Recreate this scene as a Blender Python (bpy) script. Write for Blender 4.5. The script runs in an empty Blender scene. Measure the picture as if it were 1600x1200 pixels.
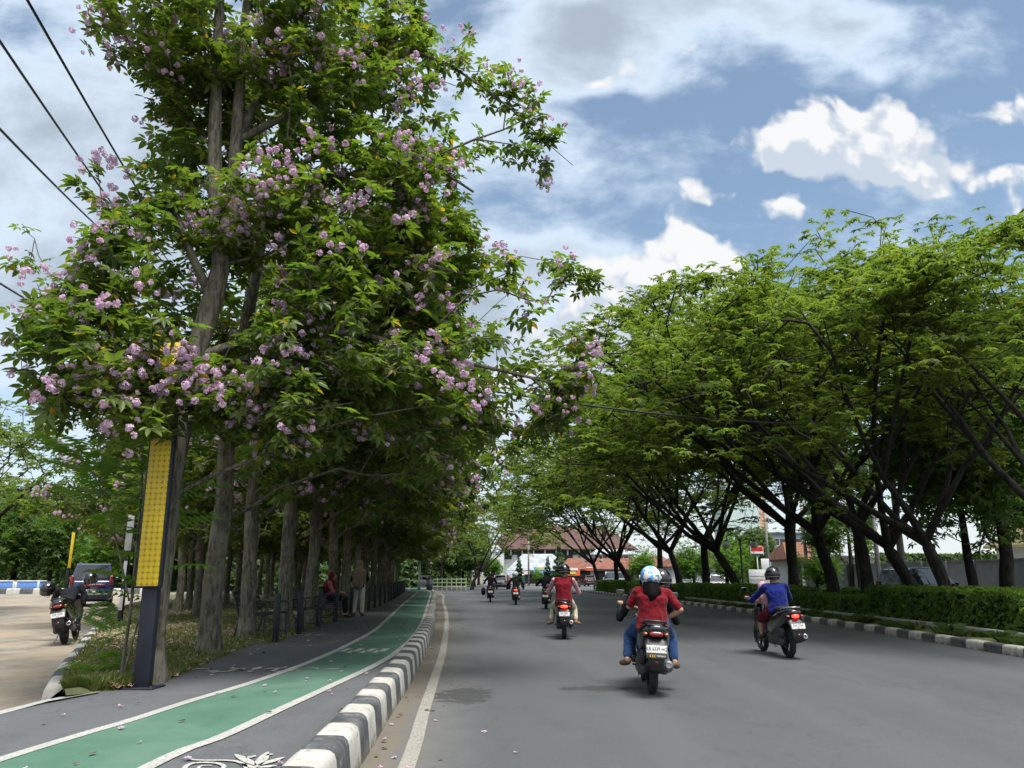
import bpy, bmesh, math, random
import numpy as np
from mathutils import Vector, Matrix, Euler
R = math.radians
scene = bpy.context.scene
COL = scene.collection

# ---------------------------------------------------------------- camera
CAM_H = 1.42
PITCH = math.atan(0.25)
FPX = 1200.0
cam_d = bpy.data.cameras.new('camera'); cam = bpy.data.objects.new('camera', cam_d); COL.objects.link(cam)
cam.location = (0, 0, CAM_H); cam.rotation_euler = (math.pi/2 + PITCH, 0, 0)
cam_d.sensor_width = 36; cam_d.lens = 27.0; cam_d.clip_start = 0.05; cam_d.clip_end = 6000
scene.camera = cam
scene.render.resolution_x = 1024; scene.render.resolution_y = 768

# ---------------------------------------------------------------- exposure, sampling
scene.view_settings.view_transform = 'Standard'; scene.view_settings.look = 'None'
scene.view_settings.exposure = 1.5; scene.view_settings.gamma = 1.0
scene.render.engine = 'CYCLES'
cy = scene.cycles
cy.use_denoising = True
cy.max_bounces = 8; cy.diffuse_bounces = 5; cy.glossy_bounces = 2; cy.transmission_bounces = 6; cy.transparent_max_bounces = 6
cy.use_adaptive_sampling = True; cy.adaptive_threshold = 0.015
cy.caustics_reflective = False; cy.caustics_refractive = False

# ---------------------------------------------------------------- helper: where a spot of the street lies
def ray(px, py):
    x = (px-800)/FPX; y = (600-py)/FPX
    s, c = math.sin(PITCH), math.cos(PITCH)
    return x, c-y*s, s+y*c
def P(px, py, z=0.0):
    dx, dy, dz = ray(px, py)
    t = (z-CAM_H)/dz
    return Vector((dx*t, dy*t, z))
def PY(px, py, Y):
    dx, dy, dz = ray(px, py)
    t = Y/dy
    return Vector((dx*t, Y, CAM_H+dz*t))

# ---------------------------------------------------------------- sun and sky
SUN_EL, SUN_AZ = R(68), R(150)     # azimuth measured from +Y (ahead) towards +X
sd = Vector((math.sin(SUN_AZ)*math.cos(SUN_EL), math.cos(SUN_AZ)*math.cos(SUN_EL), math.sin(SUN_EL)))
sun_d = bpy.data.lights.new('sun', 'SUN'); sun = bpy.data.objects.new('sun', sun_d); COL.objects.link(sun)
sun_d.energy = 2.2; sun_d.angle = R(25); sun_d.color = (1.0, 0.97, 0.92)
sun.location = sd*50; sun.rotation_euler = (-sd).to_track_quat('-Z', 'Y').to_euler()

class NT:
    """small node-tree builder"""
    def __init__(s, tree): s.t = tree; s.N = tree.nodes; s.L = tree.links
    def n(s, typ, **kw):
        o = s.N.new(typ)
        for k, v in kw.items(): setattr(o, k, v)
        return o
    def set(s, sock, v):
        if isinstance(v, bpy.types.NodeSocket): s.L.new(v, sock)
        elif v is not None: sock.default_value = v
    def m(s, op, a, b=None, c=None, clamp=False):
        o = s.n('ShaderNodeMath', operation=op, use_clamp=clamp)
        for i, v in enumerate((a, b, c)):
            if v is not None: s.set(o.inputs[i], v)
        return o.outputs[0]
    def v(s, op, a, b=None):
        o = s.n('ShaderNodeVectorMath', operation=op)
        s.set(o.inputs[0], a)
        if b is not None:
            if op == 'SCALE': s.set(o.inputs['Scale'], b)
            else: s.set(o.inputs[1], b)
        return o.outputs[1] if op in ('LENGTH', 'DOT_PRODUCT', 'DISTANCE') else o.outputs[0]
    def noise(s, vec, scale, detail=4, rough=0.55, dim='3D', dist=0.0):
        o = s.n('ShaderNodeTexNoise', noise_dimensions=dim)
        if vec is not None: s.L.new(vec, o.inputs['Vector'])
        o.inputs['Scale'].default_value = scale; o.inputs['Detail'].default_value = detail
        o.inputs['Roughness'].default_value = rough; o.inputs['Distortion'].default_value = dist
        return o.outputs[0]
    def ss(s, val, a, b, lo=0.0, hi=1.0):
        o = s.n('ShaderNodeMapRange', interpolation_type='SMOOTHSTEP')
        s.set(o.inputs[0], val); s.set(o.inputs[1], a); s.set(o.inputs[2], b); s.set(o.inputs[3], lo); s.set(o.inputs[4], hi)
        return o.outputs[0]
    def mix(s, f, a, b, blend='MIX'):
        o = s.n('ShaderNodeMix', data_type='RGBA', blend_type=blend)
        s.set(o.inputs[0], f)
        for i, v in ((6, a), (7, b)):
            if isinstance(v, (tuple, list)): v = tuple(v)+((1.0,) if len(v) == 3 else ())
            s.set(o.inputs[i], v)
        return o.outputs[2]

def build_world():
    w = bpy.data.worlds.new('World'); scene.world = w; w.use_nodes = True
    T = NT(w.node_tree); T.N.clear()
    out = T.n('ShaderNodeOutputWorld'); bg = T.n('ShaderNodeBackground'); bg.inputs[1].default_value = 0.05
    T.L.new(bg.outputs[0], out.inputs[0])
    sky = T.n('ShaderNodeTexSky', sky_type='NISHITA', sun_disc=False)
    sky.sun_elevation = SUN_EL; sky.sun_rotation = SUN_AZ; sky.altitude = 20; sky.air_density = 1.0; sky.dust_density = 0.6; sky.ozone_density = 2.0
    g = T.n('ShaderNodeTexCoord').outputs['Generated']
    # a cloud layer chart: the sky seen through the plane one unit down the street
    sep = T.n('ShaderNodeSeparateXYZ'); T.L.new(g, sep.inputs[0])
    yy = T.m('MAXIMUM', T.m('ABSOLUTE', sep.outputs[1]), 0.12)
    comb = T.n('ShaderNodeCombineXYZ')
    T.L.new(T.m('DIVIDE', sep.outputs[0], yy), comb.inputs[0]); T.L.new(T.m('DIVIDE', sep.outputs[2], yy), comb.inputs[1])
    uv0 = comb.outputs[0]
    # --- density groups
    def uvp(px, py):
        dx, dy, dz = ray(px, py); return dx/dy, dz/dy
    def group(name, outs):
        grp = bpy.data.node_groups.new(name, 'ShaderNodeTree')
        grp.interface.new_socket('P', in_out='INPUT', socket_type='NodeSocketVector')
        for o in outs: grp.interface.new_socket(o, in_out='OUTPUT', socket_type='NodeSocketFloat')
        G = NT(grp); return grp, G, G.n('NodeGroupInput').outputs[0], G.n('NodeGroupOutput')
    def blobs(G, q, lst):
        acc = 0.0
        for (px, py, rx, ry, k) in lst:
            u, v = uvp(px, py); a, b = rx/1150.0, ry/1150.0
            o = G.n('ShaderNodeVectorMath', operation='MULTIPLY_ADD')
            G.L.new(q, o.inputs[0]); o.inputs[1].default_value = (1/a, 1/b, 0); o.inputs[2].default_value = (-u/a, -v/b, 0)
            e = G.m('POWER', 0.367879, G.v('DOT_PRODUCT', o.outputs[0], o.outputs[0]))
            acc = G.m('MULTIPLY_ADD', e, k, acc)
        return acc
    cum = [(1078, 405, 74, 60, 1.7), (1110, 455, 70, 60, 1.3), (1010, 455, 90, 62, 1.9), (940, 520, 95, 72, 1.8), (1060, 545, 190, 90, 1.7), (1045, 420, 55, 50, 1.2),
           (900, 640, 140, 100, 1.1), (1330, 228, 120, 72, 1.7), (1440, 252, 90, 62, 1.4), (1235, 212, 70, 46, 1.3), (1352, 165, 50, 40, 1.0),
           (1238, 322, 52, 27, 1.1), (1090, 292, 36, 42, 1.0), (1150, 298, 20, 30, .7), (1592, 165, 70, 48, 1.3), (1600, 290, 80, 40, 1.1), (1470, 480, 260, 90, 1.0), (930, 125, 60, 28, .7), (1060, 85, 60, 24, .6)]
    gc, G, p0, go = group('cumulus_density', ['Cumulus', 'Detail'])
    w = G.n('ShaderNodeTexNoise', noise_dimensions='2D'); G.L.new(p0, w.inputs[0]); w.inputs['Scale'].default_value = 9; w.inputs['Detail'].default_value = 2.5
    p = G.v('ADD', p0, G.v('SCALE', G.v('SUBTRACT', w.outputs[1], (0.5, 0.5, 0.5)), 0.09))
    vo = G.n('ShaderNodeTexVoronoi', voronoi_dimensions='2D', feature='SMOOTH_F1'); G.L.new(p, vo.inputs['Vector'])
    vo.inputs['Scale'].default_value = 15; vo.inputs['Detail'].default_value = 2; vo.inputs['Roughness'].default_value = .55; vo.inputs['Smoothness'].default_value = .25
    f1 = G.noise(p0, 10.0, 5, 0.62, dim='2D')
    dcum = G.m('ADD', blobs(G, p, cum), G.m('ADD', G.m('MULTIPLY', G.m('SUBTRACT', f1, 0.5), 0.95), G.m('MULTIPLY', G.m('SUBTRACT', 0.40, vo.outputs[0]), 0.7)))
    G.L.new(dcum, go.inputs[0])
    G.L.new(G.m('ADD', G.m('MULTIPLY', G.m('SUBTRACT', f1, .5), 1.5), G.m('MULTIPLY', G.m('SUBTRACT', .4, vo.outputs[0]), 1.0)), go.inputs[1])
    veil = [(1080, 10, 260, 85, 1.15), (1330, 40, 170, 75, .85), (890, 60, 110, 90, .9), (960, 115, 110, 45, .75), (830, 170, 90, 130, .65), (800, 420, 170, 110, .8), (920, 385, 120, 50, .6),
            (100, 200, 420, 330, 1.1), (470, 250, 260, 300, .8), (200, 560, 500, 200, 1.0), (1380, 115, 130, 40, .5), (1600, 330, 120, 60, .4), (700, 640, 300, 120, .8), (1200, 560, 400, 110, .8), (1000, 250, 160, 90, .42), (1250, 330, 150, 90, .4), (1530, 90, 80, 60, .3)]
    gv, G, p0, go = group('veil_density', ['Veil'])
    w = G.n('ShaderNodeTexNoise', noise_dimensions='2D'); G.L.new(p0, w.inputs[0]); w.inputs['Scale'].default_value = 6; w.inputs['Detail'].default_value = 2.5
    p = G.v('ADD', p0, G.v('SCALE', G.v('SUBTRACT', w.outputs[1], (0.5, 0.5, 0.5)), 0.12))
    f3 = G.noise(G.v('MULTIPLY', p0, (1.0, 1.7, 1.0)), 4.2, 6, 0.6, dim='2D', dist=0.12)
    up = G.n('ShaderNodeSeparateXYZ'); G.L.new(p0, up.inputs[0])
    # beyond the charted clouds the noise alone makes broken cloud
    high = G.m('MAXIMUM', G.ss(up.outputs[1], 0.75, 1.3, 0.0, 0.6), G.ss(G.m('ABSOLUTE', up.outputs[0]), 0.85, 1.4, 0.0, 0.6))
    dv = G.m('ADD', G.m('ADD', blobs(G, p, veil), high), G.m('MULTIPLY', G.m('SUBTRACT', f3, 0.5), 2.0))
    G.L.new(dv, go.inputs[0])
    def dens(grp, off, lo, hi):
        gn = T.n('ShaderNodeGroup'); gn.node_tree = grp
        T.L.new(T.v('ADD', uv0, off) if off else uv0, gn.inputs[0])
        return T.ss(gn.outputs[0], lo, hi), gn.outputs[0], gn.outputs[-1]
    c0, cr0, cdet = dens(gc, None, .34, .86); c1_, cr1, _d = dens(gc, (0.010, 0.034, 0.0), .4, 2.4)
    v0, vr0, _d = dens(gv, None, .15, .95)
    # --- colours, in the sky texture's own units
    skyc = T.mix(1.0, sky.outputs[0], (1.2, 1.26, 1.16), 'MULTIPLY')
    skyc = T.mix(.12, skyc, (5, 5.6, 6.4))
    # veil: light grey, darker where it is thick
    thick = T.ss(vr0, 0.65, 1.75)
    veilc = T.mix(thick, (5.6, 6.55, 7.6), (3.2, 3.75, 4.4))
    cl1 = T.mix(T.m('MULTIPLY', v0, 0.93), skyc, veilc)
    lit = T.m('ADD', T.m('MULTIPLY', T.m('SUBTRACT', cr0, cr1), 1.1), T.m('SUBTRACT', 0.66, T.m('MULTIPLY', c1_, .42)))
    lit = T.m('ADD', lit, T.m('MULTIPLY', cdet, 1.5))
    cumc = T.mix(T.ss(lit, -0.1, 1.05), (4.5, 5.05, 5.8), (6.8, 6.85, 6.9))
    c2 = T.mix(T.m('MULTIPLY', c0, 0.97), cl1, cumc)
    # pale glow of the humid air at the skyline
    elev = T.m('DIVIDE', sep.outputs[2], yy)
    c3 = T.mix(T.ss(elev, 0.0, 0.22, 0.8, 0.0), c2, (6.0, 6.35, 6.8))
    # bright sky added round the sun, out of view behind, as fill light
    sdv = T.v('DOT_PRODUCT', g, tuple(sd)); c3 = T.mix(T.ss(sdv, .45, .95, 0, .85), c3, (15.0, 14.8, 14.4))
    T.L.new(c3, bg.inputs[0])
build_world()
scene.world.cycles.sampling_method = 'MANUAL'; scene.world.cycles.sample_map_resolution = 256

# ---------------------------------------------------------------- object helpers
def link(o, parent=None):
    COL.objects.link(o)
    if parent is not None: o.parent = parent
    return o
def tag(o, label=None, cat=None, group=None, kind=None):
    if label: o['label'] = label
    if cat: o['category'] = cat
    if group: o['group'] = group
    if kind: o['kind'] = kind
    return o
def thing(name, label, cat, loc=(0, 0, 0), rz=0.0, group=None):
    o = bpy.data.objects.new(name, None); o.empty_display_size = 0.2; link(o)
    o.location = loc; o.rotation_euler = (0, 0, rz)
    return tag(o, label, cat, group)
def copy_tree(o, parent=None, kids=None):
    if kids is None:
        kids = {}
        for q in COL.objects:
            if q.parent is not None: kids.setdefault(q.parent.name, []).append(q)
    c = o.copy(); COL.objects.link(c)
    if parent is not None: c.parent = parent
    for ch in kids.get(o.name, ()): copy_tree(ch, c, kids)
    return c

class MB:
    """collects geometry for ONE mesh object"""
    def __init__(s): s.v = []; s.f = []; s.mi = []; s.sm = []
    def add(s, vs, fs, mi=0, smooth=False):
        k = len(s.v); s.v += [tuple(v) for v in vs]
        for f in fs: s.f.append(tuple(i+k for i in f)); s.mi.append(mi); s.sm.append(smooth)
        return s
    def box(s, c, size, M=None, mi=0, taper=1.0):
        x, y, z = size[0]/2, size[1]/2, size[2]/2
        vs = [Vector((a*x*(taper if k > 0 else 1), b*y*(taper if k > 0 else 1), k*z)) for k in (-1, 1) for a, b in ((-1, -1), (1, -1), (1, 1), (-1, 1))]
        if M is not None: vs = [M @ v for v in vs]
        c = Vector(c); vs = [v+c for v in vs]
        return s.add(vs, [(3, 2, 1, 0), (4, 5, 6, 7), (0, 1, 5, 4), (1, 2, 6, 5), (2, 3, 7, 6), (3, 0, 4, 7)], mi)
    def bbox(s, c, size, b=0.01, M=None, mi=0, seg=2):
        bm = bmesh.new(); bmesh.ops.create_cube(bm, size=1.0)
        bmesh.ops.scale(bm, vec=Vector(size), verts=bm.verts)
        bmesh.ops.bevel(bm, geom=bm.edges[:], offset=min(b, min(size)*0.49), segments=seg, affect='EDGES', profile=0.5)
        if M is not None: bmesh.ops.transform(bm, matrix=M.to_4x4(), verts=bm.verts)
        bmesh.ops.translate(bm, vec=Vector(c), verts=bm.verts)
        s.bm(bm, mi, True); return s
    def bm(s, bm, mi=0, smooth=False):
        bm.verts.index_update()
        s.add([v.co for v in bm.verts], [[v.index for v in f.verts] for f in bm.faces], mi, smooth); bm.free(); return s
    def tube(s, pts, rad, n=8, mi=0, caps=True, smooth=True, flat=1.0):
        pts = [Vector(p) for p in pts]
        if not hasattr(rad, '__len__'): rad = [rad]*len(pts)
        vs = []; fs = []; up = None
        for i, p in enumerate(pts):
            d = (pts[min(i+1, len(pts)-1)]-pts[max(i-1, 0)])
            d = d.normalized() if d.length > 1e-9 else Vector((0, 0, 1))
            if up is None: up = Vector((0, 0, 1)) if abs(d.z) < .9 else Vector((0, 1, 0))
            a = d.cross(up)
            a = a.normalized() if a.length > 1e-6 else d.orthogonal().normalized()
            b = a.cross(d).normalized(); up = b
            for k in range(n):
                t = 2*math.pi*k/n
                vs.append(p+a*math.cos(t)*rad[i]+b*math.sin(t)*rad[i]*flat)
        for i in range(len(pts)-1):
            for k in range(n):
                k2 = (k+1) % n
                fs.append((i*n+k, i*n+k2, (i+1)*n+k2, (i+1)*n+k))
        s.add(vs, fs, mi, smooth)
        if caps:
            m = len(s.v)-len(vs)
            s.f.append(tuple(m+k for k in range(n))[::-1]); s.mi.append(mi); s.sm.append(False)
            m2 = m+(len(pts)-1)*n
            s.f.append(tuple(m2+k for k in range(n))); s.mi.append(mi); s.sm.append(False)
        return s
    def lathe(s, prof, c=(0, 0, 0), n=20, M=None, mi=0, arc=2*math.pi, smooth=True):
        vs = []; fs = []; full = abs(arc-2*math.pi) < 1e-6
        m = n if full else n+1
        for r, z in prof:
            for k in range(m):
                t = arc*k/n; vs.append(Vector((r*math.cos(t), r*math.sin(t), z)))
        for i in range(len(prof)-1):
            for k in range(n):
                k2 = (k+1) % m
                fs.append((i*m+k, i*m+k2, (i+1)*m+k2, (i+1)*m+k))
        if M is not None: vs = [M @ v for v in vs]
        c = Vector(c); return s.add([v+c for v in vs], fs, mi, smooth)
    def ell(s, c, r, n=16, M=None, mi=0, z0=-1.0, z1=1.0):
        prof = []
        a0, a1 = math.asin(z0), math.asin(z1)
        for i in range(n//2+1):
            a = a0+(a1-a0)*i/(n//2); prof.append((max(math.cos(a), 1e-4), math.sin(a)))
        S = Matrix.Diagonal(Vector(r))
        return s.lathe(prof, c, n, (M @ S) if M is not None else S, mi)
    def prism(s, poly, x0, x1, axis='x', mi=0, smooth=False):
        """polygon (a,b) extruded along an axis; 'x': (a,b)->(y,z); 'y': ->(x,z); 'z': ->(x,y)"""
        def q(a, b, t): return {'x': (t, a, b), 'y': (a, t, b), 'z': (a, b, t)}[axis]
        n = len(poly); vs = [q(a, b, x0) for a, b in poly]+[q(a, b, x1) for a, b in poly]
        fs = [tuple(range(n)), tuple(range(2*n-1, n-1, -1))]+[(i, i+n, (i+1) % n+n, (i+1) % n) for i in range(n)]
        return s.add(vs, fs, mi, smooth)
    def mesh(s, name, mats):
        me = bpy.data.meshes.new(name); me.from_pydata(s.v, [], s.f); me.validate()
        if not isinstance(mats, (list, tuple)): mats = [mats]
        for m in mats: me.materials.append(m)
        if len(me.polygons) == len(s.f):
            me.polygons.foreach_set('material_index', s.mi); me.polygons.foreach_set('use_smooth', s.sm)
        bm = bmesh.new(); bm.from_mesh(me); bmesh.ops.recalc_face_normals(bm, faces=bm.faces); bm.to_mesh(me); bm.free()
        me.update(); return me
    def build(s, name, mats, parent=None, loc=None):
        o = bpy.data.objects.new(name, s.mesh(name, mats)); link(o, parent)
        if loc is not None: o.location = loc
        return o
def bevel(o, w=0.01, seg=2, ang=35):
    m = o.modifiers.new('bevel', 'BEVEL'); m.width = w; m.segments = seg; m.limit_method = 'ANGLE'; m.angle_limit = R(ang); return o

def catmull(pts, step=0.5):
    pts = [Vector(p) for p in pts]; out = []
    ext = [pts[0]*2-pts[1]]+pts+[pts[-1]*2-pts[-2]]
    for i in range(1, len(ext)-2):
        a, b, c, d = ext[i-1:i+3]; n = max(1, int((c-b).length/step))
        for k in range(n):
            t = k/n
            out.append(0.5*((2*b)+(c-a)*t+(2*a-5*b+4*c-d)*t*t+(3*b-a-3*c+d)*t**3))
    out.append(pts[-1]); return out
def resample(pts, step):
    pts = [Vector(p) for p in pts]; out = [pts[0]]; acc = 0.0
    for a, b in zip(pts, pts[1:]):
        L = (b-a).length; s = step-acc
        while s <= L:
            out.append(a+(b-a)*(s/L)); s += step
        acc = (acc+L) % step
    return out
def offset(pts, d):
    out = []
    for i, p in enumerate(pts):
        t = pts[min(i+1, len(pts)-1)]-pts[max(i-1, 0)]; t = Vector((t.x, t.y, 0)).normalized()
        out.append(p+Vector((t.y, -t.x, 0))*d)
    return out
def xs_at(pts, Y):
    for a, b in zip(pts, pts[1:]):
        if (a.y-Y)*(b.y-Y) <= 0 and abs(b.y-a.y) > 1e-6:
            return a.x+(b.x-a.x)*(Y-a.y)/(b.y-a.y)
    return pts[-1].x if abs(pts[-1].y-Y) < abs(pts[0].y-Y) else pts[0].x

# ---------------------------------------------------------------- materials
def new_mat(name):
    m = bpy.data.materials.new(name); m.use_nodes = True
    T = NT(m.node_tree); T.N.clear()
    out = T.n('ShaderNodeOutputMaterial'); b = T.n('ShaderNodeBsdfPrincipled'); T.L.new(b.outputs[0], out.inputs[0])
    b.inputs['Roughness'].default_value = 0.7
    return m, T, b
_M = {}
def plain(name, col, rough=0.6, metal=0.0, var=0.18, scale=6.0, bump=0.0, bscale=60.0, coat=0.0, emit=None, estr=1.0, spec=0.5, dirt=None, dirt_amt=0.5):
    if name in _M: return _M[name]
    m, T, b = new_mat(name); _M[name] = m
    pos = T.n('ShaderNodeTexCoord').outputs['Object']
    nz = T.noise(pos, scale, 5, 0.6)
    lo = tuple(c*(1-var) for c in col); hi = tuple(min(1, c*(1+var)) for c in col)
    c = T.mix(T.ss(nz, 0.3, 0.7), lo, hi)
    if dirt is not None:
        d = T.noise(pos, scale*0.45, 7, 0.68)
        c = T.mix(T.ss(d, 0.5, 0.72, 0, dirt_amt), c, dirt)
    T.L.new(c, b.inputs['Base Color'])
    b.inputs['Roughness'].default_value = rough; b.inputs['Metallic'].default_value = metal
    b.inputs['Specular IOR Level'].default_value = spec
    T.L.new(T.ss(nz, 0.25, 0.75, max(0, rough-.08), min(1, rough+.08)), b.inputs['Roughness'])
    if coat: b.inputs['Coat Weight'].default_value = coat; b.inputs['Coat Roughness'].default_value = 0.06
    if emit is not None:
        b.inputs['Emission Color'].default_value = tuple(emit)+(1,); b.inputs['Emission Strength'].default_value = estr
    if bump:
        bp = T.n('ShaderNodeBump'); bp.inputs['Strength'].default_value = bump; bp.inputs['Distance'].default_value = 0.01
        T.L.new(T.noise(pos, bscale, 5, 0.6), bp.inputs['Height']); T.L.new(bp.outputs[0], b.inputs['Normal'])
    return m
def leaf_mat(name, dark, light, trans=0.35, rough=0.5, extra=None, eamt=0.04, tcol=None):
    if name in _M: return _M[name]
    m, T, b = new_mat(name); _M[name] = m
    geo = T.n('ShaderNodeNewGeometry'); rnd = geo.outputs['Random Per Island']
    nz = T.noise(geo.outputs['Position'], 0.9, 3, 0.5)
    f = T.m('ADD', T.m('MULTIPLY', rnd, .55), T.ss(nz, 0.3, 0.7, 0, .45))
    c = T.mix(f, dark, light)
    if extra is not None:
        r2 = T.m('FRACT', T.m('MULTIPLY', rnd, 37.13))
        c = T.mix(T.m('LESS_THAN', r2, eamt), c, extra)
    T.L.new(c, b.inputs['Base Color']); b.inputs['Roughness'].default_value = rough; b.inputs['Specular IOR Level'].default_value = 0.35
    tr = T.n('ShaderNodeBsdfTranslucent'); T.L.new(T.mix(1.0, c, tcol or (1.7, 1.9, 0.7), 'MULTIPLY'), tr.inputs[0])
    mx = T.n('ShaderNodeMixShader'); mx.inputs[0].default_value = trans
    out = [n for n in T.N if n.type == 'OUTPUT_MATERIAL'][0]
    T.L.new(b.outputs[0], mx.inputs[1]); T.L.new(tr.outputs[0], mx.inputs[2]); T.L.new(mx.outputs[0], out.inputs[0])
    return m
def bark_mat(name, dark, light, scale=1.0, moss=None):
    if name in _M: return _M[name]
    m, T, b = new_mat(name); _M[name] = m
    pos = T.n('ShaderNodeNewGeometry').outputs['Position']
    p = T.v('MULTIPLY', pos, (14*scale, 14*scale, 2.6*scale))
    n1 = T.noise(p, 1.6, 7, 0.68, dist=0.6); n2 = T.noise(pos, 2.3, 5, 0.65); n3 = T.noise(pos, 9, 4, .6)
    c = T.mix(T.ss(n1, 0.38, 0.62), dark, light)
    c = T.mix(T.ss(n2, 0.5, 0.68, 0, .55), c, tuple(x*1.55 for x in light))
    if moss is not None: c = T.mix(T.ss(n3, 0.52, 0.66, 0, .7), c, moss)
    T.L.new(c, b.inputs['Base Color']); b.inputs['Roughness'].default_value = 0.9; b.inputs['Specular IOR Level'].default_value = .25
    bp = T.n('ShaderNodeBump'); bp.inputs['Strength'].default_value = 0.9; bp.inputs['Distance'].default_value = 0.03
    T.L.new(n1, bp.inputs['Height']); T.L.new(bp.outputs[0], b.inputs['Normal'])
    return m
# ================================================================ GROUND, ROADS, KERBS
def np_mesh(name, V, F, mats, mi=None, smooth=True):
    """V (n,3) array, F (m,k) array of equal-sided faces"""
    V = np.ascontiguousarray(V, dtype=np.float32); F = np.ascontiguousarray(F, dtype=np.int32); m, k = F.shape
    me = bpy.data.meshes.new(name)
    me.vertices.add(len(V)); me.vertices.foreach_set('co', V.ravel())
    me.loops.add(m*k); me.loops.foreach_set('vertex_index', F.ravel())
    me.polygons.add(m); me.polygons.foreach_set('loop_start', np.arange(0, m*k, k, dtype=np.int32))
    me.polygons.foreach_set('use_smooth', np.full(m, smooth))
    if not isinstance(mats, (list, tuple)): mats = [mats]
    for q in mats: me.materials.append(q)
    if mi is not None: me.polygons.foreach_set('material_index', np.ascontiguousarray(mi, dtype=np.int32))
    me.update(calc_edges=True); return me
def inst(tv, tf, M, T):
    """template verts/faces placed N times: M (N,3,3) columns = axes (scaled), T (N,3)"""
    tv = np.asarray(tv, float); tf = np.asarray(tf, int)
    V = np.einsum('nij,kj->nki', M, tv)+T[:, None, :]
    F = tf[None]+(np.arange(len(T))*len(tv))[:, None, None]
    return V.reshape(-1, 3), F.reshape(-1, tf.shape[1])
def join_np(lst):
    V = []; F = []; mi = []; k = 0
    for i, (v, f) in enumerate(lst):
        V.append(v); F.append(f+k); mi.append(np.full(len(f), i)); k += len(v)
    return np.concatenate(V), np.concatenate(F), np.concatenate(mi)
def rotz_np(a):
    c, s = np.cos(a), np.sin(a); o = np.zeros_like(a); i = np.ones_like(a)
    return np.stack([np.stack([c, -s, o], -1), np.stack([s, c, o], -1), np.stack([o, o, i], -1)], -2)

ZP = 0.27      # pavement
ZL = 0.12      # parking area
kerb_px = [(562, 1200), (603.7, 1130), (620.6, 1102), (640, 1072), (654, 1045), (664.7, 1023), (677, 992), (681, 967), (682, 940)]
kb = [P(x, y, 0) for x, y in kerb_px]
kb = [Vector((-0.8, -14, 0)), Vector((-0.98, 0, 0)), Vector((-1.1, 4, 0))]+kb+[Vector((-5.95, 62, 0)), Vector((-8.3, 80, 0)), Vector((-11.5, 92, 0))]
KERB_L = catmull(kb, 0.4)
rb = [Vector((9.0, -14, 0)), Vector((9.05, 5, 0)), Vector((9.15, 14.5, 0)), Vector((9.35, 24.6, 0)), Vector((8.9, 36.6, 0)), Vector((8.0, 52, 0)), Vector((6.7, 70, 0)), Vector((6.2, 76, 0))]
KERB_R = catmull(rb, 0.5)

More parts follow.
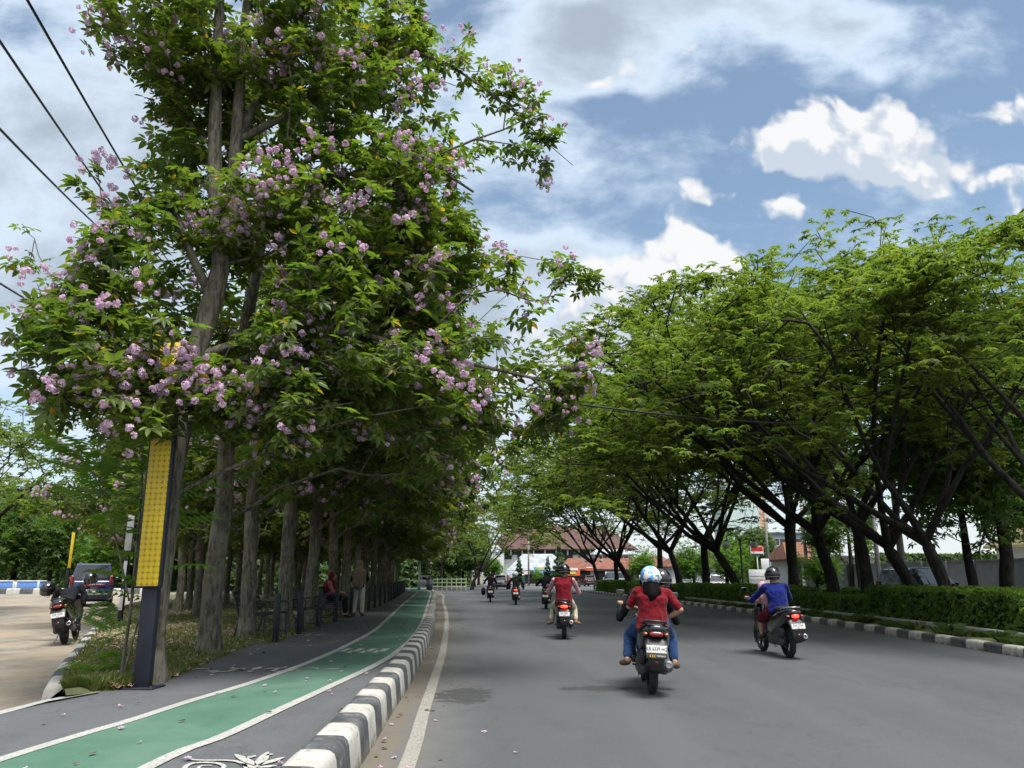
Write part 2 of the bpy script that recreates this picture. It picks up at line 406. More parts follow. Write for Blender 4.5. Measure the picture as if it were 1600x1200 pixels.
def asphalt_mat(name, base, sand=True, stains=()):
    m, T, b = new_mat(name)
    pos = T.n('ShaderNodeNewGeometry').outputs['Position']
    big = T.noise(pos, 0.16, 6, .62); mid = T.noise(T.v('MULTIPLY', pos, (1.6, .35, 1)), 0.9, 6, .6); fine = T.noise(pos, 70, 3, .7); fine2 = T.noise(pos, 210, 2, .6)
    c = T.mix(T.ss(big, .3, .7), tuple(x*.86 for x in base), tuple(x*1.12 for x in base))
    c = T.mix(T.ss(mid, .45, .7, 0, .38), c, tuple(x*.74 for x in base))
    trk = T.noise(T.v('MULTIPLY', pos, (1.1, .03, 1)), 1.0, 3, .5); c = T.mix(T.ss(trk, .42, .62, 0, .5), c, tuple(x*1.35 for x in base))
    pt = T.noise(T.v('MULTIPLY', pos, (1, .5, 1)), .7, 7, .72); c = T.mix(T.ss(pt, .54, .62, 0, .38), c, tuple(x*.6 for x in base))
    drip = T.noise(pos, 3.3, 5, .7); c = T.mix(T.ss(drip, .66, .74, 0, .5), c, tuple(x*.5 for x in base))
    agg = T.noise(pos, 26, 4, .75); c = T.mix(T.ss(agg, .5, .68, 0, .45), c, tuple(x*1.75 for x in base)); c = T.mix(T.ss(T.noise(pos, 11, 5, .8), .54, .7, 0, .4), c, tuple(x*.6 for x in base))
    c = T.mix(T.ss(fine, .45, .62, 0, .55), c, tuple(x*1.5 for x in base))
    c = T.mix(T.ss(fine2, .5, .6, 0, .45), c, tuple(x*.55 for x in base))
    if sand:
        uv = T.n('ShaderNodeUVMap').outputs[0]; sp = T.n('ShaderNodeSeparateXYZ'); T.L.new(uv, sp.inputs[0])
        n = T.noise(pos, 2.4, 6, .68)
        d = T.m('ADD', sp.outputs[0], T.m('MULTIPLY', T.m('SUBTRACT', n, .5), -.75))
        c = T.mix(T.ss(d, .3, .12, 0, .85), c, (.105, .085, .06))
        c = T.mix(T.ss(d, 1.0, .3, 0, .35), c, (.17, .16, .135))
    for (sx, sy, ra, rb_, k, colr) in stains:
        q = T.v('DIVIDE', T.v('SUBTRACT', pos, (sx, sy, 0)), (ra, rb_, 1))
        e = T.m('EXPONENT', T.m('MULTIPLY', T.v('DOT_PRODUCT', q, q), -1))
        n = T.noise(T.v('MULTIPLY', pos, (1.0, 1.2, 1)), 5.0, 7, .65)
        c = T.mix(T.ss(T.m('ADD', e, T.m('MULTIPLY', T.m('SUBTRACT', n, .5), 1.7)), .62, .72, 0, k), c, colr)
    # hairline cracks
    vo = T.n('ShaderNodeTexVoronoi', feature='DISTANCE_TO_EDGE'); vo.inputs['Scale'].default_value = .33
    wp = T.v('ADD', pos, T.v('SCALE', T.n('ShaderNodeTexNoise').outputs[1], 0.0))
    nn = T.n('ShaderNodeTexNoise'); T.L.new(pos, nn.inputs[0]); nn.inputs['Scale'].default_value = 1.4; nn.inputs['Detail'].default_value = 6
    T.L.new(T.v('ADD', pos, T.v('SCALE', T.v('SUBTRACT', nn.outputs[1], (.5, .5, .5)), 1.5)), vo.inputs['Vector'])
    c = T.mix(T.ss(vo.outputs['Distance'], .002, .006, .3, 0), c, (.035, .035, .036))
    T.L.new(c, b.inputs['Base Color'])
    T.L.new(T.ss(fine, .3, .7, .62, .85), b.inputs['Roughness']); b.inputs['Specular IOR Level'].default_value = .38
    bp = T.n('ShaderNodeBump'); bp.inputs['Strength'].default_value = .5; bp.inputs['Distance'].default_value = .004
    T.L.new(fine, bp.inputs['Height']); T.L.new(bp.outputs[0], b.inputs['Normal'])
    return m

def ribbon(name, A, B, mat, za=None, zb=None, n=1, uvw=True):
    """sheet between polylines A and B (same length), n cells across, U = metres from A"""
    V = []; F = []; U = []; L = 0.0
    for i, (a, b) in enumerate(zip(A, B)):
        if i: L += (a-A[i-1]).length
        for k in range(n+1):
            p = a.lerp(b, k/n); V.append(p); U.append(((p-a).length, L))
    for i in range(len(A)-1):
        for k in range(n):
            q = i*(n+1)+k; F.append((q, q+1, q+n+2, q+n+1))
    me = bpy.data.meshes.new(name); me.from_pydata([tuple(v) for v in V], [], F); me.materials.append(mat)
    uv = me.uv_layers.new(name='UVMap')
    for l in me.loops: uv.data[l.index].uv = U[l.vertex_index]
    bm = bmesh.new(); bm.from_mesh(me); bmesh.ops.recalc_face_normals(bm, faces=bm.faces)
    if sum(f.normal.z for f in bm.faces) < 0: bmesh.ops.reverse_faces(bm, faces=bm.faces)
    bm.to_mesh(me); bm.free()
    o = bpy.data.objects.new(name, me); link(o); return o
def strip(name, pts, w, mat, dz=0.0):
    return ribbon(name, [p+Vector((0, 0, dz)) for p in offset(pts, -w/2)], [p+Vector((0, 0, dz)) for p in offset(pts, w/2)], mat)
def struct(o, label=None): tag(o, kind='structure'); return o

# earth sheet reaching the skyline
soil = plain('earth', (.13, .12, .075), .95, var=.35, scale=.05)
g = MB(); g.add([(-2500, -600, -.09), (2500, -600, -.09), (2500, 3500, -.09), (-2500, 3500, -.09)], [(0, 1, 2, 3)]); struct(g.build('ground', soil))

stain_p = P(725, 1086); oil_p = P(930, 1078)
road_m = asphalt_mat('asphalt', (.062, .066, .070), True, [(stain_p.x, stain_p.y, .5, 1.0, .75, (.028, .029, .029)), (oil_p.x+.1, oil_p.y+.1, .8, .4, .7, (.026, .026, .026)), (3.2, 13, .8, .5, .4, (.06, .06, .06))])
ys = np.concatenate([np.arange(-14, 30, .5), np.arange(30, 76, 1.0)])
A = [Vector((xs_at(KERB_L, y), y, 0)) for y in ys]; B = [Vector((xs_at(KERB_R, y), y, 0)) for y in ys]
struct(ribbon('road', A, B, road_m, n=6))
road2_m = asphalt_mat('asphalt_far', (.064, .067, .07), False)
g = MB(); g.add([(-11, 75.9, -.004), (60, 75.9, -.004), (90, 141, -.004), (-60, 141, -.004), (-60, 92.2, -.004), (-11, 92.2, -.004)], [(0, 1, 2, 3, 4, 5)]); struct(g.build('junction', road2_m))
g = MB(); g.add([(14.6, -14, -.01), (23.2, -14, -.01), (23.0, 40, -.01), (21.5, 77, -.01), (14.2, 77, -.01), (14.7, 40, -.01)], [(0, 1, 2, 3, 4, 5)]); struct(g.build('side_road', road2_m))

# ---- kerbs, painted in alternate black and white blocks
def chipped(m, under=(.2, .195, .18)):
    T = NT(m.node_tree); b = [n for n in T.N if n.type == 'BSDF_PRINCIPLED'][0]; src = b.inputs['Base Color'].links[0].from_socket
    pos = T.n('ShaderNodeNewGeometry').outputs['Position']; a = T.noise(pos, 9, 8, .75); d = T.noise(T.v('MULTIPLY', pos, (6, 6, .7)), 2.2, 5, .7); sp = T.n('ShaderNodeSeparateXYZ'); T.L.new(pos, sp.inputs[0])
    c = T.mix(T.ss(a, .585, .615, 0, .85), src, under); c = T.mix(T.ss(d, .5, .68, 0, .5), c, (.16, .15, .125))
    c = T.mix(T.m('MULTIPLY', T.ss(sp.outputs[2], .11, .0), T.ss(a, .35, .6)), c, (.12, .105, .08)); T.L.new(c, b.inputs['Base Color']); return m
paint_w = plain('kerb_white', (.4, .39, .355), .75, var=.1, scale=5, bump=.5, bscale=40, dirt=(.2, .19, .16), dirt_amt=.75)
paint_k = plain('kerb_black', (.05, .054, .06), .7, var=.3, scale=5, bump=.5, bscale=40, dirt=(.26, .26, .26), dirt_amt=.45)
chipped(paint_w); chipped(paint_k, (.16, .16, .16))
def kerb(name, line, block, prof, side=-1, start=0, phase=0, mats=None):
    """profile (distance from the road face, z); blocks alternate along the line"""
    pts = resample(line, block)
    sub = 2; V = []; F = []; mi = []; n = len(prof)
    fine = []
    for a, b in zip(pts, pts[1:]):
        for k in range(sub): fine.append(a.lerp(b, k/sub))
    fine.append(pts[-1])
    rr = random.Random(5)
    offs = [offset(fine, side*d) for d, z in prof]
    for i in range(len(fine)):
        for j, (d, z) in enumerate(prof):
            p = offs[j][i]; V.append((p.x, p.y, line[0].z+z+rr.uniform(-.003, .003)))
    for i in range(len(fine)-1):
        for j in range(n-1):
            q = i*n+j; F.append((q, q+n, q+n+1, q+1)); mi.append(((i//sub)+phase) % 2)
    F += [tuple(range(n)), tuple((len(fine)-1)*n+j for j in range(n-1, -1, -1))]; mi += [mi[0], mi[-1]]
    me = bpy.data.meshes.new(name); me.from_pydata(V, [], F)
    for m in (mats or (paint_w, paint_k)): me.materials.append(m)
    me.polygons.foreach_set('material_index', mi); me.polygons.foreach_set('use_smooth', [True]*len(F))
    bm = bmesh.new(); bm.from_mesh(me); bmesh.ops.recalc_face_normals(bm, faces=bm.faces)
    if sum(f.normal.z for f in bm.faces) < 0: bmesh.ops.reverse_faces(bm, faces=bm.faces)
    bm.to_mesh(me); bm.free()
    return struct(link(bpy.data.objects.new(name, me)))
prof = [(0, -.03), (0.015, .13), (0.028, .235), (.043, .272), (.072, .294), (.105, .302), (.235, .305), (.27, .303), (.276, .262)]
kl = [p for p in KERB_L if p.y > -6]
kerb('kerb', kl, 0.47, prof, -1, phase=1)
profR = [(0, -.03), (.012, .13), (.03, .165), (.06, .175), (.2, .178), (.215, .165), (.22, .08)]
kerb('kerb', KERB_R, 0.62, profR, 1)

# ---- pavement with the bicycle lane
INNER = offset(KERB_L, -.262)
def inner_x(y): return xs_at(INNER, y)
px_left = [(-60, 1131, .15), (0, 1115, .17), (62, 1099, .2), (112, 1085, .268), (165, 1080, .27), (215, 1075, .27), (268, 1061, .27), (330, 1034, .27), (400, 1006, .27), (433, 1004, .27)]
LEFT = [P(x, y, z) for x, y, z in px_left]
LEFT = [Vector((-7.6, -6, .12)), Vector((-7.5, 2, .12)), Vector((-7.3, 5.5, .12))]+LEFT+[Vector((-4.62, 19, ZP)), Vector((-4.95, 26, ZP)), Vector((-5.7, 36, ZP)), Vector((-6.9, 48, ZP)), Vector((-8.5, 62, ZP)), Vector((-10.6, 78, ZP)), Vector((-13, 90, ZP))]
pav_m = asphalt_mat('pavement_asphalt', (.076, .080, .085), False)
def at_y(pts, y):
    for a, b in zip(pts, pts[1:]):
        if (a.y-y)*(b.y-y) <= 0 and abs(a.y-b.y) > 1e-6: return a.lerp(b, (y-a.y)/(b.y-a.y))
    return pts[-1]
ysp = np.concatenate([np.arange(-6, 16, .3), np.arange(16, 90, .8)])
A = [at_y(LEFT, y) for y in ysp]; B = [Vector((inner_x(y), y, ZP)) for y in ysp]
V = []; 
pv = MB()
for a, b in zip(A, B):
    mid = a.lerp(b, min(.75, 1.2/max((b-a).length, .1))); mid.z = ZP
    V += [a, mid, b]
pv.add(V, [(i*3+k, i*3+k+1, i*3+k+4, i*3+k+3) for i in range(len(A)-1) for k in (0, 1)])
struct(pv.build('pavement', pav_m))

lane_l_px = [(0, 1188), (70, 1166), (160, 1139), (200, 1128), (293.8, 1097), (387.5, 1069), (481, 1036), (543.8, 1008), (584, 986), (600, 972.5), (632, 942.5), (652, 925)]
lane_r_px = [(237.5, 1195.6), (340.6, 1155), (434, 1111), (528, 1067.5), (587.5, 1039), (622, 1017.5), (647, 994), (661, 970), (668.5, 945), (673, 927)]
def px_line(px, pre=(), post=()): return catmull(list(pre)+[P(x, y, ZP) for x, y in px]+list(post), .35)
LL = px_line(lane_l_px, [Vector((-3.5, -4, ZP)), Vector((-3.45, 2, ZP))], [Vector((-7.95, 62, ZP)), Vector((-10.2, 78, ZP))])
LR = px_line(lane_r_px, [Vector((-2.05, -4, ZP)), Vector((-2.05, 2, ZP))], [Vector((-6.5, 62, ZP)), Vector((-9, 78, ZP))])
def paint_mat(name, col, wear=.5, under=(.12, .122, .125)):
    m, T, b = new_mat(name); pos = T.n('ShaderNodeNewGeometry').outputs['Position']
    n = T.noise(pos, 1.3, 6, .65); f = T.noise(pos, 55, 4, .7); s = T.noise(T.v('MULTIPLY', pos, (1, .3, 1)), 3.0, 6, .7)
    c = T.mix(T.ss(n, .3, .7), tuple(x*.82 for x in col), tuple(min(1, x*1.15) for x in col))
    c = T.mix(T.ss(T.m('ADD', f, T.m('MULTIPLY', n, .4)), .68, .82, 0, wear), c, under)
    c = T.mix(T.ss(s, .52, .72, 0, .4), c, tuple(x*.62 for x in col))
    T.L.new(c, b.inputs['Base Color']); b.inputs['Roughness'].default_value = .75
    bp = T.n('ShaderNodeBump'); bp.inputs['Strength'].default_value = .4; bp.inputs['Distance'].default_value = .003
    T.L.new(f, bp.inputs['Height']); T.L.new(bp.outputs[0], b.inputs['Normal']); return m
green_m = paint_mat('lane_green', (.05, .135, .088), .55)
white_m = paint_mat('line_white', (.36, .36, .335), .65)
ysl = np.concatenate([np.arange(-3, 16, .3), np.arange(16, 77, .8)])
A = [Vector((xs_at(LL, y), y, ZP+.004)) for y in ysl]; B = [Vector((xs_at(LR, y), y, ZP+.004)) for y in ysl]
struct(ribbon('bicycle_lane', A, B, green_m, n=2))
struct(strip('lane_line', [a+Vector((0, 0, .004)) for a in A], .105, white_m))
struct(strip('lane_line', [a+Vector((0, 0, .004)) for a in B], .105, white_m))
edge_px = [(607, 1200), (619, 1200)]
ew = [P(x, y, 0) for x, y in [(635, 1200), (663, 1109), (679, 1060.6), (692, 1017.5), (697.5, 980), (697, 957), (692, 938)]]
ew = catmull([Vector((-.55, -12, 0)), Vector((-.62, 1, 0))]+ew+[Vector((-5.4, 62, 0)), Vector((-7.4, 74, 0))], .4)
struct(strip('edge_line', ew, .13, paint_mat('line_cream', (.27, .26, .225), .75, (.062, .066, .07)), .004))

# ---- white floral ornaments painted on the pavement
def spiral(cx, cy, r0, r1, a0, a1, n=22):
    return [Vector((cx+(r0+(r1-r0)*i/n)*math.cos(a0+(a1-a0)*i/n), cy+(r0+(r1-r0)*i/n)*math.sin(a0+(a1-a0)*i/n), 0)) for i in range(n+1)]
def ornament(name, org, ang, sc, label=None):
    mb = MB(); rr = random.Random(3)
    def ribb(pts, w0, w1):
        L = len(pts); vs = []
        for i, p in enumerate(pts):
            t = (pts[min(i+1, L-1)]-pts[max(i-1, 0)]).normalized(); nrm = Vector((t.y, -t.x, 0)); w = (w0+(w1-w0)*i/(L-1))*(0.35+0.65*math.sin(math.pi*min(1, .12+i/(L-1)*.88)))
            vs += [p+nrm*w, p-nrm*w]
        mb.add(vs, [(2*i, 2*i+1, 2*i+3, 2*i+2) for i in range(L-1)])
    def leaf(cx, cy, a, L, w):
        n = 8; t = Vector((math.cos(a), math.sin(a), 0)); nn = Vector((-t.y, t.x, 0)); c = Vector((cx, cy, 0)); vs = []
        for i in range(n+1):
            u = i/n; ww = w*math.sin(math.pi*min(u*1.05, 1))**.8; vs += [c+t*L*u+nn*ww, c+t*L*u-nn*ww]
        mb.add(vs, [(2*i, 2*i+1, 2*i+3, 2*i+2) for i in range(n)])
    for sx in (-1, 1):
        for (cx, cy, r0, a0, a1) in ((.34, 0, .06, 3.5, 6.0), (.78, .1, .05, .2, 3.2), (.2, .3, .03, 4.0, 7.0), (.6, -.1, .05, 1.0, 4.2)):
            pts = spiral(cx, cy, r0, r0+.17, a0, a1); pts = [Vector((p.x*sx, p.y, 0)) for p in pts]; ribb(pts, .022, .03)
        for k in range(4): leaf(.12*sx, .02, (math.pi/2 - sx*(.5+.42*k)), .3-.03*k, .05)
        leaf(.55*sx, .12, math.pi/2-sx*.9, .2, .035); leaf(.95*sx, .05, math.pi/2-sx*1.3, .22, .04)
    leaf(0, .02, math.pi/2, .42, .065); leaf(0, -.02, -math.pi/2, .2, .05)
    o = mb.build(name, white_m); o.location = org; o.rotation_euler = (0, 0, ang); o.scale = (sc, sc, 1)
    return struct(o)
def scroll_px():
    """the scroll and fleur close to the kerb"""
    mb = MB(); cv = lambda x, y: P(200+x/3.2, 980+y/3.2, ZP+.009)
    def rib(pts, w):
        pts = catmull([cv(*q) for q in pts], .02); L = len(pts); vs = []
        for i, q in enumerate(pts):
            t = (pts[min(i+1, L-1)]-pts[max(i-1, 0)]).normalized(); nn = Vector((t.y, -t.x, 0))*w*(.45+.55*math.sin(math.pi*min(1, .1+.9*i/(L-1)))); vs += [q+nn, q-nn]
        mb.add(vs, [(2*i, 2*i+1, 2*i+3, 2*i+2) for i in range(L-1)])
    def lf(x0, y0, x1, y1, w):
        a, b = cv(x0, y0), cv(x1, y1); t = b-a; nn = Vector((-t.y, t.x, 0)).normalized(); vs = []
        for i in range(9): u = i/8; ww = w*math.sin(math.pi*min(1, u*.95+.03))**.7; vs += [a+t*u+nn*ww, a+t*u-nn*ww]
        mb.add(vs, [(2*i, 2*i+1, 2*i+3, 2*i+2) for i in range(8)])
    rib([(305, 655), (330, 662), (400, 664), (480, 664), (545, 670), (585, 692), (590, 730)], .016); rib([(470, 735), (380, 735), (300, 725), (284, 702), (320, 680), (390, 675), (450, 680), (480, 695), (460, 710), (400, 712), (352, 702), (375, 690), (420, 690)], .017)
    rib([(590, 730), (640, 745), (720, 740), (790, 760), (830, 790)], .016)
    for q in ((640, 700, 700, 622, .035), (650, 690, 782, 648, .03), (640, 690, 535, 634, .03), (650, 700, 745, 690, .03), (640, 705, 560, 680, .022), (690, 640, 725, 632, .02), (590, 655, 640, 640, .02), (660, 720, 760, 730, .022)): lf(*q)
    return struct(mb.build('pavement_ornament', white_m))
scroll_px()
ornament('pavement_ornament', P(395, 1047, ZP+.009), R(4), .92)
ornament('pavement_ornament', P(480, 992, ZP+.009), R(3), .8)
mk = MB()
for k in range(7):
    q = P(541+k*10, 1015+(k % 2)*2, ZP+.009); mk.add([q+Vector((-.05, -.3, 0)), q+Vector((.05, -.3, 0)), q+Vector((.05-.1*(k % 2), .25, 0)), q+Vector((-.05, .2, 0))], [(0, 1, 2, 3)])
struct(mk.build('lane_marking', white_m))

# ---- parking area and the verge between it and the pavement
lot_m = asphalt_mat('lot_asphalt', (.21, .19, .16), False)
def lotm():
    m, T, b = new_mat('lot_surface'); pos = T.n('ShaderNodeNewGeometry').outputs['Position']
    n1 = T.noise(T.v('MULTIPLY', pos, (1, .6, 1)), .35, 7, .65); n2 = T.noise(pos, 2.2, 6, .7); f = T.noise(pos, 60, 4, .7)
    c = T.mix(T.ss(n1, .38, .6), (.13, .122, .108), (.27, .215, .145)); c = T.mix(T.ss(n2, .45, .65, 0, .6), c, (.3, .265, .21))
    c = T.mix(T.ss(f, .5, .62, 0, .4), c, (.17, .15, .13)); T.L.new(c, b.inputs['Base Color']); b.inputs['Roughness'].default_value = .9
    return m
VERGE_L = catmull([P(x, y, ZL) for x, y in [(62, 1099), (82, 1062), (110, 1030), (127, 1007), (152, 978)]]+[Vector((-13.6, 27, ZL)), Vector((-17, 36, ZL)), Vector((-21, 48, ZL)), Vector((-24, 60, ZL))], .4)
g = MB(); vl = [VERGE_L[i] for i in range(0, len(VERGE_L), 6)]+[VERGE_L[-1]]
back = [a for a in [at_y(LEFT, y) for y in np.arange(-6, 8.0, .7)]]
edge = [Vector((p.x+.9, p.y, ZL-.012)) for p in back]+[Vector((p.x+(.9 if i < 2 else .12), p.y, ZL-.012)) for i, p in enumerate(vl)]
far = [Vector((-75, p.y, ZL-.002)) for p in edge]
g.add(edge+far, [(i, i+1, i+1+len(edge), i+len(edge)) for i in range(len(edge)-1)])
struct(g.build('parking_lot', lotm()))
struct(strip('ramp_edge', [a+Vector((-.02, 0, .005)) for a in [at_y(LEFT, y) for y in np.arange(5.4, 8.6, .25)]], .13, white_m))
kerb('kerb', VERGE_L, .8, [(0, -.03), (.02, .12), (.05, .17), (.09, .185), (.2, .187), (.21, .14)], 1, phase=0)
lotfar = [P(x, 928, ZL) for x in (-200, -100, 0, 60, 120, 180, 250)]
kerb('kerb', lotfar, 1.0, [(0, -.05), (.02, .3), (.06, .4), (.3, .41), (.31, .2)], -1)

grass_soil = plain('verge_soil', (.085, .095, .035), .95, var=.5, scale=1.6, bump=.6, bscale=30, dirt=(.18, .14, .09), dirt_amt=.7)
VI = offset(VERGE_L, .2)
def verge_a(y):
    if y > VI[0].y: return xs_at(VI, y)
    u = (y-8.2)/max(VI[0].y-8.2, .1); x0 = at_y(LEFT, 8.2).x
    return x0+(VI[0].x-x0)*u
g = MB(); vs = []; nY = np.concatenate([np.arange(8.2, 10, .12), np.arange(10, 60, .5)])
for y in nY:
    r = at_y(LEFT, y); a = verge_a(y)
    a = min(a, r.x-.02)
    for k in range(5):
        u = k/4; zz = (ZL+.16)*(1-u)+(ZP-.006)*u+.05*math.sin(math.pi*u); vs.append((a+(r.x+.02-a)*u, y, zz))
g.add(vs, [(i*5+k, i*5+k+1, i*5+k+6, i*5+k+5) for i in range(len(nY)-1) for k in range(4)], 0, True)
struct(g.build('verge', grass_soil))
def verge_z(x, y):
    a = verge_a(y); r = at_y(LEFT, y).x
    u = min(1, max(0, (x-a)/max(r-a, .05))); return (ZL+.16)*(1-u)+(ZP-.006)*u+.05*math.sin(math.pi*u)

# ---- median on the right: earth between the kerb and the side road
MED_IN = offset(KERB_R, .215)
g = MB(); ysm = np.arange(-6, 75, 1.0); vs = []
for y in ysm:
    a = xs_at(MED_IN, y)
    b = 14.5-(max(0, y-35)*.012); 
    vs += [(a, y, .13), (a+.8, y, .17), (b-.3, y, .16), (b, y, .12), (b+.02, y, -.05)]
g.add(vs, [(i*5+k, i*5+k+1, i*5+k+6, i*5+k+5) for i in range(len(ysm)-1) for k in range(4)], 0, True)
struct(g.build('median_soil', grass_soil))
g = MB(); g.add([(23.2, -14, -.004), (60, -14, -.004), (60, 77, -.004), (21.5, 77, -.004), (23.0, 40, -.004)], [(0, 1, 2, 3, 4)]); struct(g.build('far_pavement', plain('far_paving', (.19, .18, .165), .9, var=.25, scale=.4)))
# ================================================================ TREES AND PLANTS
def vnoise(p, s, seed=0):
    """cheap smooth 3D noise 0..1 for clumps"""
    q = p*s+seed*7.31
    return .5+.25*(np.sin(q[:, 0]*1.7+np.sin(q[:, 1]*1.3+1.1)*1.4)+np.sin(q[:, 2]*1.9+np.sin(q[:, 0]*1.1+2.3)*1.3)*.6+np.sin(q[:, 1]*1.5+np.sin(q[:, 2]*1.7)*1.2)*.4)
def unit(v): return v/np.maximum(np.linalg.norm(v, axis=-1, keepdims=True), 1e-9)

def grow(trunks, tips, rng, alpha=.4, seg=.45, sag=.12, back=.6, wig=.06):
    """joins every tip to the nearest wood; returns nodes, parents, radius floor, list of twig ends"""
    cap = 40000
    pos = np.zeros((cap, 3)); par = np.full(cap, -1); pl = np.zeros(cap); rf = np.zeros(cap); n = 0
    for (pts, r0, r1, attach) in trunks:
        pts = [np.array(p, float) for p in pts]
        if not attach: pts = [np.array(q) for q in catmull(pts, .16)]
        k = len(pts)
        start = 0
        if attach and n:
            prev = int(np.argmin(np.linalg.norm(pos[:n]-pts[0], axis=1))); start = 1
        else: prev = -1
        for i in range(start, k):
            pos[n] = pts[i]; par[n] = prev; rf[n] = r0+(r1-r0)*i/(k-1)
            pl[n] = (pl[prev]+np.linalg.norm(pts[i]-pos[prev])) if prev >= 0 else 0.0
            prev = n; n += 1
    tips = np.asarray(tips, float)
    d0 = np.array([np.min(np.linalg.norm(pos[:n]-t, axis=1)) for t in tips])
    ends = []
    for ti in np.argsort(d0):
        t = tips[ti]; dv = t-pos[:n]; d = np.linalg.norm(dv, axis=1)
        cost = d+alpha*pl[:n]+back*np.maximum(0, -dv[:, 2])
        j = int(np.argmin(cost)); L = d[j]
        m = max(1, int(L/seg)); a = pos[j].copy()
        gp = par[j]; pd = unit((pos[j]-pos[gp])[None])[0] if gp >= 0 else np.array([0, 0, 1.])
        c = a+(t-a)*.45+pd*L*.14+np.array([0, 0, sag*L])*.5
        prev = j
        for i in range(1, m+1):
            u = i/m; q = (1-u)**2*a+2*u*(1-u)*c+u*u*t
            if i < m: q = q+rng.normal(0, wig*min(L, 1), 3)
            if n >= cap: break
            pos[n] = q; par[n] = prev; pl[n] = pl[prev]+L/m; prev = n; n += 1
        ends.append(prev)
    return pos[:n].copy(), par[:n].copy(), rf[:n].copy(), np.array(ends)
def wood(pos, par, rf, rtip=.005, ex=2.35, rmin=.0, cut=0.0):
    n = len(pos); kids = [[] for _ in range(n)]
    for i in range(n):
        if par[i] >= 0: kids[par[i]].append(i)
    area = np.zeros(n)
    for i in range(n-1, -1, -1):
        if not kids[i]: area[i] = rtip**ex
        if par[i] >= 0: area[par[i]] += area[i]
    r = np.maximum(area**(1/ex), rf)
    # the foot of the stem flares into the ground
    z0 = pos[0, 2]; foot = (np.arange(n) < 30) & (rf > .1)
    r = np.where(foot, r*(1+.55*np.exp(-np.maximum(0, pos[:, 2]-z0-.12)/.2)), r)
    # radius never grows outwards
    for i in range(n):
        if par[i] >= 0: r[i] = min(r[i], r[par[i]])
    V = []; F = []; k0 = 0
    roots = [i for i in range(n) if par[i] < 0]; stack = [(i, -1) for i in roots]
    while stack:
        i, p = stack.pop(); chain = [p, i] if p >= 0 else [i]
        while kids[i]:
            ks = sorted(kids[i], key=lambda q: -r[q]); 
            for q in ks[1:]: stack.append((q, i))
            i = ks[0]; chain.append(i)
        if len(chain) < 2: continue
        rr = r[chain].copy()
        if p >= 0: rr[0] = min(rr[0], rr[1]*1.35)
        if rr[0] < cut: continue
        ns = 14 if rr[0] > .13 else 9 if rr[0] > .06 else 6 if rr[0] > .025 else 4 if rr[0] > .01 else 3
        P_ = pos[chain]; T = np.gradient(P_, axis=0); T = unit(T)
        up = np.array([1., 0, 0]) if abs(T[0, 2]) > .8 else np.array([0, 0, 1.])
        rings = []
        for q in range(len(chain)):
            a = np.cross(T[q], up); a /= max(np.linalg.norm(a), 1e-6); b = np.cross(a, T[q]); up = b
            th = np.arange(ns)*2*np.pi/ns
            w = rr[q]*(1+.07*np.sin(th*3+q*.35)+.045*np.sin(th*5-q*.5)+.03*np.sin(q*1.3)) if rr[q] > .08 else rr[q]
            rings.append(P_[q]+np.outer(np.cos(th)*w, a)+np.outer(np.sin(th)*w, b))
        m = len(chain); V.append(np.concatenate(rings))
        i0 = np.arange(m-1)[:, None]*ns; kk = np.arange(ns)[None]; k2 = (kk+1) % ns
        F.append(np.stack([i0+kk, i0+k2, i0+ns+k2, i0+ns+kk], -1).reshape(-1, 4)+k0); k0 += m*ns
    return np.concatenate(V), np.concatenate(F), r

def frames(d, nrm, scale, rng=None):
    d = unit(d); s = np.cross(nrm, d); s = unit(s+1e-6); n = np.cross(d, s)
    return np.stack([d, s, n], -1)*np.asarray(scale)[:, None, None]
def leaflet(L=1.0, w=.22, ang=0.0, off=0.0, droop=.12):
    v = np.array([[0, 0, 0], [.33, -w, .05], [.68, -w*.8, 0.0], [1, 0, -droop], [.68, w*.8, 0.0], [.33, w, .05]])*[L, L, L]
    v[:, 0] += off
    c, s = math.cos(ang), math.sin(ang); return np.stack([v[:, 0]*c-v[:, 1]*s, v[:, 0]*s+v[:, 1]*c, v[:, 2]], -1), np.array([[0, 1, 2, 3], [0, 3, 4, 5]])
def tmpl(parts):
    V = []; F = []; k = 0
    for v, f in parts: V.append(v); F.append(f+k); k += len(v)
    return np.concatenate(V), np.concatenate(F)
PALM = tmpl([leaflet(s, .2, R(a), .12, .16) for a, s in ((-95, .6), (-46, .85), (0, 1.0), (46, .85), (95, .6))])
def umbrella(nf=7, w=.13):
    ps = []
    for k in range(nf):
        a = 2*math.pi*k/nf+.3*(k % 2); L = 1.0-.22*(k % 3)
        v = np.array([[0.02, 0, 0.06], [.5*L, -w, .07], [L, 0, -.2], [.5*L, w, .07]]); c, s = math.cos(a), math.sin(a)
        ps.append((np.stack([v[:, 0]*c-v[:, 1]*s, v[:, 0]*s+v[:, 1]*c, v[:, 2]], -1), np.array([[0, 1, 2, 3]])))
    return tmpl(ps)
UMB = umbrella(10, .15)
def feather(npair=9):
    """one twice-divided leaf: rows of thin pinnae, each a soft strip"""
    ps = []
    for k in range(npair):
        t = .12+.88*k/(npair-1); L = .42*math.sin(math.pi*min(.97, .16+t*.72))
        for sgn in (-1, 1):
            x0, z0 = t, -.28*t*t
            ps.append((np.array([[x0, 0, z0], [x0+.035, sgn*L*.45, z0+.02], [x0+.09, sgn*L, z0-.07], [x0-.03, sgn*L*.5, z0]]), np.array([[0, 1, 2, 3]])))
    ps.append((np.array([[0, -.006, 0], [1, -.004, -.28], [1, .004, -.28], [0, .006, 0]]), np.array([[0, 1, 2, 3]])))
    return tmpl(ps)
FEATHER = feather()
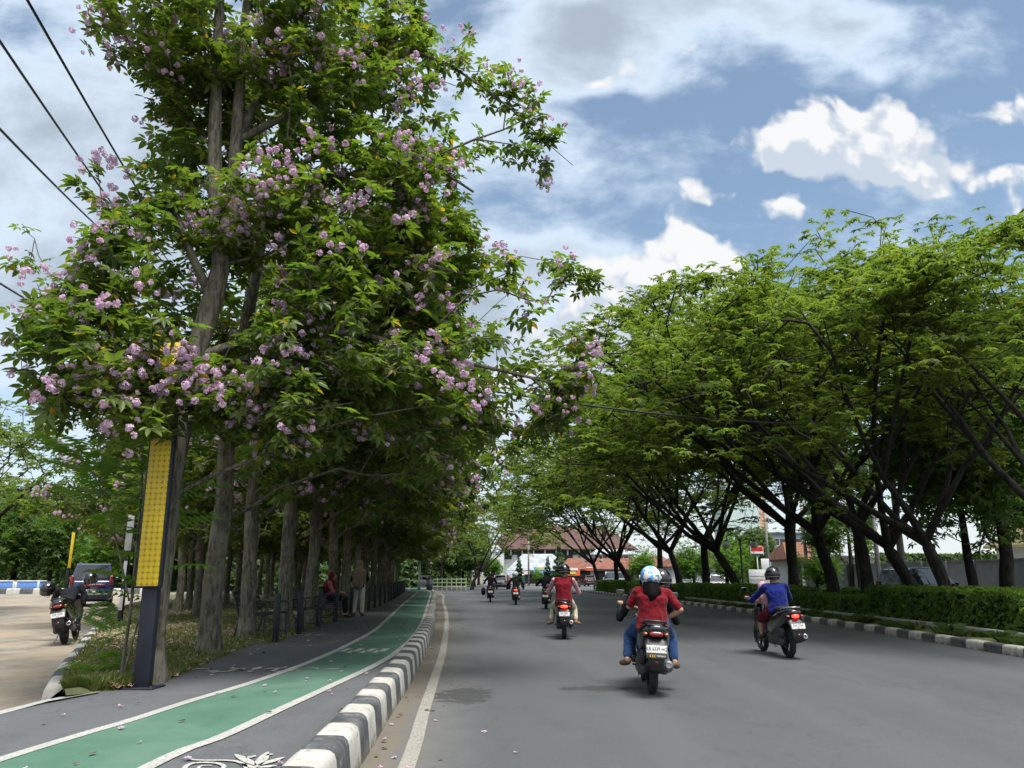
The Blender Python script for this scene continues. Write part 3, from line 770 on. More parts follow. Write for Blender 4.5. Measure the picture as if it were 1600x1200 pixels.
def flowerball(nf=9, seed=1):
    rr = np.random.default_rng(seed); ps = []
    for k in range(nf):
        a = k*2.399; z = 1-1.5*(k+.5)/nf; r = math.sqrt(max(0, 1-z*z)); d = np.array([r*math.cos(a), r*math.sin(a), z])*(.75+.3*rr.random())
        ax = unit((d+rr.normal(0, .25, 3))[None])[0]; s = unit(np.cross(ax, [0.1, .2, 1])[None])[0]; t = np.cross(ax, s)
        for j in range(5):
            b = j*2*math.pi/5+rr.random()*.4; q = s*math.cos(b)+t*math.sin(b); e = s*math.cos(b+1.57)+t*math.sin(b+1.57)
            L = .45+.4*rr.random()
            ps.append((np.array([d*.72, d+q*L*.65-e*.22, d+q*L+ax*(-.45+.5*rr.random()), d+q*L*.65+e*.22]), np.array([[0, 1, 2, 3]])))
    return tmpl(ps)
FLOWER = flowerball()

bark_t = bark_mat('bark_grey', (.05, .044, .035), (.165, .15, .12), 1.0, moss=(.11, .115, .05))
bark_d = bark_mat('bark_dark', (.008, .007, .006), (.03, .027, .024), .8)
bark_p = bark_mat('bark_pale', (.09, .08, .065), (.2, .18, .15), .7)
leaf_t = leaf_mat('leaf_trumpet', (.038, .07, .018), (.128, .172, .034), .54, .38, extra=(.3, .19, .02), eamt=.016)
leaf_r = leaf_mat('leaf_feathery', (.05, .084, .022), (.14, .178, .052), .54, .55, extra=(.2, .15, .03), eamt=.012)
leaf_b = leaf_mat('leaf_broad', (.035, .075, .02), (.09, .145, .036), .45, .45)
leaf_y = leaf_mat('leaf_fresh', (.05, .12, .015), (.12, .21, .03), .45, .55)
petal = leaf_mat('petal_pink', (.5, .33, .47), (.72, .55, .68), .38, .6, tcol=(1.2, 1.0, 1.2))
petal_w = leaf_mat('petal_pale', (.62, .56, .58), (.75, .7, .7), .3, .6, tcol=(1.1, 1.0, 1.1))

def in_blobs(blobs, n, rng, shell=.55, clump=1.1, thr=.36, seed=0):
    """points inside a union of balls, denser near the skin, with open gaps"""
    c = np.array([b[:3] for b in blobs]); r = np.array([b[3] for b in blobs]); w = r**1.75; w /= w.sum()
    out = []; tot = 0
    while tot < n:
        k = rng.choice(len(blobs), n, p=w); d = unit(rng.normal(size=(n, 3))); u = rng.random(n)
        rad = np.where(rng.random(n) < shell, .72+.3*u, u**(1/3))
        p = c[k]+d*(r[k]*rad)[:, None]*np.array([1, 1, .92])
        ok = vnoise(p, clump, seed) > thr
        p = p[ok]; out.append(p); tot += len(p)
    return np.concatenate(out)[:n]

def trumpet_tree_meshes(trunks, tips, seed, leaf_L=.17, per=4, flower=.16, bare=(), rtip=.005, fsize=.085, base_r=None, cut=0.0, fl_fn=None):
    rng = np.random.default_rng(seed)
    pos, par, rf, ends = grow(trunks, tips, rng)
    V, F, r = wood(pos, par, rf, rtip, cut=cut)
    wm = np_mesh('trunk', V, F, bark_t)
    isbare = np.zeros(len(ends), bool)
    E = pos[ends]; Dr = unit(E-pos[par[ends]])
    # leaves at the twig ends and a little way back
    N = len(E); k = np.repeat(np.arange(N), per); M = len(k)
    back = rng.random(M)*.35
    o = E[k]-Dr[k]*back[:, None]+rng.normal(0, .07, (M, 3))
    az = rng.random(M)*2*np.pi
    out = np.stack([np.cos(az), np.sin(az), rng.normal(-.55, .35, M)], -1)+Dr[k]*.7
    nrm = np.stack([rng.normal(0, .35, M), rng.normal(0, .35, M), np.ones(M)], -1)
    LV, LF = inst(*PALM, frames(out, nrm, leaf_L*(.65+.6*rng.random(M))), o)
    lm = np_mesh('leaves', LV, LF, leaf_t)
    # flower heads, held at the skin of the crown
    pr = np.full(N, flower) if fl_fn is None else fl_fn(E)
    fk = np.where(rng.random(N) < pr)[0]
    fo = []; 
    for q in fk:
        for _ in range(rng.integers(3, 12)): fo.append(E[q]+Dr[q]*.05+rng.normal(0, .12, 3)*[1, 1, .8]+np.array([0, 0, .02]))
    fo = np.array(fo); M2 = len(fo)
    fd = unit(rng.normal(size=(M2, 3))+[0, 0, -.3]); FV, FF = inst(*FLOWER, frames(fd, unit(rng.normal(size=(M2, 3))), fsize*(.6+.6*rng.random(M2))), fo)
    fm = np_mesh('blossom', FV, FF, petal)
    return wm, lm, fm
def tree_thing(name, label, cat, meshes, loc, rz, sc, group, names=('trunk', 'leaves', 'blossom')):
    t = thing(name, label, cat, loc, rz, group); t.scale = (sc, sc, sc)
    for nme, me in zip(names, meshes):
        if me is not None: link(bpy.data.objects.new(nme, me), t)
    return t
def flare(base, top, r0, n=7, lean=None):
    return [Vector(base).lerp(Vector(top), i/(n-1)) for i in range(n)]

# ---- the big flowering tree nearest the camera
def blob_px(lst): 
    out = []
    for (px, py, rp, Y) in lst:
        p = PY(px, py, Y); t = (p-Vector((0, 0, CAM_H))).length; out.append((p.x, p.y, p.z, rp/FPX*t*.92))
    return out
b1 = P(233, 1066, ZP)
T1 = [(370, 40, 150, 9.6), (250, 20, 95, 9.0), (500, 60, 140, 9.8), (600, 40, 80, 10.4), (330, 190, 80, 9.8), (470, 180, 150, 10.2), (600, 210, 130, 10.2), (700, 300, 100, 10.3), (760, 330, 60, 10.2), (290, 150, 60, 9.4),
      (300, 250, 50, 9.6), (130, 440, 85, 8.4), (60, 560, 85, 8.0), (190, 540, 120, 8.2), (250, 390, 90, 8.8), (330, 540, 130, 8.6), (40, 640, 55, 8.0), (170, 630, 70, 7.9), (280, 640, 70, 8.1), (90, 480, 70, 8.6),
      (560, 330, 150, 10), (690, 430, 130, 10.4), (780, 470, 95, 10.8), (850, 545, 75, 11), (870, 610, 60, 11), (590, 500, 170, 9.6), (720, 560, 130, 10.4), (450, 440, 150, 9.4), (500, 620, 110, 9.2), (640, 630, 110, 9.6), (420, 640, 90, 8.8), (380, 330, 110, 9.4), (780, 630, 80, 10.6), (830, 640, 75, 11), (880, 570, 60, 11), (760, 700, 60, 10.8), (700, 680, 80, 10.4), (820, 510, 80, 11)]
rng = np.random.default_rng(11)
tips1 = in_blobs(blob_px(T1), 2150, rng, .62, 1.35, .42, 3)
tips1 = tips1[tips1[:, 2] > 2.75]
tr = lambda l: [tuple(PY(x, y, Y)) for x, y, Y in l]
stem_r = .2
B1 = [tuple(b1+Vector((0, 0, -.1)))]+tr([(240, 980, 9.0), (251, 880, 9.02), (263, 780, 9.05), (278, 680, 9.1), (305, 560, 9.15), (332, 470, 9.2), (345, 415, 9.25)])
trunks1 = [(B1, .14, .12, False),
           (tr([(345, 415, 9.25), (338, 330, 9.3), (335, 230, 9.35), (338, 130, 9.4), (342, 20, 9.5), (350, -60, 9.6)]), .115, .05, True),
           (tr([(345, 415, 9.25), (362, 330, 9.35), (370, 220, 9.45), (376, 120, 9.5), (385, 10, 9.6), (400, -80, 9.7)]), .105, .045, True),
           (tr([(332, 470, 9.2), (300, 400, 9.0), (262, 310, 8.8), (215, 330, 8.6), (150, 370, 8.4)]), .06, .02, True),
           (tr([(345, 415, 9.25), (390, 365, 9.5), (450, 345, 9.7), (520, 370, 9.9), (620, 400, 10.2), (730, 430, 10.6)]), .075, .025, True),
           (tr([(370, 220, 9.45), (400, 160, 9.7), (450, 122, 9.9), (520, 118, 10.1), (600, 128, 10.3)]), .06, .02, True),
           (tr([(372, 190, 9.45), (470, 170, 9.9), (560, 200, 10.2), (650, 240, 10.5), (740, 300, 10.6)]), .05, .018, True),
           (tr([(500, 118, 10.1), (570, 82, 10.3), (640, 78, 10.5), (700, 100, 10.6), (760, 140, 10.7), (800, 172, 10.75), (845, 215, 10.8), (895, 258, 10.85)]), .035, .006, True),
           (tr([(279, 680, 9.1), (240, 600, 8.8), (180, 560, 8.4), (100, 540, 8.1)]), .06, .02, True),
           (tr([(305, 560, 9.15), (420, 520, 9.3), (560, 520, 9.6), (700, 560, 10.2), (830, 590, 10.8)]), .06, .02, True)]
# sparse tips on the bare outer branches
def scatter_px(lst, n, Y, rng):
    out = []
    for (px, py, sp) in lst:
        for _ in range(n): out.append(tuple(PY(px+rng.normal(0, sp), py+rng.normal(0, sp), Y+rng.normal(0, .15))))
    return np.array(out)
bare = scatter_px([(700, 60, 22), (730, 110, 22), (770, 105, 15), (800, 120, 14), (800, 145, 14), (830, 190, 14), (845, 175, 10), (870, 215, 10), (690, 130, 18), (880, 420, 16), (920, 440, 12), (905, 425, 10), (240, 245, 12), (30, 400, 14), (820, 260, 16), (770, 240, 14)], 5, 10.7, rng)
tips1b = np.concatenate([tips1, bare])
def flw1(E):
    pr = .08+.30*(vnoise(E, 1.6, 9) > .55)
    # fewer leaves and more blossom at the outer skin
    return pr
w1, l1, f1 = trumpet_tree_meshes(trunks1, tips1b, 21, .172, 4, fl_fn=flw1, fsize=.04, rtip=.0055)
tree_thing('trumpet_tree', 'tall pink flowering tree close behind the yellow panel post, nearest and largest of the row', 'tree', (w1, l1, f1), (0, 0, 0), 0, 1, 'pink flowering trees of the left grove')

# ---- the trees of the grove behind it: four kinds of growth, copied
def grove_variant(seed, H, lean, rad, fork, off):
    rng = np.random.default_rng(seed)
    bl = []
    for k in range(11):
        a = rng.random()*2*np.pi; rr_ = rad*rng.random()**.6*.75; z = fork+1.0+(H-fork-1.6)*rng.random()
        sh = 1-.45*((z-fork)/(H-fork))
        bl.append((off+rr_*math.cos(a)*sh*1.15+lean*z*.6, rr_*math.sin(a)*sh, z, (.75+.55*rng.random())*rad*.36))
    bl += [(off+rad*.75, 0, fork+.8, rad*.38), (off+rad*.4, 1.2, fork+.6, rad*.36), (off-rad*.2, -1.2, fork+.7, rad*.36), (off+rad*.5, .8, fork+2.2, rad*.42), (off-rad*.5, 0, fork+1.3, rad*.38), (off+lean*H*.6, 0, H-1.0, rad*.36), (off+rad*.55, -.9, fork+1.5, rad*.4), (off, .2, fork+1.6, rad*.5)]
    tips = in_blobs(bl, 900, rng, .5, 1.3, .41, seed)
    tips = tips[tips[:, 2] > fork-.45]
    tr_ = [(0, 0, -.15), (0, 0, .15), (lean*.5, rng.normal(0, .04), fork*.4), (lean*fork, rng.normal(0, .07), fork*.75), (lean*fork*1.2, 0, fork)]
    trk = [(tr_, .142, .112, False)]
    top = tr_[-1]
    for k in range(3):
        a = (k*2.1+rng.random()); o_ = .5+.5*rng.random()
        pts = [top]+[(top[0]+math.cos(a)*o_*u*1.2+off*u*.8, top[1]+math.sin(a)*o_*u*1.2, fork+(H-fork-1.2)*u) for u in (.25, .5, .75, 1)]
        trk.append((pts, .1, .03, True))
    V0 = trumpet_tree_meshes(trk, tips, seed, .19, 4, .11, rtip=.005, fsize=.052, cut=.007)
    # flared foot
    return V0
GV = [grove_variant(31, 8.6, .0, 3.4, 2.7, 1.3), grove_variant(32, 9.2, .02, 3.6, 2.9, 1.3), grove_variant(33, 8.0, .015, 3.2, 2.5, 1.4), grove_variant(34, 9.0, .0, 3.3, 3.0, 1.1)]
front_px = [(328, 1024), (385, 1000), (445, 988), (482, 976)]
spots = [P(x, y, ZP) for x, y in front_px]
y_ = 21.6; rr = random.Random(8)
while y_ < 74:
    le = at_y(LEFT, y_).x; spots.append(Vector((le-.55-rr.random()*.5, y_, ZP))); y_ += 2.35+rr.random()*.5
ordw = ['second', 'third', 'fourth', 'fifth', 'sixth', 'seventh', 'eighth', 'ninth', 'tenth', 'eleventh', 'twelfth', 'thirteenth', 'fourteenth', 'fifteenth', 'sixteenth', 'seventeenth', 'eighteenth', 'nineteenth', 'twentieth']
ns = 0
for i, s in enumerate(spots):
    lab = 'pink flowering tree with rough grey trunk, %s along the pavement edge' % ordw[i] if i < len(ordw) else 'far pink flowering tree of the dark end of the pavement row'
    if i == 0: lab = 'pink flowering tree with stout forked grey trunk right of the yellow panel post'
    tree_thing('trumpet_tree', lab, 'tree', GV[(i*3+1) % 4], s+Vector((0, 0, -.03)), rr.uniform(-.5, .5), rr.uniform(.92, 1.1)*(1.05 if i < 3 else 1), 'pink flowering trees of the left grove').rotation_euler.y = -.035
# inner rows
inner = []
for row in range(3):
    y_ = 15.5+row*3
    while y_ < 60:
        xl = xs_at(VI, y_); xr = at_y(LEFT, y_).x; x = xr-3.4-row*2.7+rr.uniform(-.5, .5)
        if x > xl+.8: inner.append(Vector((x, y_+rr.uniform(-.6, .6), verge_z(x, y_)-.05)))
        y_ += 3.4
for i, s in enumerate(inner):
    tree_thing('trumpet_tree', 'slender shaded trunk with leafy crown deep inside the grove', 'tree', GV[i % 4], s, rr.uniform(0, 6.28), rr.uniform(.78, .95), 'shaded trees inside the grove')

# ---- feathery umbrella trees of the median
def umbrella_variant(seed, H, spread, fork, lean, ntips=960, coff=None, per=5, tuft=.19, low=.3, leafm=None):
    rng = np.random.default_rng(seed); coff = coff or (lean[0]*.7, lean[1]*.7)
    out = []
    while len(out) < ntips:
        a = rng.random()*2*np.pi; r = spread*math.sqrt(rng.random())*(1+.12*math.sin(3*a+seed)+.08*math.sin(7*a))
        zt = H*(1-.30*(r/spread)**2.2)+.5*math.sin(a*2+seed)+.6*math.sin(r*1.7+a*3)
        depth = rng.random()**1.5*(.5+.5*(r/spread))*H*low
        p = np.array([[r*math.cos(a)+coff[0], r*math.sin(a)+coff[1], zt-depth]])
        layer = math.sin(p[0, 2]*2.6+math.sin(p[0, 0]*.8)+math.sin(p[0, 1]*.9))
        if vnoise(p, .75, seed)[0] > .46 and (layer > 0 or rng.random() < .12): out.append(p[0])
    tips = np.array(out)
    top = np.array([lean[0]*.35, lean[1]*.35, fork])
    trk = [([(0, 0, -.15), (0, 0, .2), (lean[0]*.1+.05, lean[1]*.1, fork*.45), tuple(top)], .185, .15, False)]
    nl = 5
    for k in range(nl):
        a = k*2*np.pi/nl+rng.normal(0, .25)+seed; rr_ = spread*(.55+.25*rng.random())
        pts = [tuple(top)]
        for u in (.15, .32, .5, .7, .88, 1.0):
            w = u**.92
            pts.append((top[0]+math.cos(a+.25*u)*rr_*w+coff[0]*.8*u, top[1]+math.sin(a+.25*u)*rr_*w+coff[1]*.8*u, fork+(H*.74-fork)*(u**.95)+rng.normal(0, .1)))
        trk.append((pts, .1, .012, True))
        a2 = a+rng.choice([-1, 1])*.7; q = pts[2]
        trk.append(([q]+[(q[0]+math.cos(a2)*rr_*.55*u, q[1]+math.sin(a2)*rr_*.55*u, q[2]+(H*.72-q[2])*u**.9) for u in (.3, .6, 1)], .07, .01, True))
    pos, par, rf, ends = grow(trk, tips, rng, .3, .5, .08, .5, .05)
    V, F, r = wood(pos, par, rf, .0095, 2.4, cut=.009)
    wm = np_mesh('trunk', V, F, bark_d)
    E = pos[ends]; N = len(E); k = np.repeat(np.arange(N), per); M = len(k)
    o = E[k]+rng.normal(0, 1, (M, 3))*np.array([.27, .27, .07])
    az = rng.random(M)*2*np.pi
    d = np.stack([np.cos(az), np.sin(az), rng.normal(0, .22, M)], -1); nrm = np.stack([rng.normal(0, .28, M), rng.normal(0, .28, M), np.ones(M)], -1)
    LV, LF = inst(*UMB, frames(d, nrm, tuft*(.6+.7*rng.random(M))), o)
    return wm, np_mesh('leaves', LV, LF, leafm or leaf_r)
UV_ = [umbrella_variant(41, 10.0, 7.0, 2.3, (-1.2, -.3), coff=(-1.9, -.2)), umbrella_variant(42, 9.4, 6.6, 2.7, (.5, .4), coff=(-1.4, .4)), umbrella_variant(43, 9.7, 6.8, 2.0, (-2.2, .2), coff=(-2.2, .2)), umbrella_variant(44, 9.0, 6.4, 2.5, (-.3, -.7), coff=(-1.4, -.5)), umbrella_variant(45, 9.8, 5.2, 2.6, (1.2, -.7), ntips=620, low=.3)]
GR = 'spreading feathery trees of the median'
med = [  # base px, Y, variant, turn, scale, label
    (1618, 16.6, 4, 0.20, 0.93, 'feathery tree with pale brown trunk at the right edge, its crown highest on the right'),
    (1480, 20.2, 0, -0.40, 0.95, 'spreading feathery tree with leaning dark trunk second from the right edge'),
    (1432, 23.0, 2, 0.30, 1.08, 'spreading feathery tree with stout forked black trunk behind the tall hedge'),
    (1352, 27.4, 3, -0.30, 1.20, 'spreading feathery tree with thin leaning black trunk beside the dark parked car'),
    (1300, 30.2, 0, 0.15, 1.28, 'spreading feathery tree with thick black trunk bent to the left over the hedge'),
    (1238, 34.5, 1, 0.50, 1.28, 'feathery tree with upright black trunk right of the white hoardings'),
    (1153, 40.0, 2, -0.20, 1.28, 'feathery tree with wide open fork beside the globe lamp'),
    (1101, 45.5, 3, 0.35, 1.28, 'feathery tree with leaning trunk right of the white car'),
    (1062, 52.0, 0, -0.35, 1.25, 'feathery tree with straight black trunk in front of the white car'),
    (1030, 57.0, 1, 0.25, 1.22, 'feathery tree of the median just left of the straight black trunk'),
    (985, 61.0, 2, -0.15, 1.20, 'feathery tree of the median in front of the red tiled shop roof'),
    (962, 67.0, 3, 0.40, 1.12, 'feathery tree of the median near its far hedge end, right of the last'),
    (935, 72.0, 0, 0.00, 1.05, 'last feathery tree at the far end of the median')]
for (px, Y, v, rz, sc, lab) in med:
    p = PY(px, 900, Y); tree_thing('umbrella_tree', lab, 'tree', UV_[v], (p.x, Y, .1), rz, sc, GR, ('trunk', 'leaves'))

# ---- broad-leaved trees behind the side road and beyond
def broad_variant(seed, H, rad, fork, leafm, L=.3, ntips=700, per=5, barkm=None, wide=1.0):
    rng = np.random.default_rng(seed); bl = []
    for k in range(12):
        a = rng.random()*2*np.pi; q = rad*rng.random()**.5*.7; z = fork+rad*.4+(H-fork-rad*.75)*rng.random()
        bl.append((q*math.cos(a)*wide, q*math.sin(a)*wide, z, rad*(.32+.2*rng.random())))
    bl += [(0, 0, H-rad*.45, rad*.45), (0, 0, fork+rad*.6, rad*.6)]
    tips = in_blobs(bl, ntips, rng, .6, 2.6/rad, .34, seed)
    trk = [([(0, 0, -.2), (0, .05, fork*.5), (.1, 0, fork), (0.05, .1, fork+(H-fork)*.4), (0, 0, H*.85)], .24, .05, False)]
    pos, par, rf, ends = grow(trk, tips, rng, .4, .6)
    V, F, r = wood(pos, par, rf, .006, cut=.012); wm = np_mesh('trunk', V, F, barkm or bark_d)
    E = pos[ends]; Dr = unit(E-pos[par[ends]]); N = len(E); k = np.repeat(np.arange(N), per); M = len(k)
    o = E[k]+rng.normal(0, .28*rad/3, (M, 3)); az = rng.random(M)*2*np.pi
    out = np.stack([np.cos(az), np.sin(az), rng.normal(-.6, .4, M)], -1)
    nrm = np.stack([rng.normal(0, .4, M), rng.normal(0, .4, M), np.ones(M)], -1)
    LV, LF = inst(*PALM, frames(out, nrm, L*(.6+.7*rng.random(M))), o)
    return wm, np_mesh('leaves', LV, LF, leafm)
BV = [broad_variant(51, 15.5, 4.0, 5, leaf_b, .34, 900), broad_variant(52, 8.0, 3.2, 2.2, leaf_b, .3), broad_variant(53, 6.0, 2.6, 1.2, leaf_y, .25, 600), broad_variant(54, 8.5, 4.2, 1.6, leaf_b, .42, 800, 5, None, 1.25)]
def btree(px, Y, v, sc, rz, lab, grp=None, nm='broadleaf_tree', z=0):
    p = PY(px, 900, Y); tree_thing(nm, lab, 'tree', BV[v], (p.x, Y, z), rz, sc, grp, ('trunk', 'leaves'))
GB = 'trees behind the side road'
btree(1242, 41, 0, 1.03, 0, 'tall dark broad leaved tree rising above the feathery crowns', None)
btree(1345, 47, 0, .92, 2, 'dark drooping tree peeping over the feathery crowns right of the tallest one', None)
btree(1575, 26.5, 1, 1.1, .5, 'large leaved mango tree in front of the grey wall at the right edge', GB)
btree(1660, 33, 0, .8, 1.0, 'tall broad leaved tree past the right edge behind the yellow roof', GB)
btree(1135, 66, 2, .8, 1.0, 'light green bushy tree beside the white car', GB)
btree(1085, 84, 2, .85, 2.2, 'yellowish bushy tree behind the white car', GB)
btree(1010, 88, 2, .75, 4.2, 'yellow green bushy tree left of the white car by the shops', GB)
btree(1180, 74, 1, .75, 1.2, 'small dark tree behind the globe lamps', GB)
btree(1275, 52, 2, .55, 0.3, 'low bright bush below the shutter shop roof', GB)
btree(1330, 56, 1, .9, 5.3, 'grey green tree above the dark parked car', GB)
btree(1520, 34.0, 1, 1.0, 2.0, 'large leaved mango tree left of the one at the right edge, behind the hedge', GB)
# left background beyond the parking area
GL = 'dark trees along the far side of the parking area'
for i, (px, Y, v, sc, lab) in enumerate([(-60, 70, 3, 1.15, 'dark tree at the left edge beyond the parking area'), (20, 74, 3, 1.1, 'dark rounded tree behind the pale blue planters'), (78, 68, 3, 1.0, 'dark tree behind the slim yellow post'), (128, 76, 3, 1.15, 'dark tree left above the blue car'), (165, 66, 2, 1.05, 'olive bushy tree right behind the blue car'), (205, 78, 3, 1.2, 'dark tree right of the white pillar'),
                                         (260, 80, 3, 1.15, 'dark tree seen between the first trunks of the grove'), (330, 84, 3, 1.2, 'dark tree seen behind the second trunk of the grove'), (400, 86, 3, 1.2, 'dark tree seen behind the third trunk of the grove'), (470, 92, 3, 1.25, 'dark tree seen past the benches'), (545, 96, 3, 1.25, 'dark tree beyond the two women'), (610, 98, 3, 1.2, 'dark tree at the end of the pavement')]):
    btree(px, Y, v, sc, i*1.3, lab, GL)
# spreading trees at the end of the street and over the parking area
t = PY(738, 905, 84); tree_thing('umbrella_tree', 'spreading tree with leaning dark trunk at the far bend, left of the silver car', 'tree', UV_[2], (t.x, 84, 0), 3.3, .98, None, ('trunk', 'leaves'))
t = PY(690, 905, 97); tree_thing('umbrella_tree', 'spreading tree behind the pale green railing at the far bend', 'tree', UV_[1], (t.x, 97, 0), 1.3, 1.0, None, ('trunk', 'leaves'))
t = PY(650, 905, 88); tree_thing('umbrella_tree', 'spreading tree right behind the pavement end', 'tree', UV_[3], (t.x, 88, 0), 2.3, .9, None, ('trunk', 'leaves'))
t = PY(60, 900, 27); tree_thing('umbrella_tree', 'feathery light green tree over the parking area at the left edge', 'tree', UV_[3], (t.x-4.2, 29, ZL), .3, .85, None, ('trunk', 'leaves'))

# ---- the feathery sapling by the yellow post
def sapling(seed, stems, fronds, L, nm, lab, loc, mats=(bark_p, leaf_y), lo=.12):
    rng = np.random.default_rng(seed); mb = MB(); T = []; D = []
    for pts, r in stems:
        cp = catmull([Vector(p) for p in pts], .12); n = len(cp)
        mb.tube(cp, [r*(1-.7*i/n) for i in range(n)], 6)
        for i in range(int(n*lo), n):
            for _ in range(fronds):
                if rng.random() < .25+.75*(i/n): T.append(np.array(cp[i])); a = rng.random()*2*np.pi; D.append([math.cos(a), math.sin(a), .35+.5*rng.random()*(i/n)])
    T = np.array(T); D = np.array(D, float); M = len(T)
    nrm = np.stack([rng.normal(0, .2, M), rng.normal(0, .2, M), np.ones(M)], -1)
    LV, LF = inst(*FEATHER, frames(D, nrm, L*(.6+.7*rng.random(M))), T)
    t = thing(nm, lab, 'sapling', loc); mb.build('stem', mats[0], t); link(bpy.data.objects.new('leaves', np_mesh('leaves', LV, LF, mats[1])), t); return t
sb = P(186, 1072, .25)
sapling(5, [([(0, 0, 0), (-.02, .1, .7), (-.08, .2, 1.5), (-.15, .3, 2.2), (-.25, .4, 2.9), (-.2, .5, 3.5)], .022), ([(0, .02, 0), (.1, .0, .5), (.16, .1, 1.2), (.1, .2, 1.9)], .014), ([(0, 0, .9), (-.3, .2, 1.5), (-.6, .3, 2.1), (-.9, .4, 2.5), (-1.2, .5, 2.7)], .012), ([(-.08, .2, 1.5), (.2, .4, 2.2), (.3, .5, 2.8)], .011)], 2, .55,
        'sapling', 'slender feathery sapling left of the yellow panel post', sb, lo=.42)
sapling(6, [([(0, 0, 0), (.05, -.05, .3), (.12, 0, .6)], .008), ([(0, 0, 0), (-.1, .15, .4), (-.2, .2, .7)], .008), ([(0, 0, 0), (.2, -.1, .2), (.35, -.1, .32)], .007)], 3, .34,
        'sapling', 'low bushy feathery seedling at the foot of the sapling', sb+Vector((-.35, .15, 0)))
# ---- hedges
hedge_m = leaf_mat('leaf_hedge', (.05, .11, .02), (.17, .26, .045), .45, .5)
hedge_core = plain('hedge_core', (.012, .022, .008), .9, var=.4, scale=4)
def hedge(lab, line, w, h, z0, seed, leaf=.085, dens=330, mat=None, group='clipped hedges of the median'):
    """clipped hedge along a line: twiggy core and a skin of leaves"""
    rng = np.random.default_rng(seed)
    t = thing('hedge', lab, 'hedge', tuple(line[0]+Vector((0, 0, z0))), 0, group); o = line[0]
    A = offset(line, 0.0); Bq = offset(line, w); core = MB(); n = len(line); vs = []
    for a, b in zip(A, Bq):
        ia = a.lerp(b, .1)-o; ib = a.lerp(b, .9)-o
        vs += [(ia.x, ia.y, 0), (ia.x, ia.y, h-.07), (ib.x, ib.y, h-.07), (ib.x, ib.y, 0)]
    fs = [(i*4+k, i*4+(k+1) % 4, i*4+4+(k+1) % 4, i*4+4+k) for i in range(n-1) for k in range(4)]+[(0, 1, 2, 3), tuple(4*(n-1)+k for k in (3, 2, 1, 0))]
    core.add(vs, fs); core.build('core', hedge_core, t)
    Ltot = sum((b-a).length for a, b in zip(line, line[1:])); P_ = []; N_ = []
    N = int(Ltot*(2*h+w)*dens)
    cum = np.cumsum([0]+[(b-a).length for a, b in zip(line, line[1:])])
    def put(s, u, z, nv):
        i = min(len(line)-2, int(np.searchsorted(cum, s)-1)); i = max(i, 0); f = (s-cum[i])/max(1e-6, cum[i+1]-cum[i])
        a = A[i].lerp(A[i+1], f); b = Bq[i].lerp(Bq[i+1], f); p = a.lerp(b, u)-o; d = (b-a).normalized()
        wob = .035*math.sin(s*3.1+z*4)+.03*math.sin(s*7.7+u*5)
        p = p+d*(wob*(1 if nv[0] > 0 else -1) if nv[0] else 0); P_.append((p.x, p.y, z+(wob if nv[2] else 0))); N_.append((d.x*nv[0], d.y*nv[0], nv[2]))
    for _ in range(N):
        s = rng.random()*Ltot; q = rng.random()*(2*h+w)
        if q < h: put(s, rng.normal(0, .03), q, (-1, 0, 0))
        elif q < h+w: put(s, (q-h)/w, h+rng.normal(0, .03), (0, 0, 1))
        else: put(s, 1+rng.normal(0, .03), q-h-w, (1, 0, 0))
    for end, nv in ((0.0, -1), (Ltot-.01, 1)):
        for _ in range(int(w*h*dens)): 
            put(end, rng.random(), rng.random()*h, (0, 0, 0)); dl = (line[1]-line[0]).normalized(); N_[-1] = (dl.x*nv, dl.y*nv, .2)
    P_ = np.array(P_); N_ = np.array(N_, float)+rng.normal(0, .45, (len(P_), 3))+[0, 0, .35]; M = len(P_)
    d = unit(np.cross(N_, rng.normal(size=(M, 3))))
    tv, tf = tmpl([leaflet(1, .3, 0, -.4, .15), leaflet(.8, .3, 1.9, 0, .15), leaflet(.8, .3, -1.9, 0, .15)])
    LV, LF = inst(tv, tf, frames(d, N_, leaf*(.6+.7*rng.random(M))), P_)
    link(bpy.data.objects.new('leaves', np_mesh('leaves', LV, LF, mat or hedge_m)), t); return t
def med_line(y0, y1, off, step=.5):
    return [Vector((xs_at(KERB_R, y)+off, y, 0)) for y in np.arange(y0, y1+.01, step)]
hedge('low clipped hedge at the right edge in front of the tall one', med_line(13.2, 16.2, 1.1), .9, .62, .16, 1)
hedge('tall clipped hedge along the median on the right, the longest one', med_line(16.2, 23.8, 1.2), 1.1, .92, .16, 2)
hedge('low clipped hedge stepping down in front of the tall one behind the blue rider', med_line(23.2, 29.6, 1.05), .9, .62, .16, 3)
hedge('clipped hedge behind the blue rider and beside the woman in red', med_line(29.8, 46, 1.15, 1.0), 1.2, .82, .16, 4, .1, 200)
hedge('clipped hedge between the two riders in red', med_line(47.5, 60, 1.1, 1.0), 1.3, .7, .16, 5, .13, 130)
hedge('far low hedge at the nose of the median', med_line(60.5, 72, 1.0, 1.0), 1.8, .85, .16, 6, .15, 110)
hedge('back hedge along the side road behind the black trunks', [Vector((13.6, y, 0)) for y in np.arange(17, 36, 1.0)], .7, .75, .14, 7, .1, 160)
croton = leaf_mat('leaf_croton', (.1, .1, .02), (.3, .2, .03), .3, .5)
hl = [P(x, 916, ZL) for x in (250, 190, 120, 60, 0, -80, -160)]
hedge('yellow leaved hedge along the far side of the parking area', hl, 1.2, 1.35, .1, 8, .2, 45, croton, 'hedges of the parking area')

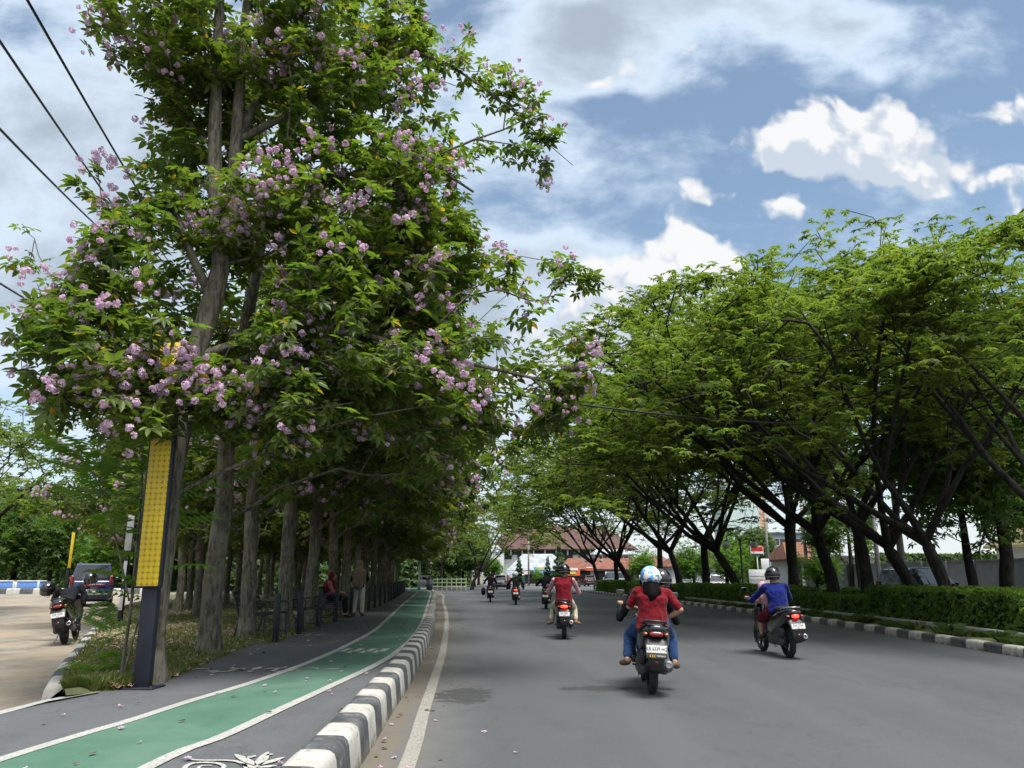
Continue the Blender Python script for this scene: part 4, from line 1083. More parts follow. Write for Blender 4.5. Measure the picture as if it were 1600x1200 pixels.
bl2 = [Vector((x, 84+6*math.sin(x*.07), 0)) for x in np.arange(-9.5, -80, -3.0)]
hedge('tall dark leafy screen closing the far side of the parking area and the grove', bl2, 3.0, 4.4, 0, 12, .42, 14, leaf_b, None)
bl3 = [Vector((x, 100+.25*(x-30), 0)) for x in np.arange(26, 95, 3.0)]
hedge('tall leafy screen far behind the boundary wall at right', bl3, 3.0, 4.2, 0, 13, .42, 12, leaf_b, None)

bl4 = [Vector((x, 121-.05*(x+6), 0)) for x in np.arange(-6.5, -36, -3.0)]
hedge('tall dark leafy screen beyond the bend, left of the white hall', bl4, 3.0, 5.2, 0, 14, .42, 14, leaf_b, None)
for (px, Y, v, sc, lab) in [(655, 106, 3, 1.05, 'dark tree over the pavement end beyond the bend'), (692, 112, 1, 1.15, 'dark tree behind the pale green railing, left of the leaning one'), (722, 110, 3, .95, 'dark rounded tree close left of the hall'), (748, 128, 1, 1.0, 'dark tree against the white gabled block'), (620, 92, 1, 1.1, 'dark tree closing the grove row at its far end')]:
    btree(px, Y, v, sc, px, lab, 'trees beyond the bend')
# ================================================================ PEOPLE
def capsule(mb, p0, r0, p1, r1, n=12):
    p0, p1 = Vector(p0), Vector(p1); d = (p1-p0); L = d.length
    d = d.normalized() if L > 1e-6 else Vector((0, 0, 1))
    pts = []; rad = []
    for i in range(5): a = math.pi/2*(1-i/4); pts.append(p0-d*r0*math.sin(a)); rad.append(max(r0*math.cos(a), .0006))
    for i in range(1, 5): a = math.pi/2*i/4; 
    for i in range(5): a = math.pi/2*i/4; pts.append(p1+d*r1*math.sin(a)); rad.append(max(r1*math.cos(a), .0006))
    mb.tube(pts, rad, n)
def chain(mb, pts, rad, n=12):
    for i in range(len(pts)-1): capsule(mb, pts[i], rad[i], pts[i+1], rad[i+1], n)
def spine(mb, secs, m=5):
    """secs: (centre, rx, ry); overlapping flattened balls make one trunk"""
    for a, b in zip(secs, secs[1:]):
        for i in range(m):
            t = i/m; c = Vector(a[0]).lerp(Vector(b[0]), t)
            rx = a[1]+(b[1]-a[1])*t; ry = a[2]+(b[2]-a[2])*t; mb.ell(c, (rx, ry, .075), 14)
    mb.ell(secs[-1][0], (secs[-1][1], secs[-1][2], .06), 14)
FOLD = bpy.data.textures.new('folds', 'CLOUDS'); FOLD.noise_scale = .11; FOLD.noise_depth = 2
FOLD2 = bpy.data.textures.new('fine_folds', 'CLOUDS'); FOLD2.noise_scale = .045; FOLD2.noise_depth = 1
def fuse(mb, name, mat, parent, voxel=.012, smooth=6, mi_fn=None):
    """joins overlapping volumes into one smooth skin"""
    me = mb.mesh(name+'_raw', mat); o = bpy.data.objects.new(name, me); COL.objects.link(o)
    md = o.modifiers.new('r', 'REMESH'); md.mode = 'VOXEL'; md.voxel_size = voxel; md.use_smooth_shade = True
    if smooth: s = o.modifiers.new('s', 'SMOOTH'); s.iterations = smooth; s.factor = .5
    if name in ('shirt', 'sleeves', 'trousers', 'headscarf', 'jacket'):
        for tx, k in ((FOLD, .026), (FOLD2, .008)): d = o.modifiers.new('d', 'DISPLACE'); d.texture = tx; d.strength = k; d.mid_level = .5; d.texture_coords = 'LOCAL'
    dg = bpy.context.evaluated_depsgraph_get(); dg.update()
    me2 = bpy.data.meshes.new_from_object(o.evaluated_get(dg)); me2.name = name
    o.modifiers.clear(); o.data = me2; bpy.data.meshes.remove(me)
    me2.materials.clear(); 
    for m_ in (mat if isinstance(mat, (list, tuple)) else [mat]): me2.materials.append(m_)
    me2.polygons.foreach_set('use_smooth', [True]*len(me2.polygons))
    if parent is not None: o.parent = parent
    return o
def cloth(name, col, rough=.85, var=.14, bump=1.0):
    if name in _M: return _M[name]
    m, T, b = new_mat(name); _M[name] = m
    pos = T.n('ShaderNodeTexCoord').outputs['Object']
    n = T.noise(T.v('MULTIPLY', pos, (1.0, 1.0, .55)), 7.5, 3, .5, dist=1.0); f = T.noise(pos, 160, 2, .6)
    c = T.mix(T.ss(n, .3, .7), tuple(x*(1-var) for x in col), tuple(min(1, x*(1+var)) for x in col)); c = T.mix(T.ss(f, .4, .6, 0, .2), c, tuple(x*.7 for x in col))
    T.L.new(c, b.inputs['Base Color']); b.inputs['Roughness'].default_value = rough; b.inputs['Specular IOR Level'].default_value = .25
    b.inputs['Sheen Weight'].default_value = .08 if max(col) > .1 else 0.0; b.inputs['Specular IOR Level'].default_value = .12
    bp = T.n('ShaderNodeBump'); bp.inputs['Strength'].default_value = bump; bp.inputs['Distance'].default_value = .035
    T.L.new(n, bp.inputs['Height']); T.L.new(bp.outputs[0], b.inputs['Normal']); return m
skin = plain('skin', (.36, .2, .13), .55, var=.1, scale=9, spec=.4)
hair_m = plain('hair', (.006, .005, .005), .75, var=.4, scale=30, bump=.5, bscale=90, spec=.06)
black_c = cloth('cloth_black', (.012, .013, .016)); navy_c = cloth('cloth_navy', (.018, .022, .045)); red_c = cloth('cloth_red', (.135, .005, .011)); jeans_c = cloth('cloth_jeans', (.02, .05, .14))
djeans_c = cloth('cloth_dark_jeans', (.02, .03, .06)); blue_c = cloth('cloth_blue', (.004, .011, .105)); cream_c = cloth('cloth_cream', (.55, .5, .36)); pink_c = cloth('cloth_pink', (.55, .28, .33)); green_c = cloth('cloth_green', (.03, .13, .06))
taupe_c = cloth('cloth_taupe', (.17, .125, .095)); grey_c = cloth('cloth_pale_grey', (.42, .41, .37)); maroon_c = cloth('cloth_maroon', (.11, .015, .025)); rose_c = cloth('cloth_rose', (.35, .11, .13)); short_c = cloth('cloth_wine', (.1, .012, .025)); lilac_c = cloth('cloth_lilac', (.4, .28, .5))
shoe_b = plain('shoe_brown', (.1, .05, .03), .6); shoe_t = plain('shoe_tan', (.22, .13, .06), .7); shoe_k = plain('shoe_black', (.015, .015, .016), .5)
gloss_k = plain('helmet_black', (.008, .008, .009), .18, coat=.6, var=.05); gloss_w = plain('helmet_white', (.62, .62, .6), .25, coat=.4, var=.05)
visor_m = plain('visor', (.03, .03, .032), .08, var=.02, coat=.5)
def flower_helmet():
    m, T, b = new_mat('helmet_flowered'); pos = T.n('ShaderNodeTexCoord').outputs['Object']
    n = T.n('ShaderNodeTexNoise'); T.L.new(pos, n.inputs[0]); n.inputs['Scale'].default_value = 14
    q = T.v('ADD', pos, T.v('SCALE', T.v('SUBTRACT', n.outputs[1], (.5, .5, .5)), .09))
    vo = T.n('ShaderNodeTexVoronoi'); T.L.new(q, vo.inputs['Vector']); vo.inputs['Scale'].default_value = 12
    sp = T.n('ShaderNodeSeparateColor'); T.L.new(vo.outputs['Color'], sp.inputs[0])
    blue = T.mix(sp.outputs[1], (.03, .17, .55), (.16, .46, .78))
    f = T.m('MULTIPLY', T.ss(vo.outputs['Distance'], .62, .5), T.m('GREATER_THAN', sp.outputs[0], .28))
    c = T.mix(f, (.66, .64, .55), blue); f2 = T.m('MULTIPLY', T.ss(vo.outputs['Distance'], .2, .14), T.m('LESS_THAN', sp.outputs[2], .5))
    c = T.mix(f2, c, (.65, .5, .12)); T.L.new(c, b.inputs['Base Color']); b.inputs['Roughness'].default_value = .22; b.inputs['Coat Weight'].default_value = .5; return m
helm_f = flower_helmet()

def grip_hand(mb, c, sx):
    """palm and five fingers closed round a bar that runs along x"""
    c = Vector(c); mb.ell(c+Vector((0, -.022, .016)), (.042, .03, .02), 10)
    for k in range(4):
        x = (-.032+.021*k)*sx; L = (.9, 1.0, 1.05, .92)[k] if sx > 0 else (.92, 1.05, 1.0, .9)[k]
        pts = [Vector((x, -.01, .03)), Vector((x, .024*L, .028)), Vector((x, .036*L, .0)), Vector((x, .018*L, -.024))]
        chain(mb, [c+p for p in pts], [.0115, .0105, .0098, .009], 8)
    pts = [Vector((-.03*sx, -.03, .0)), Vector((-.045*sx, -.012, -.02)), Vector((-.04*sx, .012, -.028))]
    chain(mb, [c+p for p in pts], [.013, .0115, .01], 8)
def open_hand(mb, wrist, d, up=(0, 0, 1), sx=1):
    """relaxed hand: palm, four unequal curled fingers and a thumb off the side"""
    w = Vector(wrist); d = Vector(d).normalized(); s = d.cross(Vector(up)).normalized(); u = s.cross(d)
    capsule(mb, w+d*.02, .026, w+d*.07, .03, 10); mb.ell(w+d*.05, (.036, .036, .03), 10)
    for k in range(4):
        a = w+d*.085+s*(-.028+.019*k); L = (.05, .06, .064, .055)[k]
        chain(mb, [a, a+d*L*.55-u*.006, a+d*L*.95-u*.026, a+d*L*1.1-u*.045], [.0105, .0098, .009, .0082], 8)
    a = w+d*.035-s*.03*sx; chain(mb, [a, a-s*.025*sx+d*.025, a-s*.028*sx+d*.055-u*.012], [.0135, .012, .01], 8)

def build_person(label, loc, rz, J, shirt, trousers, shoes, group=None, sleeve='long', legs='long', hair=None, helmet=None, visor='clear', hijab=None, vox=.011, hands='grip', lean=0.0, vest=None, bulk=1.0, shirt_drop=0.0, face=False, strap=None):
    t = thing('person', label, 'person', loc, rz, group); t.rotation_euler = (0, lean, rz)
    V = lambda k: Vector(J[k])
    hip, neck, head = V('hip'), V('neck'), V('head'); ax = (neck-hip); up = ax.normalized()
    s = J.get('s', 1.0)
    B = MB()
    # body: one skin from head to feet
    waist = hip.lerp(neck, .32)+Vector((0, -.01, 0)); chest = hip.lerp(neck, .68)+Vector((0, -.015, 0)); top = hip.lerp(neck, .9)
    secs = [(hip, .15*bulk, .105*bulk), (waist, .125*bulk, .09*bulk), (chest, .15*bulk, .1*bulk), (top, .13*bulk, .075)]
    spine(B, secs); capsule(B, top, .06, head+Vector((0, 0, -.05)), .052)
    B.ell(head, (.074, .092, .108), 16); B.ell(head+Vector((0, .035, -.06)), (.052, .05, .05), 12); B.ell(head+Vector((0, .098, -.01)), (.014, .02, .025), 8)
    for sx in (-1, 1): B.ell(head+Vector((sx*.076, -.005, -.01)), (.012, .02, .03), 8)
    B.ell(head+Vector((0, .088, -.062)), (.026, .012, .012), 8)
    for sd_, sx in (('L', -1), ('R', 1)):
        sh, el, ha = V('sh'+sd_), V('el'+sd_), V('ha'+sd_)
        capsule(B, top, .07, sh, .055); chain(B, [sh, el], [.05, .038]); fw = (ha-el).normalized(); wr = ha-fw*(.05 if hands == 'grip' else 0)
        chain(B, [el, el.lerp(wr, .35), wr], [.038, .037, .025])
        if J.get('hand'+sd_, hands) == 'grip': capsule(B, wr, .025, ha+Vector((0, -.02, .01)), .024, 10); grip_hand(B, ha, sx)
        else: open_hand(B, wr, fw, J.get('up'+sd_, (0, 0, 1)), sx)
        kn, an, toe = V('kn'+sd_), V('an'+sd_), V('toe'+sd_); hj = hip+Vector((sx*.085, .01, -.02))
        chain(B, [hj, hj.lerp(kn, .4), kn, kn.lerp(an, .35), an], [.088*bulk, .08*bulk, .056, .055, .036])
        chain(B, [an+Vector((0, -.01, -.035)), an.lerp(toe, .6)+Vector((0, 0, -.012)), toe], [.034, .034, .026])
    fuse(B, 'body', skin, t, vox*.8, 4)
    # top garment
    S = MB(); g = .018
    drop = Vector((0, -.012, -.05-shirt_drop))
    spine(S, [(hip+drop, (.158+g)*bulk, (.115+g)*bulk), (hip, (.152+g)*bulk, (.108+g)*bulk), (waist, (.134+g)*bulk, (.097+g)*bulk), (chest, (.152+g)*bulk, (.104+g)*bulk), (top, (.132+g)*bulk, .08+g)])
    capsule(S, top, .068, hip.lerp(neck, 1.0)+Vector((0, 0, .0)), .056)
    vS = MB()
    for sd_, sx in (('L', -1), ('R', 1)):
        sh, el, ha = V('sh'+sd_), V('el'+sd_), V('ha'+sd_); M_ = S if (vest is None) else vS
        capsule(S, top, .083, sh, .066)
        if sleeve == 'short': chain(M_, [sh, sh.lerp(el, .45), sh.lerp(el, .78)], [.068, .062, .06])
        else: chain(M_, [sh, sh.lerp(el, .5), el, el.lerp(ha, .45), el.lerp(ha, .78)], [.067, .058, .053, .047, .038])
    fuse(S, 'shirt', shirt if vest is None else vest, t, vox, 7)
    if vest is not None: fuse(vS, 'sleeves', shirt, t, vox, 6)
    # trousers
    Tm = MB(); spine(Tm, [(hip+Vector((0, 0, -.05)), .165*bulk, .125*bulk), (hip+Vector((0, 0, .06)), .15*bulk, .11*bulk)])
    for sd_, sx in (('L', -1), ('R', 1)):
        kn, an = V('kn'+sd_), V('an'+sd_); hj = hip+Vector((sx*.085, .01, -.02)); w = J.get('wide', 1.0)
        if legs == 'short': chain(Tm, [hj, hj.lerp(kn, .5), hj.lerp(kn, .95)], [.102*bulk, .092*bulk, .085])
        else: chain(Tm, [hj, hj.lerp(kn, .45), kn, kn.lerp(an, .4), kn.lerp(an, .84)], [.1*bulk, .09*bulk, .07*w, .066*w, .056*w])
    fuse(Tm, 'trousers', trousers, t, vox, 6)
    for sd_ in 'LR':
        if shoes is None: break
        an, toe = V('an'+sd_), V('toe'+sd_); Sh = MB(); d = (toe-an); d.z = 0; d = d.normalized()
        capsule(Sh, an+Vector((0, 0, -.03))-d*.015, .043, an.lerp(toe, .55)+Vector((0, 0, -.018)), .042); capsule(Sh, an.lerp(toe, .55)+Vector((0, 0, -.018)), .042, toe+d*.012, .034)
        fuse(Sh, 'shoe', shoes, t, .012, 4)
    if face:
        for sx in (-1, 1):
            E = MB(); E.ell(head+Vector((sx*.03, .083, .012)), (.012, .009, .008), 8); E.build('eye', shoe_k, t)
    if hair is not None:
        H = MB(); H.ell(head+Vector((0, -.012, .018)), (.085, .1, .105), 14)
        pts = [head+Vector((0, -.07, -.03)), head+Vector((.0, -.12, -.12)), head+Vector((.015, -.15, -.2)), head+Vector((-.01, -.15, -.29))]
        chain(H, pts, [.07, .075, .075, .045]); chain(H, [head+Vector((.05, -.08, -.06)), head+Vector((.09, -.13, -.16)), head+Vector((.1, -.13, -.24))], [.05, .045, .02])
        chain(H, [head+Vector((-.05, -.08, -.06)), head+Vector((-.06, -.13, -.17)), head+Vector((-.05, -.13, -.26))], [.05, .045, .02])
        fuse(H, 'hair', hair_m, t, .012, 3)
    if hijab is not None:
        H = MB(); L = J.get('veil', .3); H.ell(head+Vector((0, -.012, .012)), (.094, .108, .122), 16)
        chain(H, [head+Vector((0, -.03, -.06)), neck+Vector((0, -.03, .02)), neck+Vector((0, -.07, -.1)), neck+Vector((0, -.1, -L))], [.085, .1, .14, .13])
        chain(H, [neck+Vector((0, .02, .02)), neck+Vector((0, .07, -.08)), neck+Vector((0, .09, -L*.75))], [.09, .12, .1])
        for sx in (-1, 1): chain(H, [neck+Vector((0, -.02, .0)), neck+Vector((sx*.13, -.03, -.06)), neck+Vector((sx*.14, -.05, -L*.8))], [.09, .085, .06])
        h = fuse(H, 'headscarf', hijab, t, .013, 8)
        if face:   # the face opening
            bm = bmesh.new(); bm.from_mesh(h.data); fc = head+Vector((0, .105, -.012))
            dead = [v for v in bm.verts if ((v.co.x-fc.x)/.06)**2+((v.co.z-fc.z)/.082)**2 < 1 and v.co.y > head.y+.03]
            bmesh.ops.delete(bm, geom=dead, context='VERTS'); bm.to_mesh(h.data); bm.free()
    if helmet is not None:
        Hm = MB(); c = head+Vector((0, -.012, .022)); n = 22
        prof = []
        for i in range(14):
            a = math.pi/2-(math.pi/2+.72)*i/13; prof.append((max(.001, math.cos(a)), math.sin(a)))
        prof += [(.70, -.70), (.66, -.62), (.82, -.2)]
        S_ = Matrix.Diagonal(Vector((.134, .152, .142)))
        vs0 = len(Hm.v); Hm.lathe(prof, c, n, S_)
        # the face opening at the front
        keep = []
        for f in Hm.f:
            m_ = sum((Vector(Hm.v[i]) for i in f), Vector())/len(f)-c
            keep.append(not (m_.y > .06 and m_.z < .02 and abs(m_.x) < .1))
        Hm.f = [f for f, k in zip(Hm.f, keep) if k]; Hm.mi = Hm.mi[:len(Hm.f)]; Hm.sm = [True]*len(Hm.f)
        Hm.tube([c+Vector((.134*.76*math.cos(a), .152*.76*math.sin(a), -.142*.66)) for a in np.linspace(math.pi*.72, math.pi*2.28, 20)], .011, 6)
        ho = Hm.build('helmet', helmet, t)
        Vs = MB(); vs = []; m = 14
        for i in range(m+1):
            a = math.pi*(.08+.84*i/m)
            for z in (.03, -.02, -.07, -.105): vs.append(c+Vector((math.cos(a)*.139, math.sin(a)*(.162-.1*max(0, -z-.05)), z)))
        Vs.add(vs, [(4*i+k, 4*i+k+1, 4*i+4+k+1, 4*i+4+k) for i in range(m) for k in range(3)], 0, True); vo_ = Vs.build('visor', visor_m, ho)
        for sx in (-1, 1):
            K = MB(); K.lathe([(.001, .012), (.02, .01), (.024, 0), (.024, -.01)], c+Vector((sx*.134, .035, -.01)), 12, Matrix.Rotation(sx*math.pi/2, 3, 'Y')); K.build('visor_hinge', gloss_w if helmet is helm_f else visor_m, ho)
        bd = MB(); bd.tube([c+Vector((.1355*math.cos(a), .1535*math.sin(a), -.045)) for a in np.linspace(math.pi*1.02, math.pi*1.98, 18)], .004, 4); bd.build('trim_band', visor_m if helmet is not gloss_k else plain('trim_grey', (.12, .12, .12), .4), ho)
    return t
def ride_pose(hip=(0, .38, .83), torso=.46, lean=.08, reach=.93, hw=.33, hz=1.02, ky=.78, kz=.62, kx=.17, ay=.8, az=.36, ax=.15, head=None, sw=.185, twist=0.0, elz=-.14, elx=.1):
    h = Vector(hip); n = h+Vector((0, lean, torso)); J = dict(hip=h, neck=n, head=n+Vector((0, lean*.35, .165)) if head is None else Vector(head))
    for s_, sx in (('L', -1), ('R', 1)):
        sh = h.lerp(n, .93)+Vector((sx*sw, 0, -.02)); ha = Vector((sx*hw, reach, hz)); J['sh'+s_] = sh
        el = sh.lerp(ha, .48)+Vector((sx*elx, -.03, elz)); J['el'+s_] = el; J['ha'+s_] = ha
        J['kn'+s_] = Vector((sx*kx, ky, kz)); J['an'+s_] = Vector((sx*ax, ay, az)); J['toe'+s_] = Vector((sx*(ax+.01), ay+.15, az-.06))
    return J
# ================================================================ SCOOTERS AND CARS
tyre_m = plain('tyre', (.014, .014, .014), .85, var=.3, scale=14, bump=.6, bscale=120); rim_m = plain('rim_dark', (.03, .03, .032), .35, metal=.6); steel = plain('steel', (.42, .42, .43), .3, metal=.9, var=.1)
blk_p = plain('plastic_black', (.013, .013, .014), .42, var=.25, scale=8, dirt=(.07, .065, .06), dirt_amt=.35); gloss_b = plain('scooter_black', (.007, .007, .008), .16, coat=.7, var=.1); gloss_s = plain('scooter_silver', (.3, .3, .31), .25, metal=.5, coat=.5); gloss_m = plain('scooter_maroon', (.05, .006, .01), .2, coat=.6)
gloss_p = plain('scooter_white', (.55, .55, .55), .25, coat=.5)
engine_m = plain('engine_metal', (.06, .06, .062), .5, metal=.5, var=.4, scale=12, bump=.5); seat_m = plain('seat_vinyl', (.014, .014, .015), .55, bump=.3, bscale=150)
red_off = plain('lamp_red', (.18, .008, .008), .15, coat=.6); red_on = plain('lamp_red_lit', (.5, .01, .008), .2, emit=(1.0, .04, .025), estr=1.6); amber = plain('lamp_amber', (.16, .045, .006), .2, coat=.5); plate_w = plain('plate_white', (.62, .62, .6), .45, var=.06); ink = plain('ink_black', (.012, .012, .013), .6); ink_y = plain('ink_yellow', (.6, .38, .03), .5); glassy = plain('lamp_clear', (.5, .5, .5), .08, coat=.8)
mirror_m = plain('mirror', (.1, .11, .12), .05, metal=1.0)
def text_mesh(name, s, size, mat, parent, loc, rot, depth=.001, align='CENTER', sx=1.0, proj=None):
    cu = bpy.data.curves.new(name, 'FONT'); cu.body = s; cu.size = size; cu.extrude = depth; cu.align_x = align; cu.align_y = 'CENTER'; cu.resolution_u = 2
    o = bpy.data.objects.new(name, cu); COL.objects.link(o); dg = bpy.context.evaluated_depsgraph_get(); dg.update()
    me = bpy.data.meshes.new_from_object(o.evaluated_get(dg)); bpy.data.objects.remove(o); me.name = name; me.materials.clear(); me.materials.append(mat)
    q = bpy.data.objects.new(name, me); link(q, parent); q.location = loc; q.rotation_euler = rot; q.scale = (sx, 1, 1); return q
def loft(mb, secs, n=18, mi=0, p=2.6):
    """secs along y: (y, zc, halfwidth, halfheight)"""
    vs = []
    for (y, z, w, h) in secs:
        for k in range(n):
            a = 2*math.pi*k/n; c, s = math.cos(a), math.sin(a)
            vs.append((w*math.copysign(abs(c)**(2/p), c), y, z+h*math.copysign(abs(s)**(2/p), s)))
    m = len(secs); fs = [(i*n+k, i*n+(k+1) % n, (i+1)*n+(k+1) % n, (i+1)*n+k) for i in range(m-1) for k in range(n)]
    mb.add(vs, fs+[tuple(range(n))[::-1], tuple((m-1)*n+k for k in range(n))], mi, True)
def wheel(parent, name, c, r, w, spokes=5, mats=None):
    t = MB(); X = Matrix.Rotation(math.pi/2, 3, 'Y'); prof = []
    for i in range(11):
        a = -math.pi*.62+math.pi*1.24*i/10; prof.append((r-w*.48+w*.48*math.cos(a), w*.5*math.sin(a)))
    t.lathe(prof+[prof[0]], (0, 0, 0), 30, X)
    # tread blocks
    for k in range(26):
        a = 2*math.pi*k/26; M = Matrix.Rotation(a, 3, 'X'); t.box(M @ Vector((w*.16*(1 if k % 2 else -1), 0, r-.001)), (w*.42, .012, .008), M)
    o = t.build(name, (mats or (tyre_m, rim_m))[0], parent, c)
    q = MB(); q.lathe([(r-w*.55, -w*.42), (r-w*.75, -w*.3), (r-w*.8, 0), (r-w*.75, w*.3), (r-w*.55, w*.42), (r-w*.5, 0), (r-w*.55, -w*.42)], (0, 0, 0), 24, X)
    q.lathe([(.001, -w*.4), (.035, -w*.38), (.04, w*.38), (.001, w*.4)], (0, 0, 0), 12, X)
    for k in range(spokes):
        M = Matrix.Rotation(2*math.pi*k/spokes, 3, 'X'); q.box(M @ Vector((0, 0, (r-w*.6)*.5)), (w*.3, .035, r-w*.7), M)
    q.build('rim', (mats or (tyre_m, rim_m))[1], o); return o
def indo_plate(parent, c, tilt, main, sub=None, chev=False, w=.25, h=.1, mat=None):
    M = Matrix.Rotation(tilt, 3, 'X'); p = MB(); p.bbox((0, 0, 0), (w, .006, h), .002)
    o = p.build('number_plate', mat or plate_w, parent, c); o.rotation_euler = (tilt, 0, 0)
    f = MB()
    for sx in (-1, 1): f.box((sx*(w/2-.004), -.004, 0), (.004, .003, h-.004))
    for sz in (-1, 1): f.box((0, -.004, sz*(h/2-.004)), (w-.012, .003, .004))
    f.build('plate_rim', ink, o)
    text_mesh('plate_letters', main, h*.6, ink, o, (0, -.0055, h*.12 if not chev else .0), (math.pi/2, 0, 0), .0008, sx=.8)
    if not chev: text_mesh('plate_date', '08 26', h*.2, ink, o, (0, -.0055, -h*.3), (math.pi/2, 0, 0), .0008)
    if chev:
        b = MB(); b.bbox((0, .002, -h*.8), (w, .01, h*.58), .003); s = b.build('plate_board', ink, o)
        for k in range(3):
            ch = MB(); x = -w*.34+k*.026; ch.add([(x, 0, 0), (x+.012, 0, .015), (x+.02, 0, .015), (x+.008, 0, 0), (x+.02, 0, -.015), (x+.012, 0, -.015)], [(0, 3, 2, 1), (0, 5, 4, 3)])
            k_ = ch.build('chevron', ink_y, s); k_.location = (0, -.0045, -h*.8)
        text_mesh('board_letters', sub, h*.3, plate_w, s, (w*.2, -.0045, -h*.8), (math.pi/2, 0, 0), .0008, sx=.85)
    return o
def tri(a, b, c): return [Vector(a), Vector(b), Vector(c)]
def build_scooter(label, loc, rz, lean=0.0, col=None, lit=False, plate='DA 4127', sub=None, chev=False, group='scooters on the road', simple=False, tail='wide', steer=0.0, rail_m=None, muffler=None, parked=False):
    col = col or gloss_b
    t = thing('scooter', label, 'scooter', loc, rz, group); t.rotation_euler = (0, lean, rz)
    wheel(t, 'wheel', (0, 0, .275), .275, .11); fw = wheel(t, 'wheel', (0, 1.26, .275), .275, .09); fw.rotation_euler = (0, 0, steer)
    b = MB(); loft(b, [(-.49, .80, .06, .03), (-.44, .79, .115, .07), (-.32, .76, .168, .118), (-.12, .68, .2, .175), (.15, .6, .205, .215), (.42, .55, .19, .22), (.62, .5, .15, .16), (.68, .46, .12, .1)], 20)
    b.build('body', col, t)
    s = MB(); loft(s, [(-.3, .845, .10, .03), (-.2, .85, .13, .04), (.05, .845, .145, .05), (.28, .815, .15, .05), (.5, .79, .125, .045), (.66, .765, .08, .03)], 18); s.build('seat', seat_m, t)
    g = MB(); g.tube(catmull([Vector(p) for p in [(-.12, -.1, .84), (-.135, -.3, .87), (-.1, -.45, .885), (0, -.49, .89), (.1, -.45, .885), (.135, -.3, .87), (.12, -.1, .84)]], .05), .013, 8); g.build('grab_rail', rail_m or blk_p, t)
    l = MB(); w = .085 if tail == 'wide' else .06; loft(l, [(-.505, .735, w*.8, .022), (-.485, .74, w, .034), (-.42, .745, w*1.02, .036)], 16); l.build('tail_light', red_on if lit else red_off, t)
    for sx in (-1, 1):
        k = MB(); loft(k, [(-.475, .0, .02, .016), (-.44, .0, .032, .022), (-.38, .01, .03, .022)], 12); o = k.build('indicator', amber if not lit else red_off, t, (sx*.125, 0, .735))
    m = MB(); loft(m, [(-.36, .69, .15, .06), (-.46, .62, .14, .05), (-.5, .54, .12, .03), (-.52, .46, .1, .02), (-.5, .36, .085, .015), (-.45, .3, .07, .012)], 14); m.build('mudguard', blk_p, t)
    indo_plate(t, (0, -.545, .575), R(-12), plate, sub, chev, mat=None)
    r = MB(); r.lathe([(.001, .012), (.02, .01), (.022, 0)], (0, -.535, .425), 12, Matrix.Rotation(math.pi/2, 3, 'X')); r.build('reflector', red_off, t)
    e = MB(); e.bbox((-.115, .2, .31), (.14, .54, .19), .045); e.bbox((-.12, .42, .33), (.12, .2, .2), .05); e.bbox((-.11, -.02, .3), (.09, .16, .16), .05); e.tube(tri((-.1, .0, .28), (-.02, .0, .275), (.06, 0, .275)), .03, 8)
    for k in range(4): e.bbox((-.168, .1+.1*k, .31), (.012, .05, .1), .004)
    e.bbox((0.02, .42, .36), (.2, .22, .18), .04); e.build('engine', engine_m, t)
    a = MB(); a.bbox((-.13, .02, .44), (.11, .36, .2), .05); a.build('air_box', blk_p, t)
    sp = MB(); pts = []
    for i in range(60): u = i/59; an = u*math.pi*14; c = Vector((-.115, .05-.02*u, .36+.26*u)); pts.append(c+Vector((math.cos(an)*.028, math.sin(an)*.028, 0)))
    sp.tube(pts, .006, 5); sp.tube([(-.115, .05, .34), (-.115, .03, .63)], .014, 8); sp.build('shock_absorber', steel, t)
    ex = MB(); ex.tube([(.13, .34, .22), (.135, .15, .235), (.14, .05, .26)], .018, 8); ex.tube([(.145, .12, .27), (.15, .05, .28), (.155, -.3, .36), (.156, -.4, .385), (.156, -.42, .39)], [.03, .055, .066, .062, .04], 14)
    ex.build('exhaust', muffler or blk_p, t)
    hs = MB(); hs.bbox((.215, -.16, .335), (.014, .3, .085), .006, Matrix.Rotation(R(-13), 3, 'X')); hs.lathe([(.026, .0), (.042, .004), (.046, -.01), (.02, -.012)], (.156, -.425, .39), 14, Matrix.Rotation(math.pi/2-R(13), 3, 'X')); hs.build('heat_shield', steel if muffler is None else muffler, t)
    f = MB(); f.bbox((0, .82, .3), (.3, .36, .06), .02); loft(f, [(.5, .38, .13, .09), (.7, .33, .15, .06), (.98, .34, .15, .06)], 14); f.build('floorboard', blk_p, t)
    sh = MB(); vs = []
    secs = [(1.0, .3, .13), (1.04, .45, .19), (1.06, .62, .21), (1.04, .78, .2), (1.0, .9, .16)]
    for (y, z, hw) in secs:
        for k in range(9):
            u = -1+k/4; vs.append((hw*u, y+.1*(1-u*u)-.02, z))
    nb = len(vs); vs += [(x, y-.03, z) for x, y, z in vs]
    fs = [(i*9+k, i*9+k+1, i*9+k+10, i*9+k+9) for i in range(4) for k in range(8)]; fs += [tuple(q+nb for q in reversed(q_)) for q_ in fs[:32]]
    rim_ = [k for k in range(9)]+[i*9+8 for i in range(1, 5)]+[36+k for k in range(7, -1, -1)]+[i*9 for i in range(3, 0, -1)]
    fs += [(rim_[i], rim_[(i+1) % len(rim_)], rim_[(i+1) % len(rim_)]+nb, rim_[i]+nb) for i in range(len(rim_))]
    sh.add(vs, fs, 0, True); sh.build('front_shield', col, t)
    fd = MB(); n = 12; vs = []
    for i in range(n+1):
        a = R(-25+150*i/n); 
        for x, rr_ in ((-.06, .285), (-.045, .305), (.045, .305), (.06, .285)): vs.append((x, 1.26+rr_*math.cos(a), .275+rr_*math.sin(a)))
